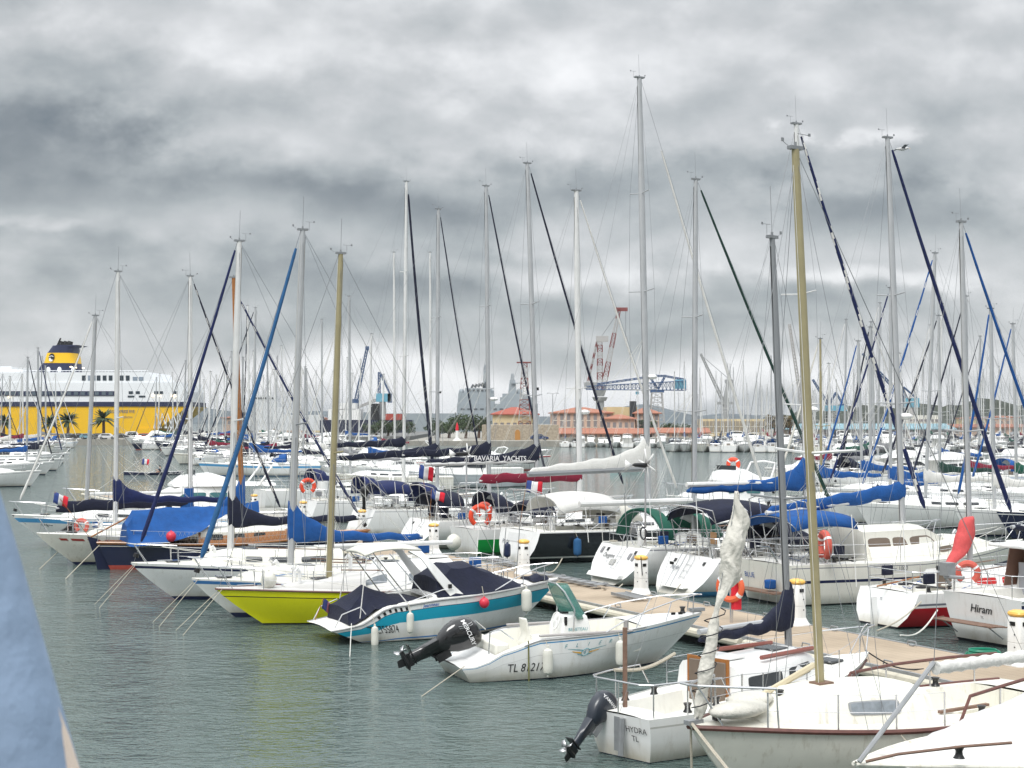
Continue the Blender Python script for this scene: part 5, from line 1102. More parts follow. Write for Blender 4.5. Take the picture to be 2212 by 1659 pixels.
# Oxygene
b = farboat('white sloop with wide scooped stern and dark green bimini', (1305, 1262), 11.2, 3.85, fb=(1.42, 1.28, 1.55), xs=(-.10, .95), tr=.88, dead=4.5, rows=[(1, 0), (.95, 3), (.925, 0), (.03, 1)], mats=[GEL, BLACK, CSTEEL, INKG], mast=dict(u=1499, top=(1503, 388), r=.11, m=ALU, spread=(.36, .62), sw=.95), furl=dict(m=CDGREEN, r=.085, k1=.975), boom=dict(ln=5.0, z=2.95, m=MWHITE, r=.11, vang=True), wheel=.5, rail_k=dict(h=.65, n=7))
b.canopy('bimini', 1.5, 2.0, 1.6, 2.45, .2, CGREEN, arch=.75, curve=.03, legs=2, th=.09); b.hood(3.4, 4.6, 1.3, CGREEN, h=.95)
b.stern_panel(1.05, -1.1, .28, .42, GEL, 'bathing_step', off=.0, th=.25); b.stern_text('Oxygène', 1.05, .92, .22, INKB, off=.03); b.stern_text('TL', .62, .74, .10, INKG, off=.03)
for y, z in ((1.32, 1.05), (-.72, .95), (-1.0, .92)): b.stern_panel(y+.07, y-.07, z, z+.2, CGREYC, 'speaker_grille', off=.02)
b.stern_panel(.35, .0, .70, .88, mat('grey recess', (.4, .4, .38), .6), 'swim_ladder_hatch', off=.02); horse = b.tube('coiled_hose', [(1.0, -1.1+.2*math.cos(a), 1.9+.22*math.sin(a)) for a in [2*math.pi*k/16 for k in range(17)]], .03, ROPED)
mb = MB(); mb.tube([(.1, 1.65, .0), (.1, 1.65, 3.6)], .03, 6); b.tube('wind_generator_pole', [(1.15, -1.0, 1.4), (1.15, -1.0, 4.3)], .035, STEEL)
def windgen(b, base, r=.6, m=GEL):
    T = obj('wind_generator', MB().tube([base+Vector((.12, 0, 0)), base+Vector((-.06, 0, 0)), base+Vector((-.45, 0, .02)), base+Vector((-.55, 0, .02))], [.05, .10, .07, .02], 10), BLK, b.root)
    for k in range(6):
        a = 2*math.pi*k/6+.3; d = Vector((0, math.cos(a), math.sin(a))); s_ = Vector((.02, -math.sin(a)*.05, math.cos(a)*.05))
        mb = MB(); q = base+Vector((.06, 0, 0)); mb.poly([q+d*.06+s_, q+d*r+s_*.4, q+d*r-s_*.4, q+d*.06-s_*1.3]); obj('blade', mb, m, T, solid=.012)
    mb = MB(); mb.poly([base+Vector((-.5, 0, 0)), base+Vector((-.85, 0, .22)), base+Vector((-.85, 0, -.2))]); obj('tail_vane', mb, m, T, solid=.01)
windgen(b, Vector((1.15, -1.0, 4.35)), .62); OX = b
def scoop(b, w=1.0):
    b.stern_panel(w*.7, -w*.7, .26, .30, GEL, 'boarding_step', off=.0, th=.22)
    for y in (-.25, .05): zz0, zz1 = .55, b.sheer(0)*.9; f = lambda z: lerp(b.xs[0], b.xs[1], z/b.sheer(0))-.06; b.tube('boarding_ladder', [(f(zz0), y, zz0), (f(zz1), y, zz1), (f(zz1)+.1, y, zz1+.5)], .011, STEEL)
    for i in range(3): zz = .6+.2*i; b.tube('ladder_rung', [(f(zz), -.25, zz), (f(zz), .05, zz)], .010, STEEL)
    for y in (w*.8, -w*.8): b.stern_panel(y+.05, y-.05, b.sheer(0)*.80, b.sheer(0)*.88, BLK, 'cleat_base', off=.0, th=.05)
scoop(OX, 1.2); scoop(GB, 1.1)
# PUCK, charcoal topsides
b = farboat('charcoal hulled sloop with white stern named PUCK and cream bimini', (1108, 1214), 13.6, 4.15, fb=(1.35, 1.30, 1.7), xs=(-.0, .35), tr=.86, dead=4, rows=[(1, 0), (.965, 2), (.22, 0), (.17, 2), (.02, 1)], mats=[GEL, BLACK, CHAR], mast=dict(u=1400, top=(1381, 168), r=.15, m=ALU, spread=(.30, .52, .74), sw=1.05, steps=True), furl=dict(m=CWHITE, r=.085, k1=.84), boom=dict(ln=6.0, z=3.85, m=ALUD, r=.13, cover=CWHITE, cr=(.34, .95), collar=.65, sleeve=.7, tilt=R(-1.5)), wheel=.5, rail_k=dict(h=.65, n=8), coach=(4.6, 10.4, 1.2, .40))
b.canopy('bimini', 1.4, 4.4, 1.5, 2.75, .15, CWHITE, arch=.45, curve=.18, legs=3); b.hood(4.2, 5.8, 1.45, CCREAM, h=1.0)
b.stern_text('PUCK', 1.35, .72, .26, INKG, off=.03, rise=-.06, shear=.1)
b.stern_panel(.95, -.55, .85, 1.22, mat('transom locker', (.70, .70, .69), .4), 'transom_locker', off=.0, th=.02)
fender(b.l2w((-.35, -.15, .52)), 'navy fender lying against the white PUCK stern', .62, .15, FENB); PK = b
q = b.pt(.12, 1, -1); fender(b.l2w((q.x, q.y-.18, .72)), 'large blue fender between the charcoal hull and the scooped stern', .75, .17, CSTEEL, rope=b.l2w((q.x, q.y, q.z)))
flag(b.l2w((1.0, 1.3, 1.4)), 'french tricolour streaming above the PUCK stern', .95, .5, rz=R(150), droop=.05, pole=2.0, lean=.35)
# green hull
b = farboat('bright green hulled steel sloop with white upper band behind the third pedestal', (1000, 1196), 12.0, 3.8, fb=(1.15, 1.2, 1.6), xs=(.15, .0), tr=.74, rows=[(1, 0), (.62, 2), (.12, 1)], mats=[GEL, mat('dark green antifouling', (.002, .08, .015), .6), GRN], mast=dict(u=1252, top=(1245, 412), r=.15, m=MWHITE, spread=(.40,), sw=1.0), furl=dict(m=CWHITE, r=.075), boom=dict(ln=5.2, z=3.25, cover=CRED, cr=(.42, .46), collar=.0, m=MWHITE, cdrop=.12), rail_k=dict(h=.7, n=7), deckm=DECKG)
horseshoe(b.l2w((.3, -1.15, 1.75)), 'bright orange horseshoe lifebuoy on the stern rail of the green hulled sloop', R(HF+75), .42, ORANGE, .11)
horseshoe(b.l2w((1.6, 1.1, 1.85)), 'faded orange lifebuoy half hidden among stern gear of the green hulled sloop', R(HF+75), .30, FRED, .09)
ball(b.l2w((-.55, -.2, .55)), 'big white round fender between the third pedestal and the green hull', .34, FEN); b.canopy('spray_cover', 2.9, 4.2, 1.1, 2.2, .1, CNAVY, arch=.4, legs=2)
b.mast  # second aluminium halyard track beside the mast
b.tube('mizzen_pole', [(.6, .9, 1.2), (.6, .9, 4.4)], .04, STEEL); windgen(b, Vector((.6, .9, 4.45)), .5)
# round sterned white sloop
b = farboat('white sloop with rounded sugar scoop stern left of the third pedestal', (878, 1184), 12.4, 3.9, fb=(1.32, 1.22, 1.55), xs=(-.10, .95), tr=.88, dead=4.5, rows=[(1, 0), (.02, 1)], mats=[GEL, BLACK], mast=dict(u=1163, top=(1139, 353), r=.125, m=ALU, spread=(.34, .60), sw=.95, lightbox=True), furl=dict(m=CNAVY, r=.085, k1=.975), boom=dict(ln=6.0, z=4.0, m=MWHITE, r=.10, cover=CNAVY, cr=(.34, .58), collar=.42, sleeve=.9, tilt=R(-1)), wheel=.45, rail_k=dict(h=.65, n=7)); scoop(b, 1.2)
b.canopy('bimini', 1.0, 2.4, 1.4, 2.5, .15, CNAVY, arch=.5, curve=.1, legs=2); b.hood(4.0, 5.4, 1.35, CNAVY, h=1.0); RS = b
for y in (.8, -.5): b.box('covered_seat', (1.7, y, 1.75), (.3, .7, .75), CNAVY, bev=.12)
sign_text('lettering', 'BAVARIA  YACHTS', .34, lambda x, y: b.boom_b.lerp(b.boom_a, .42)+Vector((x, -.24, y+.12-x*.02)), INKW, b.root, bold=True)
flag(b.l2w((.6, -1.3, 1.3)), 'french tricolour at the rounded white stern', .75, .42, rz=R(200), droop=.25, pole=1.5, lean=.1)
flag(b.l2w((1.4, .2, 1.3)), 'large french tricolour hanging left of the orange horseshoe lifebuoy', .8, .65, rz=R(190), droop=.2, pole=2.6, lean=-.6)
# three further sterns
b = farboat('white sloop with grey shaded flank and an outboard clamped on its stern rail', (765, 1152), 12.0, 3.8, fb=(1.3, 1.2, 1.5), xs=(.0, .6), tr=.80, rows=[(1, 0), (.93, 2), (.91, 0), (.03, 1)], mats=[GEL, BLACK, INKG], mast=dict(u=1057, top=(1050, 402), r=.12, m=ALU, spread=(.36, .62), sw=.95), furl=dict(m=CNAVY, r=.08, k1=.975), boom=dict(ln=5.2, z=4.1, m=MWHITE, cover=CNAVY, cr=(.32, .6), collar=.3, tilt=R(0)), rail_k=dict(h=.65, n=7))
b.hood(3.6, 5.2, 1.3, CDEEP, h=1.1); b.canopy('bimini', 1.0, 2.8, 1.3, 2.6, .15, CDEEP, arch=.4, legs=2); b.outboard(.3, -1.2, 2.0, 0, .7, BLK)
b = farboat('white sloop with white canister and horseshoe lifebuoy on the rail beside the blue collar mast', (650, 1128), 12.2, 3.7, fb=(1.3, 1.2, 1.5), xs=(.1, .5), tr=.78, rows=[(1, 0), (.90, 2), (.88, 0), (.03, 1)], mats=[GEL, BLACK, INKG], mast=dict(u=944, top=(947, 452), r=.12, m=ALU, spread=(.36, .62), sw=.95, lightbox=True), furl=dict(m=CNAVY, r=.07, k1=.975), boom=dict(ln=6.6, z=3.9, m=ALU, cover=CNAVY, cr=(.28, .66), collar=.2, tilt=R(-2)), rail_k=dict(h=.65, n=7))
b.hood(3.6, 5.2, 1.3, CDEEP, h=1.1); b.tube('liferaft_canister', [(1.0, -1.0, 1.5), (1.0, -1.0, 2.4)], .34, GEL, 12)
horseshoe(b.l2w((.35, -.2, 2.1)), 'orange horseshoe lifebuoy just right of the blue collar mast', R(HF+80), .38, ORANGE, .12)
b = farboat('white sloop far along the dock whose tall mast carries a thick furled navy jib', (560, 1100), 13.0, 3.9, fb=(1.3, 1.25, 1.6), rows=[(1, 0), (.03, 1)], mats=[GEL, BLACK], mast=dict(u=872, top=(878, 392), r=.13, m=MWHITE, spread=(.42, .7), sw=1.0), furl=dict(m=CNAVY, r=.16, k1=.96, k0=.05), boom=dict(ln=5.6, z=4.2, cover=CNAVY, cr=(.3, .6), collar=.2), rail_k=dict(h=.65, n=6))
b.hood(3.6, 5.2, 1.3, CDEEP, h=1.1)

# lifebuoy stand, passerelles, hose, cables on the dock
def stand(u, v):
    p = P(u, v, .5); T = thing('lifebuoy_station', 'dock post carrying a red case for the round lifebuoy', 'post', p, PEDROT)
    mb = MB(); mb.tube([(0, 0, 0), (0, 0, 1.35)], .05, 8); obj('post', mb, STEEL, T); mb = MB(); mb.box((.16, .05, .85), (.16, .22, .95)); obj('case', mb, FRD, T)
    horseshoe(p+Vector((-.05, -.14, .98)), 'round orange lifebuoy with white bands on the dock post behind the loose white jib', PEDROT+math.pi/2+.5, .34, mat('orange ring', (.72, .13, .05), .6), .085, full=True)
stand(1580, 1345)
def passerelle(a, b_, lab, w=.42):
    a, b_ = Vector(a), Vector(b_); T = thing('gangplank', lab, 'gangplank', a, math.atan2((b_-a).y, (b_-a).x)); l = (b_-a).length; dz_ = b_.z-a.z
    for sg in (1, -1): mb = MB(); mb.loft([[(0, sg*w/2, 0), (0, sg*w/2+.04, 0), (0, sg*w/2+.04, .09), (0, sg*w/2, .09)], [(l, sg*w/2, dz_), (l, sg*w/2+.04, dz_), (l, sg*w/2+.04, dz_+.09), (l, sg*w/2, dz_+.09)]]); obj('side_rail', mb, GALV, T)
    mb = MB(); n = 8
    for i in range(n): x = l*(i+.5)/n; mb.box((x, 0, dz_*x/l+.055), (l/n*.6, w, .03))
    obj('tread', mb, GALV, T)
passerelle(P(1160, 1241, .54), P(1300, 1268, .58), 'grey gangplank lying on the dock below the scooped stern'); passerelle(P(1335, 1284, .56), P(1385, 1296, .56), 'short grey gangplank with open frame left of the cable wrapped pedestal', .5)
passerelle(P(1050, 1208, .54), P(1120, 1224, .56), 'dark gangplank on the dock edge under the navy fender', .45)
mb = MB(); p0 = P(2125, 1418, .5)
for i in range(7): mb.tube([(.42*math.cos(a)*(1-.04*i)+.02*math.sin(i*5), .30*math.sin(a)*(1-.05*i)+.02*math.cos(i*3), .03+.022*i) for a in [2*math.pi*k/24 for k in range(25)]], .016, 5)
o = obj('garden_hose', mb, mat('green hose', (.01, .22, .13), .4), None, label='coiled green hose lying on the dock at the right', cat='hose'); o.location = p0
for (u0, v0, u1, v1, z1, lab, sg) in ((1345, 1262, 1300, 1270, .6, 'brown stern rope across the scooped stern', .15), (1470, 1262, 1400, 1290, .6, 'stern rope between the Gib Sea sloop and the dock', .3), (1180, 1235, 1215, 1205, 1.0, 'pale stern rope across the charcoal hull', .2), (1945, 1372, 2025, 1318, .9, 'doubled white stern rope below the red band', .25), (1895, 1362, 1990, 1300, 1.0, 'thin dark stern rope crossing the red band', .1)):
    rope(lab, P(u0, v0, .55), P(u1, v1, z1), .022, sg, ROPEW if 'white' in lab else ROPE)
rope('black mooring rope from the HYDRA bow to the dock', HB.l2w((7.6, 0, 1.1)), P(1995, 1445, .5), .016, .15, ROPED)
# ---------------- motor cruisers ----------------
def cruiser(label, Ln, B, head, stern=None, bow=None, fly=True, rows=None, mats=None, g=None, arch=True, loc=None, group=None, rail=True, name='motor_cruiser'):
    b = Boat(name, label, 'motorboat', Ln, B, (1.1, 1.2, 1.75), head, stern, bow, loc, tr=.88, xs=(0, .05), ovh=1.7, flare=(.08, .5), dead=.1, group=group)
    b.hull(rows or [(1, 0), (.90, 2), (.87, 0), (.06, 1)], mats or [GEL, NAVP, INKG]); b.deck(DECK, (.5, Ln*.22, B*.38, .6))
    b.trunk([(Ln*.24, B*.38, 1.25), (Ln*.40, B*.38, 1.32), (Ln*.52, B*.36, 1.25), (Ln*.62, B*.32, .62), (Ln*.80, B*.20, .28), (Ln*.86, B*.12, .05)], GEL, name='cabin', slope=.86)
    for side in (1, -1):
        b.win(Ln*.27, Ln*.40, .45, .76, side, g or GLASST, off=.03, rad=.4); b.win(Ln*.42, Ln*.56, .48, .76, side, g or GLASST, off=.03, rad=.4, rake0=-.1, rake1=-.7)
    z = b.dz(Ln*.4)+1.32
    if fly:
        b.trunk([(Ln*.10, B*.34, .10), (Ln*.24, B*.36, .14), (Ln*.38, B*.36, .62), (Ln*.50, B*.30, .50), (Ln*.55, B*.22, .10)], GEL, name='flybridge', base=z)
        b.box('screen', (Ln*.46, 0, z+.72), (.05, B*.5, .25), GLASS)
    if arch:
        for sg in (1, -1): b.tube('arch_leg', [(Ln*.18, sg*B*.36, z), (Ln*.12, sg*B*.33, z+.95), (Ln*.11, 0, z+1.05)], .06, GEL)
    if rail: b.rails(t0=.5, t1=.9, n=4, push=False, pulph=.7, r=.02)
    return b
cruiser('white motor cruiser with teal windows and flybridge behind the scooped sterns', 8.6, 3.2, 214, bow=(1436, 1070), g=GLASST)
cruiser('white motor cruiser with roof arch moored behind the royal blue sail cover at the left', 12.0, 3.8, 204, bow=(140, 1085), fly=True)
horseshoe(PD(1584, 1003, 88), 'round red lifebuoy on top of the teal windowed motor cruiser', 1.2, .30, ORANGE, .13, full=True)
tb = cruiser('white launch with dark windows and red sheer line beyond the navy boom covers', 17.0, 4.3, 12, stern=(885, 1018), fly=False, g=GLASS, rows=[(1, 2), (.90, 0), (.08, 1)], mats=[GEL, mat('red launch stripe', (.42, .03, .03), .5), REDP])
cruiser('pale grey patrol boat with sloping wheelhouse behind the leftmost navy boom cover', 14.0, 4.0, 200, bow=(800, 1012), fly=True, mats=[mat('patrol grey', (.42, .46, .48), .5), BLACK, INKG], g=GLASS)

# ---------------- middle distance sailing boats, one by one ----------------
lowr = dict(h=.62, n=5)
def mid(label, Ln, head, bow=None, stern=None, mast=None, cover=CNAVY, furl=None, rows=None, mats=None, fl=None, hood=None, **k):
    fb = k.pop('fb', (1.15, 1.15, 1.45))
    md = dict(r=.11, m=ALU, spread=(.45,), sw=.9, wr=.006); md.update(mast or {})
    b = sailboat('sailing_yacht', label, Ln, Ln*.325, fb, head, bow=bow, stern=stern, rows=rows or [(1, 0), (.86, 2), (.84, 0), (.08, 1)], mats=mats or [GEL, NAVP, INKG], mast=md, boom=dict(ln=Ln*.4, cover=cover, cr=(.22, .5), collar=.35, z=2.6), furl=furl and dict(m=furl, r=.09, stripe=fl, turns=8), rail_k=lowr, winch=False, **k)
    if hood: b.hood(Ln*.28, Ln*.40, Ln*.1, hood, h=.9)
    return b
mid('long white sloop with bright blue sheer stripe seen broadside beyond the bows', 13.0, 186, bow=(428, 999), mast=dict(u=549, top=(552, 665)), cover=CBLUE, furl=CNAVY, fl=CWHITE, rows=[(1, 0), (.93, 2), (.76, 0), (.08, 3)], mats=[GEL, BLACK, LBLU, BLUS], hood=CBLUE)
mid('white sloop with blue and white striped furled jib right of the deck saloon mast', 12.0, 200, bow=(1847, 1086), mast=dict(u=1997, top=(2020, 547)), cover=CWHITE, furl=CBLUE, fl=CWHITE)
mid('white sloop with thin side line whose blue jib crosses the gold mast top', 12.5, 200, bow=(1777, 1078), mast=dict(u=1922, top=(1924, 622)), cover=CBLUE, furl=CDEEP, fl=CWHITE)
mid('white sloop with blue furled jib, its bow just left of the faded red sail cover', 11.5, 200, bow=(2060, 1099), mast=dict(u=2147, top=(2140, 667)), cover=CWHITE, furl=CBLUE, rows=[(1, 0), (.90, 2), (.88, 0), (.08, 1)])
mid('navy hulled sloop with its bow cut by the right edge of the picture', 12.0, 200, bow=(2153, 1105), mast=dict(x=7, m=MWHITE, top=(2300, 500)), cover=CNAVY, rows=[(1, 0), (.93, 2), (.90, 0), (.08, 1)], mats=[NAVP, BLACK, GEL])
mid('small white sloop behind the blue boom cover with a slim mast', 10.5, 198, bow=(1665, 1072), mast=dict(u=1773, top=(1772, 732), m=MGOLD, r=.08), cover=CBLUE, furl=CCREAM)
mid('white sloop whose mast stands just left of the tall deck saloon mast', 11.0, 198, bow=(1760, 1052), mast=dict(u=1862, top=(1854, 737)), cover=CBLUE, furl=CBLUE, hood=CBLUE)
mid('white sloop with blue awning behind the striped furled jib', 11.0, 198, bow=(1800, 1047), mast=dict(u=1880, top=(1880, 707)), cover=CWHITE, furl=CNAVY, hood=CBLUE)
mid('white sloop with burgundy sail cover near the right edge', 12.0, 198, bow=(1960, 1050), mast=dict(u=2090, top=(2087, 640)), cover=CRED, furl=CNAVY)
mid('white sloop with a slim grey mast beyond the faded red sail cover', 12.0, 198, bow=(1890, 1058), mast=dict(u=2030, top=(2028, 682)), cover=CDGREEN, furl=CNAVY, fl=CWHITE)
mid('white sloop with teal awning at the far right of the second row', 12.0, 198, bow=(2090, 1060), mast=dict(u=2195, top=(2188, 700)), cover=CGREEN, furl=CBLUE)
mid('white bow pointing right at the left edge of the water', 11.0, 8, bow=(90, 1016), mast=dict(x=6, top=(-60, 640)), cover=CWHITE, rows=[(1, 0), (.9, 2), (.88, 0), (.06, 1)])
mid('white sloop with navy flash on its bow at the left edge', 12.5, 10, bow=(140, 990), mast=dict(u=84, top=(82, 752)), cover=CNAVY, furl=CDEEP, mats=[GEL, NAVP, NAVS])
mid('white sloop with teal awning and dark stem at the left edge', 12.0, 10, bow=(118, 997), mast=dict(u=58, top=(60, 772)), cover=CBLUE, furl=CNAVY, hood=CGREEN)
mid('grey white sloop tucked behind the left edge boats', 12.0, 10, bow=(152, 978), mast=dict(u=100, top=(98, 790)), cover=CNAVY, furl=CWHITE)
mid('slim masted white sloop beyond the blue striped one', 12.0, 190, bow=(520, 988), mast=dict(u=540, top=(535, 660), m=MWHITE), cover=CBLUE, furl=CNAVY, fl=CWHITE)
mid('white sloop with tall mast left of the thick furled navy jib', 13.0, 190, bow=(770, 1008), mast=dict(u=853, top=(851, 545), m=MWHITE, spread=(.4, .68)), cover=CWHITE, furl=None)
mid('white sloop with tall mast just left of the second boom cover mast', 13.0, 190, bow=(850, 1005), mast=dict(u=931, top=(929, 545), m=MWHITE, spread=(.4, .68)), cover=CNAVY, furl=None)
mid('white ketch with awning left of the gold mast', 13.0, 190, bow=(590, 990), mast=dict(u=696, top=(695, 690)), cover=CWHITE, furl=None, hood=CWHITE)
mid('white sloop with dark inflatables on deck behind the blue stern flag', 11.0, 186, bow=(700, 1022), mast=dict(u=757, top=(754, 640)), cover=CGREYC, furl=None, mats=[GEL2, BLACK, TEAK])

# rowing boats
def person(p, label, rz=0, shirt=None, pose='sit', s=1.0):
    """small seated rower: one skinned body with shirt and hair"""
    T = thing('person', label, 'person', p, rz)
    SK = mat('skin', (.42, .24, .17), .5)
    V = [((0, 0, .10), .13), ((0, 0, .32), .13), ((.04, 0, .52), .15), ((.06, 0, .62), .06), ((.08, 0, .76), .10), ((.02, .19, .52), .06), ((.20, .24, .36), .045), ((.42, .16, .38), .035), ((.52, .15, .38), .04), ((.02, -.19, .52), .06), ((.20, -.24, .36), .045), ((.42, -.16, .38), .035), ((.52, -.15, .38), .04), ((.30, .10, .20), .08), ((.55, .10, .05), .05), ((.68, .10, .08), .05), ((.30, -.10, .20), .08), ((.55, -.10, .05), .05), ((.68, -.10, .08), .05)]
    E = [(0, 1), (1, 2), (2, 3), (3, 4), (2, 5), (5, 6), (6, 7), (7, 8), (2, 9), (9, 10), (10, 11), (11, 12), (0, 13), (13, 14), (14, 15), (0, 16), (16, 17), (17, 18)]
    skin_obj('body', V, E, SK, T); skin_obj('jacket', [(v, r*1.15) for v, r in V[:3]]+[(V[5][0], .075), (V[6][0], .06), (V[9][0], .075), (V[10][0], .06)], [(0, 1), (1, 2), (2, 3), (3, 4), (2, 5), (5, 6)], shirt or CNAVY, T)
    mb = MB(); mb.ellipsoid((.06, 0, .80), (.105, .10, .09), 10, 7); obj('hair', mb, BLK, T); return T
def skin_obj(name, V, E, m, parent, sub=2):
    me = bpy.data.meshes.new(name); me.from_pydata([v for v, r in V], E, []); me.update(); me.materials.append(m)
    o = bpy.data.objects.new(name, me); COL.objects.link(o); o.parent = parent
    sk = o.modifiers.new('skin', 'SKIN'); sk.use_smooth_shade = True
    for i, (v, r) in enumerate(V): me.skin_vertices[0].data[i].radius = (r, r)
    me.skin_vertices[0].data[0].use_root = True
    sb = o.modifiers.new('sub', 'SUBSURF'); sb.levels = sub; sb.render_levels = sub
    return o
def rowboat(p, L_, lab, hull, rz=0, txt=None):
    b = Boat('rowing_boat', lab, 'rowing boat', L_, .9, (.35, .28, .42), rz, loc=p, tr=.25, ovh=.5); b.hull([(1, 0), (.05, 0)], [hull]); b.deck(GEL, (L_*.25, L_*.75, .3, .2), seat=.12)
    for sg in (1, -1): b.tube('oar', [(L_*.5, 0, .45), (L_*.46, sg*2.3, .15)], .025, GEL); b.tube('outrigger', [(L_*.45, 0, .3), (L_*.48, sg*.75, .4)], .03, STEEL)
    if txt: b.side_text(txt, .78, .25, .34, INKW, side=-1, bold=True)
    return b
p0 = P(268, 1026, 0); rb = rowboat(p0, 6.6, 'long dark rowing boat crossing the open water at the left', NAVP, -2, 'BRCA 0705')
person(rb.l2w((4.0, 0, .18)), 'person in dark jacket rowing the long dark boat', R(180), CNAVY); flag(rb.l2w((2.1, 0, .3)), 'french tricolour flying on the rowing boat', .9, .65, rz=R(180), droop=.1, pole=1.5, lean=-.1)
p1 = P(1318, 1017, 0); rb = rowboat(p1, 4.5, 'small light rowing boat far out behind the white wind generator', mat('pale teal', (.2, .4, .38), .5), 5); person(rb.l2w((2.3, 0, .2)), 'person in black and white rowing far out', R(180), BLK)

# ---------------- moored boats of the far rows ----------------
protos = []
def proto(i, cover, fcol, stripe, mats, h, mm, hood):
    b = sailboat('sailing_yacht', '', 11.0, 3.6, (1.15, 1.15, 1.5), 0, loc=(0, -200, 0), rows=[(1, 0), (.88, 2), (.84, 0), (.08, 1)], mats=mats, rail=False, winch=False, hatch=False, n=14,
        mast=dict(x=6.2, h=h, r=.12, m=mm, spread=(.45,), sw=.95, wr=.011, antenna=(i % 2 == 0), vane=False), boom=dict(ln=4.2, cover=cover, cr=(.26, .55), collar=.4, z=2.6, vang=False) if cover else dict(ln=4.0, m=MWHITE, r=.10, z=2.6, vang=False), furl=dict(m=fcol, r=.08, stripe=stripe, n=20, turns=7) if fcol else None)
    if hood: b.hood(3.0, 4.3, 1.2, hood, h=1.0)
    b.rails(n=2, t0=.3, t1=.8, two=False, r=.03, push=True)
    protos.append(b.root)
specs = [(CBLUE, None, None, [GEL, NAVP, NAVS], 15.5, MWHITE, None), (CNAVY, CWHITE, None, [GEL, BLACK, INKG], 14.0, ALU, CNAVY), (None, CWHITE, None, [GEL, NAVP, BLUS], 16.5, MWHITE, CBLUE), (CWHITE, None, None, [GEL, BLACK, REDP], 13.0, MWHITE, CWHITE),
    (CNAVY, CNAVY, None, [NAVP, REDAF, GEL], 15.0, ALU, None), (CRED, CWHITE, None, [GEL2, BLACK, TEAK], 12.5, MWHITE, None), (CGREYC, CWHITE, None, [GEL, BLACK, LBLU], 17.5, ALU, CBLUE), (CGREEN, None, None, [GEL, NAVP, INKG], 14.5, MWHITE, CGREYC)]
for i, s_ in enumerate(specs): proto(i, *s_)
b = cruiser('', 10.0, 3.4, 0, loc=(0, -200, 0), rail=False, g=GLASS); MOT = b.root
used = set()
NB_ = [0]
def put(pr, loc, rz, sc, label, group):
    NB_[0] += 1
    if pr.name in used: return copy_tree(pr, loc, rz, sc, label, group)
    used.add(pr.name); pr.location = loc; pr.rotation_euler = (0, 0, rz); pr.scale = (sc,)*3; pr['label'] = label; pr['group'] = group; return pr
def fleet(a, c, n, head, label, group, jit=.5, motors=.15, smin=.85, smax=1.12, flip=.3):
    """a row of moored boats between two ground points"""
    a, c = Vector(a), Vector(c)
    for i in range(n):
        p = a.lerp(c, (i+.5)/n); p = p+Vector((random.uniform(-jit, jit), random.uniform(-jit*2, jit*2), 0)); hh = head+(180 if random.random() < flip else 0)+random.uniform(-4, 4)
        m_ = random.random() < motors; pr = MOT if m_ else protos[random.randrange(len(protos))]
        sc = random.uniform(smin, smax); p = p-hd(hh)*5.5*sc
        put(pr, (p.x, p.y, 0), R(hh), sc, label % ('motor cruiser' if m_ else 'sailing boat'), group+(' (motor)' if m_ else ''))
def gp(u, D): return Vector(((u-CX)*D/F, D, 0))
fleet(gp(455, 205), gp(640, 178), 7, 205, 'white %s in the nearest row behind the long blue striped sloop', 'boats behind the blue striped sloop', motors=.1)
fleet(gp(400, 250), gp(860, 215), 14, 205, 'white %s in the second row of the crowded left basin', 'boats in the second row of the left basin')
fleet(gp(330, 300), gp(800, 290), 16, 200, 'small %s in the third row of the crowded left basin', 'boats in the third row of the left basin', smin=.95, smax=1.2)
fleet(gp(310, 338), gp(700, 345), 14, 200, 'distant %s in the last row of the left basin before the ferry', 'boats in the last row of the left basin', smin=.95, smax=1.2)
fleet(gp(-30, 300), gp(130, 320), 7, 190, 'distant %s moored before the ferry at the left edge', 'boats before the ferry at the left edge', motors=0)
fleet(gp(-30, 250), gp(95, 262), 4, 12, '%s moored at the left edge with its bow to the right', 'boats at the left edge', motors=.0, flip=0)
fleet(gp(660, 168), gp(860, 150), 6, 192, 'white %s behind the navy boom covers', 'boats behind the navy boom covers', motors=.35, flip=0, smin=.8, smax=1.0)
# across the open water, right of the centre
fleet(gp(1215, 330), gp(1440, 318), 12, 265, 'small far %s below the pink building', 'boats below the pink building', motors=.45, smin=.55, smax=.85)
fleet(gp(1440, 282), gp(2260, 266), 26, 264, 'white %s in the front row across the harbour at the right', 'boats in the front row across the harbour', motors=.2)
fleet(gp(1480, 305), gp(2280, 300), 24, 264, 'pale %s in the second row across the harbour at the right', 'boats in the second row across the harbour')
fleet(gp(1500, 345), gp(2290, 345), 24, 264, 'pale %s in the third row across the harbour at the right', 'boats in the third row across the harbour')
fleet(gp(1560, 390), gp(2290, 385), 20, 264, 'tiny %s in the farthest row across the harbour at the right', 'boats in the farthest row across the harbour', smin=1.0, smax=1.25)
# the row behind the second row at the right
fleet(gp(1700, 142), gp(2240, 128), 10, 198, 'white %s in the crowded strip behind the right hand bows', 'boats in the strip behind the right hand bows', flip=.4)
fleet(gp(1780, 168), gp(2260, 158), 9, 198, 'white %s in the last strip before the open water at the right', 'boats in the last strip at the right', motors=.4)

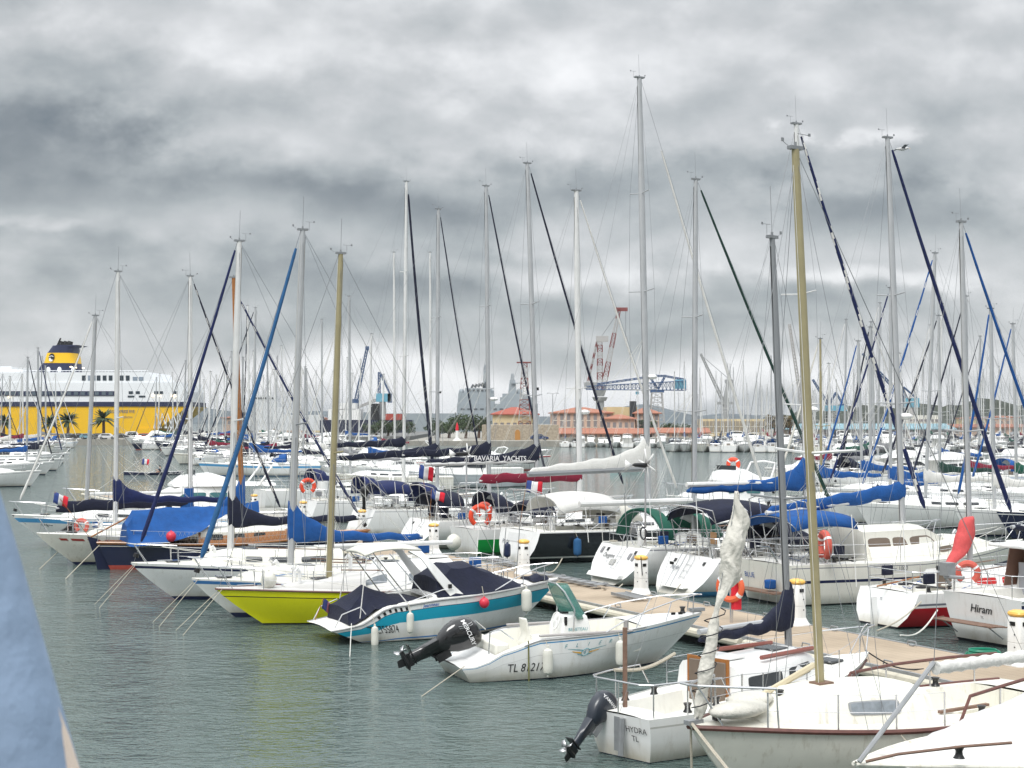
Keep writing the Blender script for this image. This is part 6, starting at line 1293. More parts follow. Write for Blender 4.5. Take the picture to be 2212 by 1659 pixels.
# ---------------- shores ----------------
STONE = mat('quay stone', (.30, .285, .25), .9, var=.25, scale=.8, bump=.3); ASPH = mat('quay paving', (.16, .16, .155), .9, var=.15)
def slab(name, u0, u1, D0, D1, z, m, kind='structure', X0=None, X1=None, **k):
    a = (u0-CX)*D0/F if X0 is None else X0; c = (u1-CX)*D0/F if X1 is None else X1
    mb = MB(); mb.box(((a+c)/2, (D0+D1)/2, z/2-1.5), (c-a, D1-D0, z+3)); return obj(name, mb, m, kind=kind, **k)
slab('quay', -700, 330, 352, 385, 1.35, STONE); slab('quay', 1030, 1215, 330, 600, 1.3, STONE); slab('quay', 880, 1040, 345, 600, 1.1, STONE); slab('ground', 1210, 3400, 405, 900, 1.2, STONE); slab('quay', 560, 885, 420, 600, 1.3, ASPH)
def hills(name, pts, D, col, th=400, seed=0, rough=.03):
    """ridge given by pixel outline points (u, v)"""
    m = mat(name+' cover', col, .95, var=.45, scale=.02); mb = MB(); rows = []; n = 160; u0, u1 = pts[0][0], pts[-1][0]
    for j in range(5):
        k = j/4; row = []
        for i in range(n+1):
            u = lerp(u0, u1, i/n); v = lininterp(pts, u); zt = (VH-v)*D/F+6; zt *= 1+rough*(noise.noise(Vector((u*.05, seed, 3)))+.5*noise.noise(Vector((u*.2, seed, 1))))*6
            row.append(((u-CX)*(D-th*(1-k))/F*(D/(D-th*(1-k))), D-th*(1-k), max(-2, zt*math.sin(k*math.pi/2)**.8-2*(1-k))))
        rows.append(row)
    rows.append([(x, y+th, -2) for x, y, z in rows[-1]])
    mb.grid(rows); return obj(name, mb, m, kind='structure', angle=180)
hills('hills', [(-400, 895), (300, 893), (440, 880), (470, 886), (560, 892), (640, 893), (690, 887), (760, 889), (840, 893), (1000, 899), (1250, 900), (1300, 895), (1352, 876), (1400, 873), (1440, 885), (1500, 899), (1560, 893), (1640, 897), (1750, 899), (2400, 897)], 2600, (.09, .115, .13), seed=1, rough=.012)
hills('wooded_ridge', [(1640, 905), (1700, 900), (1740, 893), (1790, 890), (1830, 886), (1900, 886), (1960, 884), (2020, 886), (2060, 880), (2120, 878), (2160, 884), (2230, 880), (2400, 878)], 900, (.045, .055, .035), th=150, seed=5, rough=.10)

# ---------------- ferry ----------------
def ferry():
    D = 402; k = D/F; Wd = 26
    X_ = lambda u: (u-CX)*k
    Zv = lambda v: CAMH+(VH-v)*k
    T = thing('ferry', 'huge yellow and white ferry with navy stripes and funnel berthed behind the palm quay', 'ferry', (X_(150), D+Wd/2, 0)); o = T.location.copy()
    YF = mat('ferry yellow', (.80, .47, .008), .45, var=.04, scale=.3, dirt=.12); WF = mat('ferry white', (.76, .78, .80), .45, var=.03, scale=.3); NF = mat('ferry navy', (.012, .018, .06), .5); GF = mat('ferry glass', (.03, .045, .06), .15)
    def plate(name, us, v0, v1, m, y0=0, y1=Wd, parent=T, us2=None):
        u0, u1 = us; a0, a1 = us2 or us
        f = [(X_(u0), D+y0, Zv(v0)), (X_(u1), D+y0, Zv(v0)), (X_(a1), D+y0, Zv(v1)), (X_(a0), D+y0, Zv(v1))]; bk = [(x, D+y1, z) for x, y, z in f]
        mb = MB(); mb.loft([[Vector(p)-o for p in f], [Vector(p)-o for p in bk]]); return obj(name, mb, m, parent)
    plate('hull', (-700, 405), 878, 960, YF, us2=(-700, 300)); plate('stern_block', (300, 345), 925, 960, YF, y0=-.4, y1=2, us2=(300, 318))
    plate('belt', (-700, 402), 868, 878, NF, -.25, Wd+.2); 
    plate('upper_hull', (-700, 400), 845, 868, WF, 0, Wd); plate('belt', (-700, 247), 845, 855, NF, -.2, 1)
    plate('superstructure', (-700, 392), 826, 845, WF, 0, Wd, us2=(-700, 400)); plate('superstructure', (-700, 320), 804, 826, WF, .3, Wd-.3, us2=(-700, 334)); plate('superstructure', (-120, 40), 797, 804, WF, 3, Wd-3); plate('superstructure', (-120, 10), 790, 797, WF, 5, Wd-5)
    def wn(u0, u1, v0, v1, y=-.06, m=None): plate('window', (u0, u1), v0, v1, m or GF, y, .5)
    for u in (176, 208, 221, 234, 258, 271): wn(u, u+8, 811, 822, .2)
    wn(189, 205, 811, 822, .2, mat('ferry grey glass', (.25, .30, .36), .2)); 
    for u in (286, 299): wn(u, u+10, 814, 822, .2, mat('ferry grey glass', (.25, .30, .36), .2))
    for u in (125, 143, 156, 175, 194, 212): wn(u, u+9, 829, 836, .2)
    for u in range(-200, 240, 15): wn(u, u+9, 846.5, 853.5, -.27, mat('ferry cabin glass', (.10, .13, .16), .2))
    for u in (278, 293, 333, 343, 375): wn(u, u+9, 845, 851, -.1)
    for u in (276, 300): wn(u, u+14, 854.5, 858.5, -.1)
    plate('window', (137, 147), 883, 892, mat('ferry vent', (.55, .36, .02), .6), -.1, .5)
    lt = mat('ferry deck lamp', (1.0, .78, .45), .5, emit=4)
    for u, v in ((103, 789), (131, 789), (141, 790.5), (158, 791.5)): plate('lamp', (u, u+4), v, v+2, lt, -.2+8.4, 8.6)
    for u, v in ((328, 853), (343, 854), (372, 854), (376, 854), (19, 856)): plate('lamp', (u, u+3), v, v+3, lt, -.35, 0)
    # funnel
    KF = (D+8)/D; XA, ZA = X_, Zv
    def fun(v0, v1, a0, a1, c0, c1, m):
        mb = MB(); q = []; X_ = lambda u: (u-CX)*k*KF; Zv = lambda v: CAMH+(VH-v)*k*KF
        for v, a, c in ((v0, a0, a1), (v1, c0, c1)):
            q.append([Vector((X_(a)+ (X_(c)-X_(a))*(.5+.5*math.copysign(abs(math.cos(t))**.5, math.cos(t))), D+13+5*math.copysign(abs(math.sin(t))**.5, math.sin(t)), Zv(v)))-o for t in [2*math.pi*q_/20 for q_ in range(20)]])
        mb.loft(q); return obj('funnel', mb, m, T, angle=50)
    fun(805, 784, 72, 162, 84, 159, NF); fun(784, 762, 88, 159, 95, 155, YF); fun(762, 746, 96, 155, 108, 153, NF)
    X_ = lambda u: (u-CX)*k*KF; Zv = lambda v: CAMH+(VH-v)*k*KF
    plate('funnel_wing', (120, 168), 745, 748, NF, 8, 18, us2=(120, 150))
    for u in (119, 128, 137):
        mb = MB(); mb.tube([Vector((X_(u), D+13, Zv(746)))-o, Vector((X_(u+3), D+13, Zv(735)))-o], [.9, .7], 10); obj('exhaust', mb, BLK, T)
    mb = MB(); mb.tube([Vector((X_(110), D+13, Zv(746)))-o, Vector((X_(118), D+13, Zv(728)))-o], .25, 5); obj('aerial', mb, BLK, T)
    # round head emblem on the funnel
    def blob(pts, m, y):
        mb = MB(); mb.poly([Vector((X_(111+x), D+7.9-y, Zv(773-yy)))-o for x, yy in pts]); obj('emblem', mb, m, T)
    blob([(-6+1*math.sin(a)+7*math.cos(a)*.9+6, 1+8.5*math.sin(a)) for a in [2*math.pi*q/20 for q in range(20)]], BLK, .12)
    blob([(-6, 3), (1, 5.2), (4.5, 3.2), (4.5, 1.8), (0, 3.6), (-6, 1.6)], FWH, .2); blob([(-5, -1), (-2.5, 1), (-1, -3), (1, -2), (0, -5), (3, -3), (2, -7), (-2, -8), (-5, -6)], FWH, .2)
    X_, Zv = XA, ZA
    sign_text('lettering', 'MEGA EXPRESS FIVE', 1.15, lambda x, y: Vector((X_(233)+x*.72, D-.1, Zv(892)+y))-o, INKG, T, bold=True); sign_text('lettering', 'GENOVA', .8, lambda x, y: Vector((X_(266)+x*.8, D-.1, Zv(903.5)+y))-o, INKG, T)
    # stern ramp trusses
    for i in range(5): mb = MB(); mb.tube([Vector((X_(335+i*12), D-1, Zv(925)))-o, Vector((X_(340+i*12), D-1, Zv(893)))-o, Vector((X_(350+i*12), D-1, Zv(925)))-o], .25, 5); obj('ramp_truss', mb, WF, T)
    mb = MB()
    for i in range(60): x = lerp(-100, 318, i/59); mb.tube([Vector((X_(x), D+.6, Zv(804)))-o, Vector((X_(x), D+.6, Zv(800.5)))-o], .06, 4)
    mb.tube([Vector((X_(-100), D+.6, Zv(800.5)))-o, Vector((X_(318), D+.6, Zv(800.5)))-o], .09, 4); obj('railing', mb, WF, T)
    for u in (99, 123, 153): mb = MB(); mb.ellipsoid(Vector((X_(u), D+2, Zv(799)))-o, (.6, .6, .9)); obj('dome', mb, WF, T)
ferry()

def leafclump(mb, c, r, n, s, flat=1.0):
    for _ in range(n):
        d = Vector((random.gauss(0, 1), random.gauss(0, 1), random.gauss(0, 1)*flat)); d = d.normalized()*r*random.uniform(.45, 1.0)**.6; p = Vector(c)+Vector((d.x, d.y, d.z*flat))
        a = Vector((random.uniform(-1, 1), random.uniform(-1, 1), random.uniform(-1, 1))).normalized()*s; e = a.cross(Vector((random.uniform(-1, 1), random.uniform(-1, 1), random.uniform(-1, 1)))).normalized()*s*.7
        mb.poly([p-a*.5, p+e*.5, p+a*.5, p-e*.5])
LEAF = mat('pine foliage', (.055, .085, .035), .8, var=.5, scale=.6); LEAFP = mat('palm foliage', (.045, .075, .03), .7, var=.4); BARK = mat('bark', (.14, .085, .06), .9, var=.3); LEAFB = mat('autumn foliage', (.17, .13, .055), .8, var=.4, scale=.6)
def palm(u, D, h, lab):
    p = gp(u, D); p.z = 1.35; T = thing('palm_tree', lab, 'palm', p, 0, 'palms on the ferry quay')
    mb = MB(); mb.tube([(0, 0, -.1), (.05, 0, h*.3), (0, 0, h*.6), (0, 0, h*.74)], [.42, .36, .34, .62], 9); obj('trunk', mb, BARK, T)
    mb = MB()
    for i in range(44):
        a = random.uniform(0, 6.28); el = random.uniform(-.25, 1.35); ln = h*random.uniform(.42, .56); d = Vector((math.cos(a), math.sin(a), 0)); pts = []
        for j in range(7):
            q = j/6; pts.append(Vector((0, 0, h*.74))+d*(ln*q*math.cos(el*(1-q*.4)))+Vector((0, 0, ln*(q*math.sin(el)-.75*q*q*math.cos(el)*.8))))
        sd_ = Vector((-d.y, d.x, 0))
        for j in range(6):
            w0 = .34*math.sin(math.pi*min(1, (j+.4)/6.3)); w1 = .34*math.sin(math.pi*min(1, (j+1.4)/6.6)) if j < 5 else .02
            for sg in (1, -1): mb.poly([pts[j], pts[j+1], pts[j+1]+sd_*sg*w1+Vector((0, 0, -w1*.7)), pts[j]+sd_*sg*w0*1.1+Vector((0, 0, -w0*.7))])
    obj('crown', mb, LEAFP, T, angle=180); return T
for u, h, lab in ((224, 6.6, 'tallest palm on the ferry quay, between the two grey masts'), (147, 6.0, 'palm on the ferry quay left of the grey masts'), (108, 5.4, 'leaning palm on the ferry quay among the furled jibs'), (8, 5.6, 'palm at the left edge before the yellow hull')): palm(u, 362, h, lab)
def pine(u, D, w, h, lab, m=None, g='dark pines behind the marker'):
    p = gp(u, D); p.z = 1.1; T = thing('pine_tree', lab, 'tree', p, 0, g); mb = MB(); mb.tube([(0, 0, 0), (.2, 0, h*.4), (0, .1, h*.7)], [.45, .3, .15], 7)
    for i in range(5): a = i*1.3; mb.tube([(.1, 0, h*.4), (math.cos(a)*w*.4, math.sin(a)*w*.3, h*.68)], [.15, .06], 5)
    obj('trunk', mb, BARK, T); mb = MB()
    for i in range(16):
        a = random.uniform(0, 6.28); r = random.uniform(0, 1)**.5*w*.42; leafclump(mb, (math.cos(a)*r, math.sin(a)*r*.8, h*random.uniform(.42, .88)), w*.20, 70, .55, .7)
    obj('crown', mb, m or LEAF, T, angle=180); return T
for i, (u, D, w, h) in enumerate(((970, 400, 9, 5.2), (1006, 395, 10, 6.2), (1034, 402, 7, 5.6), (948, 410, 7, 4.6), (838, 430, 9, 4.6), (872, 432, 8, 4.4), (812, 440, 8, 4.0))): pine(u, D, w, h, 'dark spreading pine behind the marker light' if u > 900 else 'dark pine below the blue crane', g='dark pines behind the marker' if u > 900 else 'dark pines below the blue crane')
for u in (1672, 1690, 1705): pine(u, 420, 5, 6.5, 'brownish tree beside the long beige building', LEAFB, 'brownish trees beside the beige building')
pine(1398, 425, 5, 5.0, 'green tree at the right end of the pink building', LEAF, 'tree beside the pink building'); pine(1460, 425, 8, 3.6, 'low green tree right of the hammerhead crane leg', LEAF, 'low green tree')

# ---------------- cars ----------------
def car(u, D, col, lab, van=False, rz=0):
    p = gp(u, D); p.z = 1.37; T = thing('parked_car', lab, 'van' if van else 'car', p, rz, 'cars parked along the ferry quay'); m = mat('car paint %s' % (col,), col, .25, coat=.5)
    h = 1.9 if van else 1.45; pr = [(-2.1, .45, .85), (-1.9, .35, .95 if not van else 1.7), (-1.3, .3, h*.97 if van else 1.35), (-.2, .3, h), (.5, .3, h*.96), (1.1, .3, .98), (1.9, .33, .82), (2.1, .42, .6)]
    mb = MB(); rings = [[(x, -.82, z0), (x, -.86, z0+.25), (x, -.62 if z1 > 1.1 else -.8, z1), (x, .62 if z1 > 1.1 else .8, z1), (x, .86, z0+.25), (x, .82, z0)] for x, z0, z1 in pr]; mb.loft(rings); bd = obj('body', mb, m, T, angle=30)
    for s_ in (1, -1): mb = MB(); mb.poly([(-1.5, s_*.80, .93), (.95, s_*.80, .93), (.45, s_*.70, h*.90), (-1.2, s_*.70, h*.90)]); obj('window', mb, GLASS, T, solid=.02)
    for x in (-1.3, 1.3):
        for s_ in (1, -1):
            mb = MB(); mb.tube([(x, s_*.70, .33), (x, s_*.90, .33)], .33, 14); w = obj('wheel', mb, BLK, T); mb = MB(); mb.tube([(x, s_*.90, .33), (x, s_*.915, .33)], .18, 10); obj('rim', mb, GALV, w)
for u, col, lab, van in ((150, (.10, .13, .15), 'dark grey car parked left of the tallest palm', False), (172, (.03, .03, .03), 'black car parked between the palms', False), (193, (.16, .30, .36), 'light blue car on the ferry quay', False), (216, (.04, .04, .04), 'dark saloon parked in front of the tallest palm', False),
    (233, (.6, .6, .6), 'small white car right of the tallest palm', False), (262, (.05, .05, .05), 'dark car just left of the grey mast', False), (290, (.7, .7, .7), 'white van on the ferry quay', True), (315, (.45, .05, .03), 'red car at the end of the ferry quay', False)): car(u, 354.5+abs(u-230)*.02, col, lab, van)
car(1165, 334, (.02, .04, .12), 'dark blue car parked before the stone fort', False)

# ---------------- buildings ----------------
TILE = mat('terracotta tiles', (.36, .15, .095), .85, var=.22, scale=1.5, bump=.3); TILER = mat('red tiles', (.36, .09, .06), .85, var=.2, scale=1.5); PINK = mat('pink render', (.56, .40, .31), .85, var=.08, scale=.4); CRM = mat('cream render', (.66, .54, .33), .85, var=.08, scale=.4); OCH = mat('pale ochre render', (.56, .47, .27), .85, var=.08, scale=.3); SHUT = mat('grey shutters', (.24, .22, .22), .7); RUBBLE = mat('rubble stone', (.40, .34, .26), .95, var=.45, scale=2.2, bump=.8)
def building(name, label, u0, u1, v0, v1, D, dep, wall, roof=None, rv=None, wins=None, inset=0, hip=True, wm=None, cat='building'):
    """u/v pixel extent of the front wall, rv = pixel height of the ridge"""
    k = D/F; x0, x1 = (u0-CX)*k, (u1-CX)*k; zt = CAMH+(VH-v0)*k; zb = min(CAMH+(VH-v1)*k, 1.5); T = thing(name, label, cat, ((x0+x1)/2, D+dep/2, zb)); w = (x1-x0)/2; h = zt-zb
    mb = MB(); mb.box((0, 0, h/2-.5), (2*w, dep, h+1)); obj('wall', mb, wall, T)
    if roof:
        rh = (v0-rv)*k; e = .7; mb = MB(); ins = min(w*.85, dep*.5) if hip else -.5
        a = [(-w-e, -dep/2-e, h), (w+e, -dep/2-e, h), (w+e, dep/2+e, h), (-w-e, dep/2+e, h)]; r0, r1 = (-w+ins, 0, h+rh), (w-ins, 0, h+rh); i = mb.add(a+[r0, r1]+[(x, y, z-.25) for x, y, z in a])
        for q in ((0, 1, 5, 4), (1, 2, 5), (2, 3, 4, 5), (3, 0, 4), (6, 7, 1, 0), (7, 8, 2, 1), (8, 9, 3, 2), (9, 6, 0, 3), (9, 8, 7, 6)): mb.face([i+j for j in q])
        obj('roof', mb, roof, T, angle=10)
    for (n, ww, wh, zf) in (wins or []):
        for i in range(n):
            x = lerp(-w, w, (i+.5)/n); mb = MB(); mb.box((x, -dep/2-.02, h*zf), (ww, .14, wh)); wo = obj('window', mb, wm or SHUT, T); mb = MB(); mb.box((x, -dep/2-.06, h*zf-wh/2-.12), (ww+.35, .2, .15)); obj('sill', mb, GEL2, wo)
    return T
building('customs_house', 'cream building with red hipped roof standing above the stone fort', 1064, 1160, 894, 921, 380, 14, CRM, TILER, 879, [(7, .9, 1.3, .52)])
building('fort_wall', 'rough rubble stone fort wall with an ochre arched door at the waterside', 1041, 1207, 918, 955, 345, 30, RUBBLE, cat='fort')
mb = MB(); c = gp(1118, 344.9); mb.loft([[(c.x-.6+x, c.y, 1.3+z) for x, z in ((0, 0), (1.2, 0), (1.2, 1.9), (.9, 2.4), (.3, 2.4), (0, 1.9))], [(c.x-.6+x, c.y+.2, 1.3+z) for x, z in ((0, 0), (1.2, 0), (1.2, 1.9), (.9, 2.4), (.3, 2.4), (0, 1.9))]]); obj('door', mb, mat('ochre door', (.42, .20, .05), .7), label='ochre wooden arched door in the rubble fort wall', cat='door')
building('pink_building', 'long pink three storey building with terracotta roof and grey shutters', 1192, 1322, 891, 935, 430, 18, PINK, TILE, 879, [(9, .95, 1.7, .80), (9, .95, 1.7, .50)])
building('pink_wing', 'pink lower wing with its own small terracotta hipped roof', 1308, 1372, 904, 935, 424, 10, PINK, TILE, 895, [(5, .9, 1.5, .62)])
building('ochre_block', 'plain pale ochre block with one tall dark window between the pink wings', 1310, 1376, 879, 935, 436, 16, OCH, None, None)
mb = MB(); c = gp(1351, 435.8); mb.box((c.x+2.2, c.y, 9), (2.0, .3, 5)); obj('tall_window', mb, GLASS, label='tall dark window in the ochre block', cat='window')
building('pink_building', 'right hand pink wing with terracotta roof beside the ochre block', 1374, 1424, 892, 935, 430, 18, PINK, TILE, 880, [(4, .9, 1.6, .80), (4, .9, 1.6, .48)])
building('long_shed', 'long low pink shed with a continuous terracotta roof along the shore', 1207, 1400, 936, 950, 408, 8, PINK, TILE, 925, [(18, .5, .8, .62)], hip=False)
building('long_shed', 'low pink shed with terracotta roof right of the hammerhead crane', 1408, 1530, 934, 950, 410, 8, PINK, TILE, 924, [(12, .5, .8, .62)], hip=False)
building('barracks', 'long beige two storey building with many small windows at the far shore', 1516, 1662, 905, 945, 425, 12, CRM, None, None, [(18, .9, 1.4, .75), (18, .9, 1.4, .42)], wm=mat('dim window', (.3, .26, .2), .4))
building('warehouse', 'grey brown warehouse with pale blue roof behind the far masts', 1700, 2060, 926, 945, 430, 20, mat('warehouse wall', (.32, .28, .24), .9, var=.3, scale=.4), mat('pale blue roof', (.24, .40, .46), .7), 915, [(14, 3, 1.3, .6)], hip=False, wm=SHUT)
building('warehouse', 'pinkish low warehouse at the far right shore', 2055, 2300, 922, 945, 440, 16, PINK, TILE, 916, [(10, 1.2, 1.2, .6)], hip=False)
building('white_block', 'white flat block above the pale blue roof', 1960, 2030, 897, 915, 520, 12, GEL2, None, None, [(6, 1.4, .9, .7)])
for i, (u0, u1, v0) in enumerate(((620, 660, 906), (675, 700, 903), (700, 760, 907), (560, 600, 904), (480, 520, 902), (2080, 2130, 903), (2140, 2200, 901))):
    building('house', ('small pale house on the distant shore at the left', 'pale house on the distant wooded slope at the right')[u0 > 1000], u0, u1, v0, 925, 650, 10, CRM if i % 2 else PINK, TILE, v0-3, [(4, 1.1, 1.4, .6)])['group'] = ('distant houses left', 'distant houses right')[u0 > 1000]
def cage(label, u, D, v0, v1, w, mats2, name='lattice_mast', cat='mast'):
    k = D/F; x = (u-CX)*k; z0 = CAMH+(VH-v0)*k; z1 = CAMH+(VH-v1)*k; T = thing(name, label, cat, (x, D, min(z0, z1))); truss(T, 'lattice', Vector((0, 0, 0)), Vector((0, 0, abs(z1-z0))), w, w*.4, mats2, 12); return T
def truss(parent, name, a, c, w0, w1, mats_, n=10, r=.12):
    a, c = Vector(a), Vector(c); d = (c-a).normalized(); ref = Vector((0, 1, 0)); s1 = d.cross(ref).normalized(); s2 = d.cross(s1).normalized(); mb = MB(); prev = None
    for i in range(n+1):
        k = i/n; p = a.lerp(c, k); w = lerp(w0, w1, k)/2; q = [p+s1*w+s2*w, p-s1*w+s2*w, p-s1*w-s2*w, p+s1*w-s2*w]
        mi = (i // max(1, n//5)) % len(mats_)
        if prev:
            for j in range(4): mb.tube([prev[j], q[j]], r, 4, mi); mb.tube([prev[j], q[(j+1) % 4]], r*.6, 3, mi)
        for j in range(4): mb.tube([q[j], q[(j+1) % 4]], r*.6, 3, mi)
        prev = q
    return obj(name, mb, list(mats_), parent)
CRD = mat('crane red', (.20, .045, .04), .6); CWH = mat('crane white', (.40, .39, .38), .6); CBL = mat('crane blue', (.04, .09, .20), .6); CLB = mat('crane cabin blue', (.13, .36, .48), .6); CGR = mat('crane grey', (.30, .31, .31), .7)
def crane(label, D, parts, name='dock_crane'):
    k = D/F; us = [p[1][0] for p in parts if p[0] != 'col'] ; x = (parts[0][1][0]-CX)*k; T = thing(name, label, 'crane', (x, D, 0)); W3 = lambda u, v, y=0: Vector(((u-CX)*k-x, y, CAMH+(VH-v)*k))
    for p in parts:
        if p[0] == 'truss': truss(T, p[5] if len(p) > 5 else 'jib', W3(*p[1]), W3(*p[2]), p[3][0]*k, p[3][1]*k, p[4], p[6] if len(p) > 6 else 12, r=.10+.00025*D*.5)
        if p[0] == 'col': mb = MB(); mb.tube([W3(*q) for q in p[1:3]], [w*k for w in p[3]], 12); obj(p[5], mb, p[4], T)
        if p[0] == 'box': mb = MB(); (u0, v0), (u1, v1) = p[1], p[2]; mb.box(W3((u0+u1)/2, (v0+v1)/2), (abs(u1-u0)*k, p[3]*k, abs(v1-v0)*k)); obj(p[5], mb, p[4], T)
        if p[0] == 'wire': mb = MB(); mb.tube([W3(*q) for q in p[1:3]], .10, 4); obj('cable', mb, WIRE, T)
    return T
crane('tall red and white luffing crane above the pink building', 700, [('col', (1296, 912), (1296, 866), (9, 9), CGR, 'pedestal'), ('col', (1296, 866), (1296, 858), (13, 17), CGR, 'platform'), ('col', (1296, 856), (1296, 842), (9, 14), CGR, 'slewing_ring'), ('truss', (1296, 842), (1296, 738), (12, 10), (CRD, CWH), 'tower', 14), ('truss', (1304, 834), (1338, 668), (11, 6), (CWH, CRD), 'jib', 16), ('box', (1288, 726), (1314, 738), 10, CWH, 'crane_head'), ('box', (1329, 664), (1356, 672), 5, CRD, 'jib_head'), ('truss', (1268, 835), (1290, 738), (3, 3), (CRD, CWH), 'back_stay', 8), ('box', (1262, 826), (1292, 840), 10, CGR, 'machinery_house'), ('box', (1300, 832), (1310, 842), 8, CWH, 'cabin'), ('wire', (1300, 726), (1340, 668)), ('wire', (1352, 672), (1352, 728)), ('box', (1349, 728), (1355, 736), 4, CWH, 'hook')])
crane('long blue hammerhead crane with pale blue cabin at its right end', 640, [('truss', (1266, 838), (1481, 833), (7, 20), (CBL,), 'jib', 26), ('truss', (1290, 830), (1404, 814), (3, 3), (CBL,), 'top_chord', 12), ('truss', (1404, 812), (1440, 812), (3, 3), (CBL,), 'top_chord', 5), ('truss', (1440, 813), (1480, 820), (3, 3), (CBL,), 'top_chord', 6), ('truss', (1404, 814), (1420, 840), (3, 3), (CBL,), 'brace', 4), ('truss', (1436, 814), (1422, 840), (3, 3), (CBL,), 'brace', 4), ('box', (1458, 820), (1481, 840), 14, CLB, 'cabin'), ('box', (1405, 842), (1434, 848), 16, CBL, 'slewing_ring'), ('truss', (1419, 912), (1419, 848), (30, 22), (CWH,), 'tower', 6), ('wire', (1376, 840), (1376, 846)), ('box', (1373, 846), (1380, 852), 5, CLB, 'hook')])
crane('blue quay crane with folded jib on a white pedestal', 600, [('col', (826, 912), (826, 868), (9, 7), CWH, 'pedestal'), ('box', (813, 850), (845, 868), 18, CLB, 'cabin'), ('box', (838, 850), (846, 870), 18, CBL, 'counterweight'), ('truss', (819, 850), (819, 804), (5, 4), (CBL,), 'mast', 8), ('truss', (822, 808), (842, 850), (3, 2), (CBL,), 'back_stay', 8), ('truss', (812, 864), (768, 882), (5, 3), (CWH,), 'jib', 10)])
sign_text('lettering', 'MMBS', 1.5, lambda x, y: Vector(((820-CX)*600/F+x, 600-1.8, CAMH+(VH-862)*600/F+y)), INKW, None, bold=True) if False else None
crane('dark blue crane with raised lattice jib behind the gold mast', 600, [('truss', (766, 905), (770, 864), (9, 8), (CBL, ), 'tower', 6), ('truss', (769, 866), (793, 752), (7, 4), (CBL,), 'jib', 16), ('box', (789, 748), (797, 756), 4, CBL, 'jib_head'), ('box', (756, 862), (774, 872), 8, CBL, 'cabin')])
crane('pale grey crane with long jib left of the green furled jib', 620, [('col', (1568, 912), (1568, 860), (5, 7), CGR, 'pedestal'), ('box', (1550, 868), (1584, 874), 10, CGR, 'platform'), ('col', (1567, 862), (1574, 818), (5, 3), CGR, 'mast'), ('truss', (1560, 862), (1514, 764), (6, 3), (CGR,), 'jib', 18), ('wire', (1574, 818), (1516, 768)), ('box', (1566, 820), (1584, 828), 6, CGR, 'head')])
crane('blue crane with triangular frame right of the gold mast', 620, [('truss', (1800, 912), (1800, 888), (22, 18), (CWH,), 'tower', 4), ('box', (1782, 876), (1828, 888), 14, CLB, 'cabin'), ('truss', (1790, 876), (1806, 848), (3, 3), (CBL,), 'mast', 5), ('truss', (1822, 876), (1806, 848), (3, 3), (CBL,), 'brace', 5), ('truss', (1788, 872), (1756, 820), (5, 3), (CBL,), 'jib', 10)])
crane('blue crane with long raised jib and pale blue cabin at the right', 620, [('col', (1968, 912), (1968, 880), (8, 7), CWH, 'pedestal'), ('box', (1954, 860), (1984, 880), 14, CLB, 'cabin'), ('truss', (1956, 866), (1864, 764), (6, 3), (CBL,), 'jib', 22), ('truss', (1956, 862), (1952, 836), (3, 2), (CBL,), 'mast', 5), ('truss', (1982, 862), (1952, 836), (2, 2), (CBL,), 'brace', 6)])
crane('distant white lattice crane mast behind the gold mast', 640, [('col', (1735, 912), (1735, 885), (6, 5), CWH, 'pedestal'), ('truss', (1733, 885), (1706, 700), (6, 4), (CWH,), 'jib', 24)])
T = cage('red and white lattice radio mast rising behind the fort', 1133, 376, 921, 782, 3.0, (CRD, CWH)); mb = MB(); mb.box((0, 0, 16.2), (4, 2, .3)); obj('platform', mb, CRD, T)
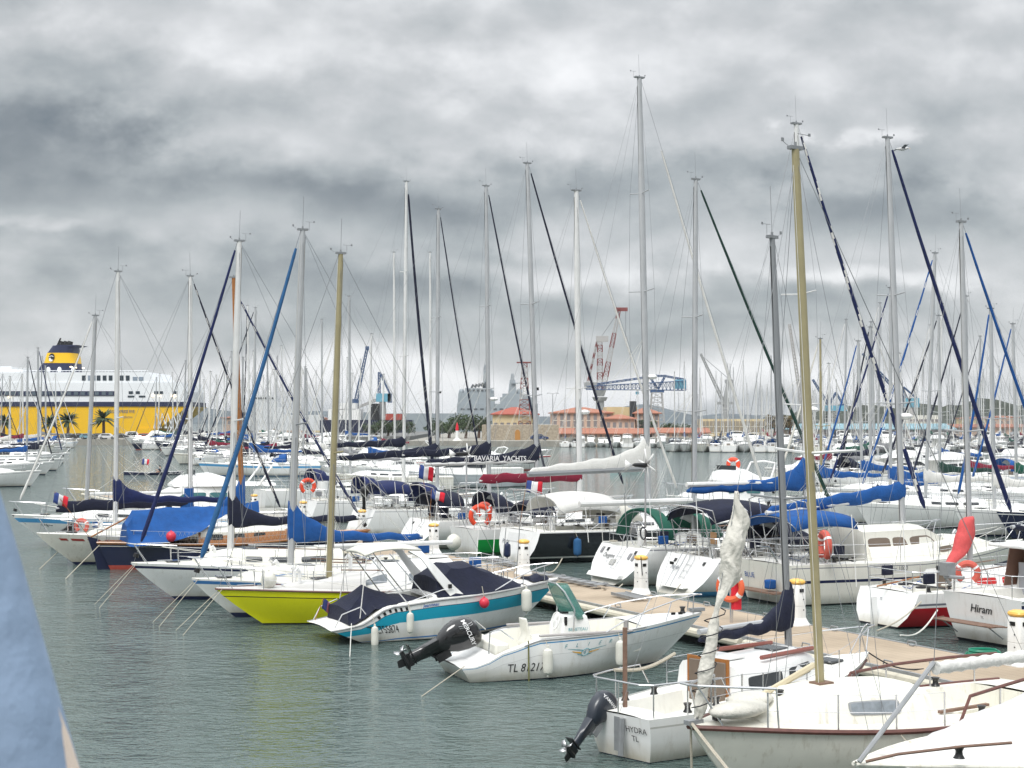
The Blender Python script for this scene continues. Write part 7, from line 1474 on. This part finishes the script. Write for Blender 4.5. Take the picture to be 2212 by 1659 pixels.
# warship
def warship():
    D = 640; k = D/F; T = thing('warship', 'grey warship with two masts berthed behind the fort', 'ship', ((1070-CX)*k, D, 0)); x0 = T.location.x; G = mat('warship grey', (.30, .335, .36), .6, var=.06, scale=.1); GD = mat('warship dark', (.10, .11, .12), .6)
    def pl(name, us, v0, v1, dep, m=G, us2=None, y=0):
        a0, a1 = us; c0, c1 = us2 or us; z0, z1 = CAMH+(VH-v0)*k, CAMH+(VH-v1)*k; f = [((a0-CX)*k-x0, y, z0), ((a1-CX)*k-x0, y, z0), ((c1-CX)*k-x0, y, z1), ((c0-CX)*k-x0, y, z1)]; mb = MB(); mb.loft([f, [(p[0], p[1]+dep, p[2]) for p in f]]); return obj(name, mb, m, T)
    pl('hull', (790, 1165), 893, 960, 24); pl('superstructure', (987, 1162), 872, 893, 22, y=1); pl('superstructure', (990, 1066), 848, 872, 18, us2=(988, 1068), y=2); pl('bridge', (1004, 1060), 838, 848, 10, y=3); pl('superstructure', (1080, 1150), 858, 872, 18, y=2); pl('bridge', (1085, 1140), 850, 858, 14, y=3)
    for i in range(12): pl('window', (995+i*14, 1003+i*14), 882, 885, .5, GD, y=.8)
    for i in range(5): pl('window', (1012+i*9, 1017+i*9), 841, 845, .5, GD, y=2.7)
    for (u, v0, v1, w) in ((1048, 838, 800, 4), (1107, 850, 820, 6)):
        pl('mast', (u-w, u+w), v1, v0, 3, us2=(u-w*1.6, u+w*1.6), y=6); truss(T, 'aerial_mast', Vector(((u-CX)*k-x0, 7.5, CAMH+(VH-v1)*k)), Vector(((u-CX)*k-x0, 7.5, CAMH+(VH-v1+14)*k)), 1.6, .8, (G,), 5)
    pl('radar_bar', (1104, 1124), 826, 828, 1, y=5)
    for u, v in ((996, 846), (1122, 846), (1060, 846)): mb = MB(); mb.ellipsoid(((u-CX)*k-x0, 8, CAMH+(VH-v)*k), (1.3, 1.3, 1.5)); obj('radome', mb, G, T)
    for i in range(5): mb = MB(); u = 1020+i*7; mb.box(((u-CX)*k-x0, 5, CAMH+(VH-834+i*1.2)*k), (1.0, 2, 1.8), rot=Matrix.Rotation(.5, 3, 'Y')); obj('antenna_panel', mb, GD, T)
warship()
def whiteship():
    D = 560; k = D/F; T = thing('white_ship', 'distant white ship with stepped superstructure behind the masts left of centre', 'ship', ((600-CX)*k, D, 0)); x0 = T.location.x
    for n_, us, v0, v1 in (('hull', (520, 690), 896, 930), ('deck_house', (540, 610), 880, 896), ('deck_house', (545, 600), 866, 880), ('bridge', (550, 592), 855, 866)):
        mb = MB(); mb.box((((us[0]+us[1])/2-CX)*k-x0, 8, CAMH+(VH-(v0+v1)/2)*k), ((us[1]-us[0])*k, 14, (v1-v0)*k)); obj(n_, mb, mat('ship white', (.66, .67, .68), .5), T)
    for i in range(8): mb = MB(); mb.box(((553+i*5-CX)*k-x0, .9, CAMH+(VH-860)*k), (.5, .3, .6)); obj('window', mb, GLASS, T)
    mb = MB(); mb.tube([((575-CX)*k-x0, 8, CAMH+(VH-855)*k), ((575-CX)*k-x0, 8, CAMH+(VH-820)*k)], .35, 6); obj('mast', mb, GEL, T)
    T = thing('work_ship', 'dark hulled work ship with white upperworks below the blue cranes', 'ship', ((790-CX)*.17, 545, 0))
    for n_, dx, z, w, h, m in (('hull', 0, 2.5, 34, 7, NAVP), ('deck_house', -8, 8, 12, 4, GEL), ('wheelhouse', -8, 11, 8, 2.4, GEL), ('funnel', 3, 9, 4, 6, BLK), ('derrick_house', 10, 7, 6, 2.4, REDAF)): mb = MB(); mb.box((dx, 5, z), (w, 9, h)); obj(n_, mb, m, T)
whiteship()
# harbour marker, lamp posts
p = gp(987.5, 347); T = thing('harbour_marker', 'small red and white harbour light on a flared white base', 'marker', (p.x, p.y, 1.1)); mb = MB(); mb.tube([(0, 0, 0), (0, 0, .6), (0, 0, 2.4)], [1.2, .45, .35], 12); obj('base', mb, GEL, T); mb = MB(); mb.tube([(0, 0, 2.4), (0, 0, 3.5), (0, 0, 4.3)], [.38, .3, .05], 12); obj('lantern', mb, FRD, T)
for u, D, h, lab in ((1194, 350, 11, 'tall street lamp at the right end of the fort'), (1508, 420, 12, 'tall lamp post left of the pale grey crane')):
    p = gp(u, D); T = thing('street_lamp', lab, 'lamp', (p.x, p.y, 1.2)); mb = MB(); mb.tube([(0, 0, 0), (0, 0, h)], [.14, .08], 6); obj('post', mb, GALV, T)
    for s_ in (1, -1): mb = MB(); mb.tube([(0, 0, h), (s_*.9, 0, h+.15), (s_*1.4, 0, h+.1)], [.06, .08, .12], 6); obj('lamp_head', mb, GALV, T)
# pontoons carrying the far rows
def pontoon(u0, D0, u1, D1, lab): a, c = gp(u0, D0), gp(u1, D1); d = (c-a).normalized(); s_ = Vector((-d.y, d.x, 0))*1.1; mb = MB(); q = [a-s_, c-s_, c+s_, a+s_]; mb.loft([[v-Vector((0, 0, .3)) for v in q], [v+Vector((0, 0, .55)) for v in q]]); obj('pontoon', mb, DOCK, label=lab, cat='pontoon')
pontoon(1440, 293, 2300, 288, 'pontoon between the first far rows across the harbour'); pontoon(1500, 365, 2300, 365, 'pontoon behind the third far row'); pontoon(640, 165, 860, 158, 'short pontoon behind the navy boom covers'); pontoon(1210, 335, 1440, 330, 'pontoon below the pink building'); pontoon(1700, 150, 2300, 142, 'pontoon in the strip behind the right hand bows')

# gull gliding at the masthead
def gull(p):
    T = thing('seagull', 'grey and white gull gliding beside the masthead at the upper right', 'bird', p, R(10)); mb = MB(); mb.tube([(-.26, 0, .0), (-.18, 0, .0), (0, 0, 0), (.13, 0, .02), (.20, 0, .05), (.27, 0, .04)], [.02, .05, .075, .05, .045, .008], 10); bd = obj('body', mb, mat('gull white', (.55, .55, .55), .8), T)
    for s_ in (1, -1): mb = MB(); mb.grid([[(.07, s_*.05, .03), (.11, s_*.25, .13), (.02, s_*.50, .09), (-.10, s_*.68, .03)], [(-.08, s_*.05, .03), (-.04, s_*.25, .12), (-.08, s_*.46, .08), (-.13, s_*.66, .03)]]); obj('wing', mb, mat('gull grey', (.16, .17, .19), .8), T, solid=.012)
    mb = MB(); mb.tube([(.26, 0, .04), (.32, 0, .03)], [.012, .003], 6); obj('beak', mb, PEDY, T)
gull(PD(1950, 322, 57.0))

# ---------------- the person standing at the left of the viewer ----------------
mb = MB(); mb.box((-.2, -.9, 4.30), (5.0, 3.2, .30)); obj('viewing_deck', mb, mat('concrete deck', (.32, .31, .29), .9, var=.1), kind='structure')
mb = MB(); mb.box((-.2, -.9, 1.6), (4.6, 2.8, 5.1)); obj('deck_wall', mb, STONE, kind='structure')
def bystander():
    T = thing('person', 'person in a light blue shirt, only the sleeve showing at the left edge', 'person', (-.731, 1.28, 4.665))
    SK = mat('skin', (.42, .24, .17), .5)
    V = [((0, 0, .92), .145), ((0, 0, 1.10), .13), ((0, .0, 1.28), .15), ((0, 0, 1.44), .075), ((0, .01, 1.52), .062), ((0, .01, 1.66), .10), ((0, .01, 1.74), .085), ((.17, 0, 1.40), .065), ((.245, .0, 1.10), .048), ((.29, .12, .88), .034), ((.30, .18, .80), .036), ((-.17, 0, 1.40), .065), ((-.25, 0, 1.10), .048), ((-.22, .12, .88), .034), ((-.20, .18, .80), .036), ((.10, 0, .82), .10), ((.11, .01, .46), .065), ((.11, -.01, .09), .045), ((.11, .14, .04), .04), ((-.10, 0, .82), .10), ((-.11, .01, .46), .065), ((-.11, -.01, .09), .045), ((-.11, .14, .04), .04)]
    E = [(0, 1), (1, 2), (2, 3), (3, 4), (4, 5), (5, 6), (2, 7), (7, 8), (8, 9), (9, 10), (2, 11), (11, 12), (12, 13), (13, 14), (0, 15), (15, 16), (16, 17), (17, 18), (0, 19), (19, 20), (20, 21), (21, 22)]
    body = skin_obj('body', V, E, SK, T)
    SH = mat('light blue shirt', (.27, .36, .50), .9, var=.22, scale=4, bump=.28)
    skin_obj('shirt', [((0, 0, .84), .19), ((0, 0, 1.10), .17), ((0, 0, 1.30), .185), ((0, 0, 1.44), .10), ((.175, 0, 1.41), .085), ((.215, 0, 1.26), .078), ((.262, .01, 1.08), .080), ((.30, .04, .93), .075), ((-.175, 0, 1.41), .085), ((-.25, 0, 1.10), .072), ((-.23, .08, .93), .06)], [(0, 1), (1, 2), (2, 3), (2, 4), (4, 5), (5, 6), (6, 7), (2, 8), (8, 9), (9, 10)], SH, T)
    skin_obj('trousers', [((0, 0, .92), .165), ((.10, 0, .80), .12), ((.11, .01, .46), .085), ((.11, 0, .12), .07), ((-.10, 0, .80), .12), ((-.11, .01, .46), .085), ((-.11, 0, .12), .07)], [(0, 1), (1, 2), (2, 3), (0, 4), (4, 5), (5, 6)], mat('cream trousers', (.50, .44, .34), .9), T)
    lo = T.location.copy(); mb = MB(); mb.tube([PD(96, 1470, 1.30)-lo, PD(112, 1540, 1.30)-lo, PD(130, 1600, 1.30)-lo, PD(150, 1680, 1.30)-lo, PD(175, 1760, 1.30)-lo], [.003, .007, .009, .011, .012], 8); obj('sleeve_lining', mb, mat('cream lining', (.62, .52, .44), .9), T)
    mb = MB(); mb.ellipsoid((0, -.015, 1.70), (.105, .115, .13), 14, 10); mb.ellipsoid((0, -.05, 1.62), (.10, .09, .12), 12, 8); obj('hair', mb, mat('brown hair', (.10, .06, .035), .8), T)
    for s_ in (1, -1):
        mb = MB(); mb.ellipsoid((s_*.036, .105, 1.665), (.014, .008, .009), 8, 6); obj('eye', mb, BLK, T); mb = MB(); mb.ellipsoid((s_*.105, .0, 1.65), (.015, .025, .035), 8, 6); obj('ear', mb, SK, T)
        for i, (dx, l) in enumerate(((-.026, .075), (-.009, .085), (.009, .080), (.025, .062))):
            h = Vector((s_*.30 if s_ > 0 else -.20, .20, .775)); skin_obj('finger', [(h+Vector((dx, 0, 0)), .010), (h+Vector((dx, .012, -l*.5)), .009), (h+Vector((dx, .0, -l)), .007)], [(0, 1), (1, 2)], SK, T, 1)
        h = Vector((s_*.30 if s_ > 0 else -.20, .20, .80)); skin_obj('thumb', [(h+Vector((-s_*.02, .01, .0)), .012), (h+Vector((-s_*.045, .02, -.03)), .010), (h+Vector((-s_*.05, .02, -.06)), .008)], [(0, 1), (1, 2)], SK, T, 1)
    mb = MB(); mb.ellipsoid((0, .115, 1.635), (.014, .022, .024), 8, 6); obj('nose', mb, SK, T); mb = MB(); mb.ellipsoid((0, .10, 1.595), (.028, .010, .007), 8, 6); obj('mouth', mb, mat('lips', (.30, .10, .08), .5), T)
bystander()

# ---------------- sea haze ----------------
hb = MB(); hb.box((0, 3400, 45), (9000, 8000, 96)); hm = bpy.data.materials.new('sea haze'); hm.use_nodes = True; t = hm.node_tree; t.nodes.clear()
o_ = t.nodes.new('ShaderNodeOutputMaterial'); pv = t.nodes.new('ShaderNodeVolumePrincipled'); pv.inputs['Color'].default_value = (.86, .90, .95, 1); pv.inputs['Density'].default_value = .00008; pv.inputs['Anisotropy'].default_value = .2
t.links.new(pv.outputs[0], o_.inputs['Volume']); obj('haze', hb, hm, kind='stuff')
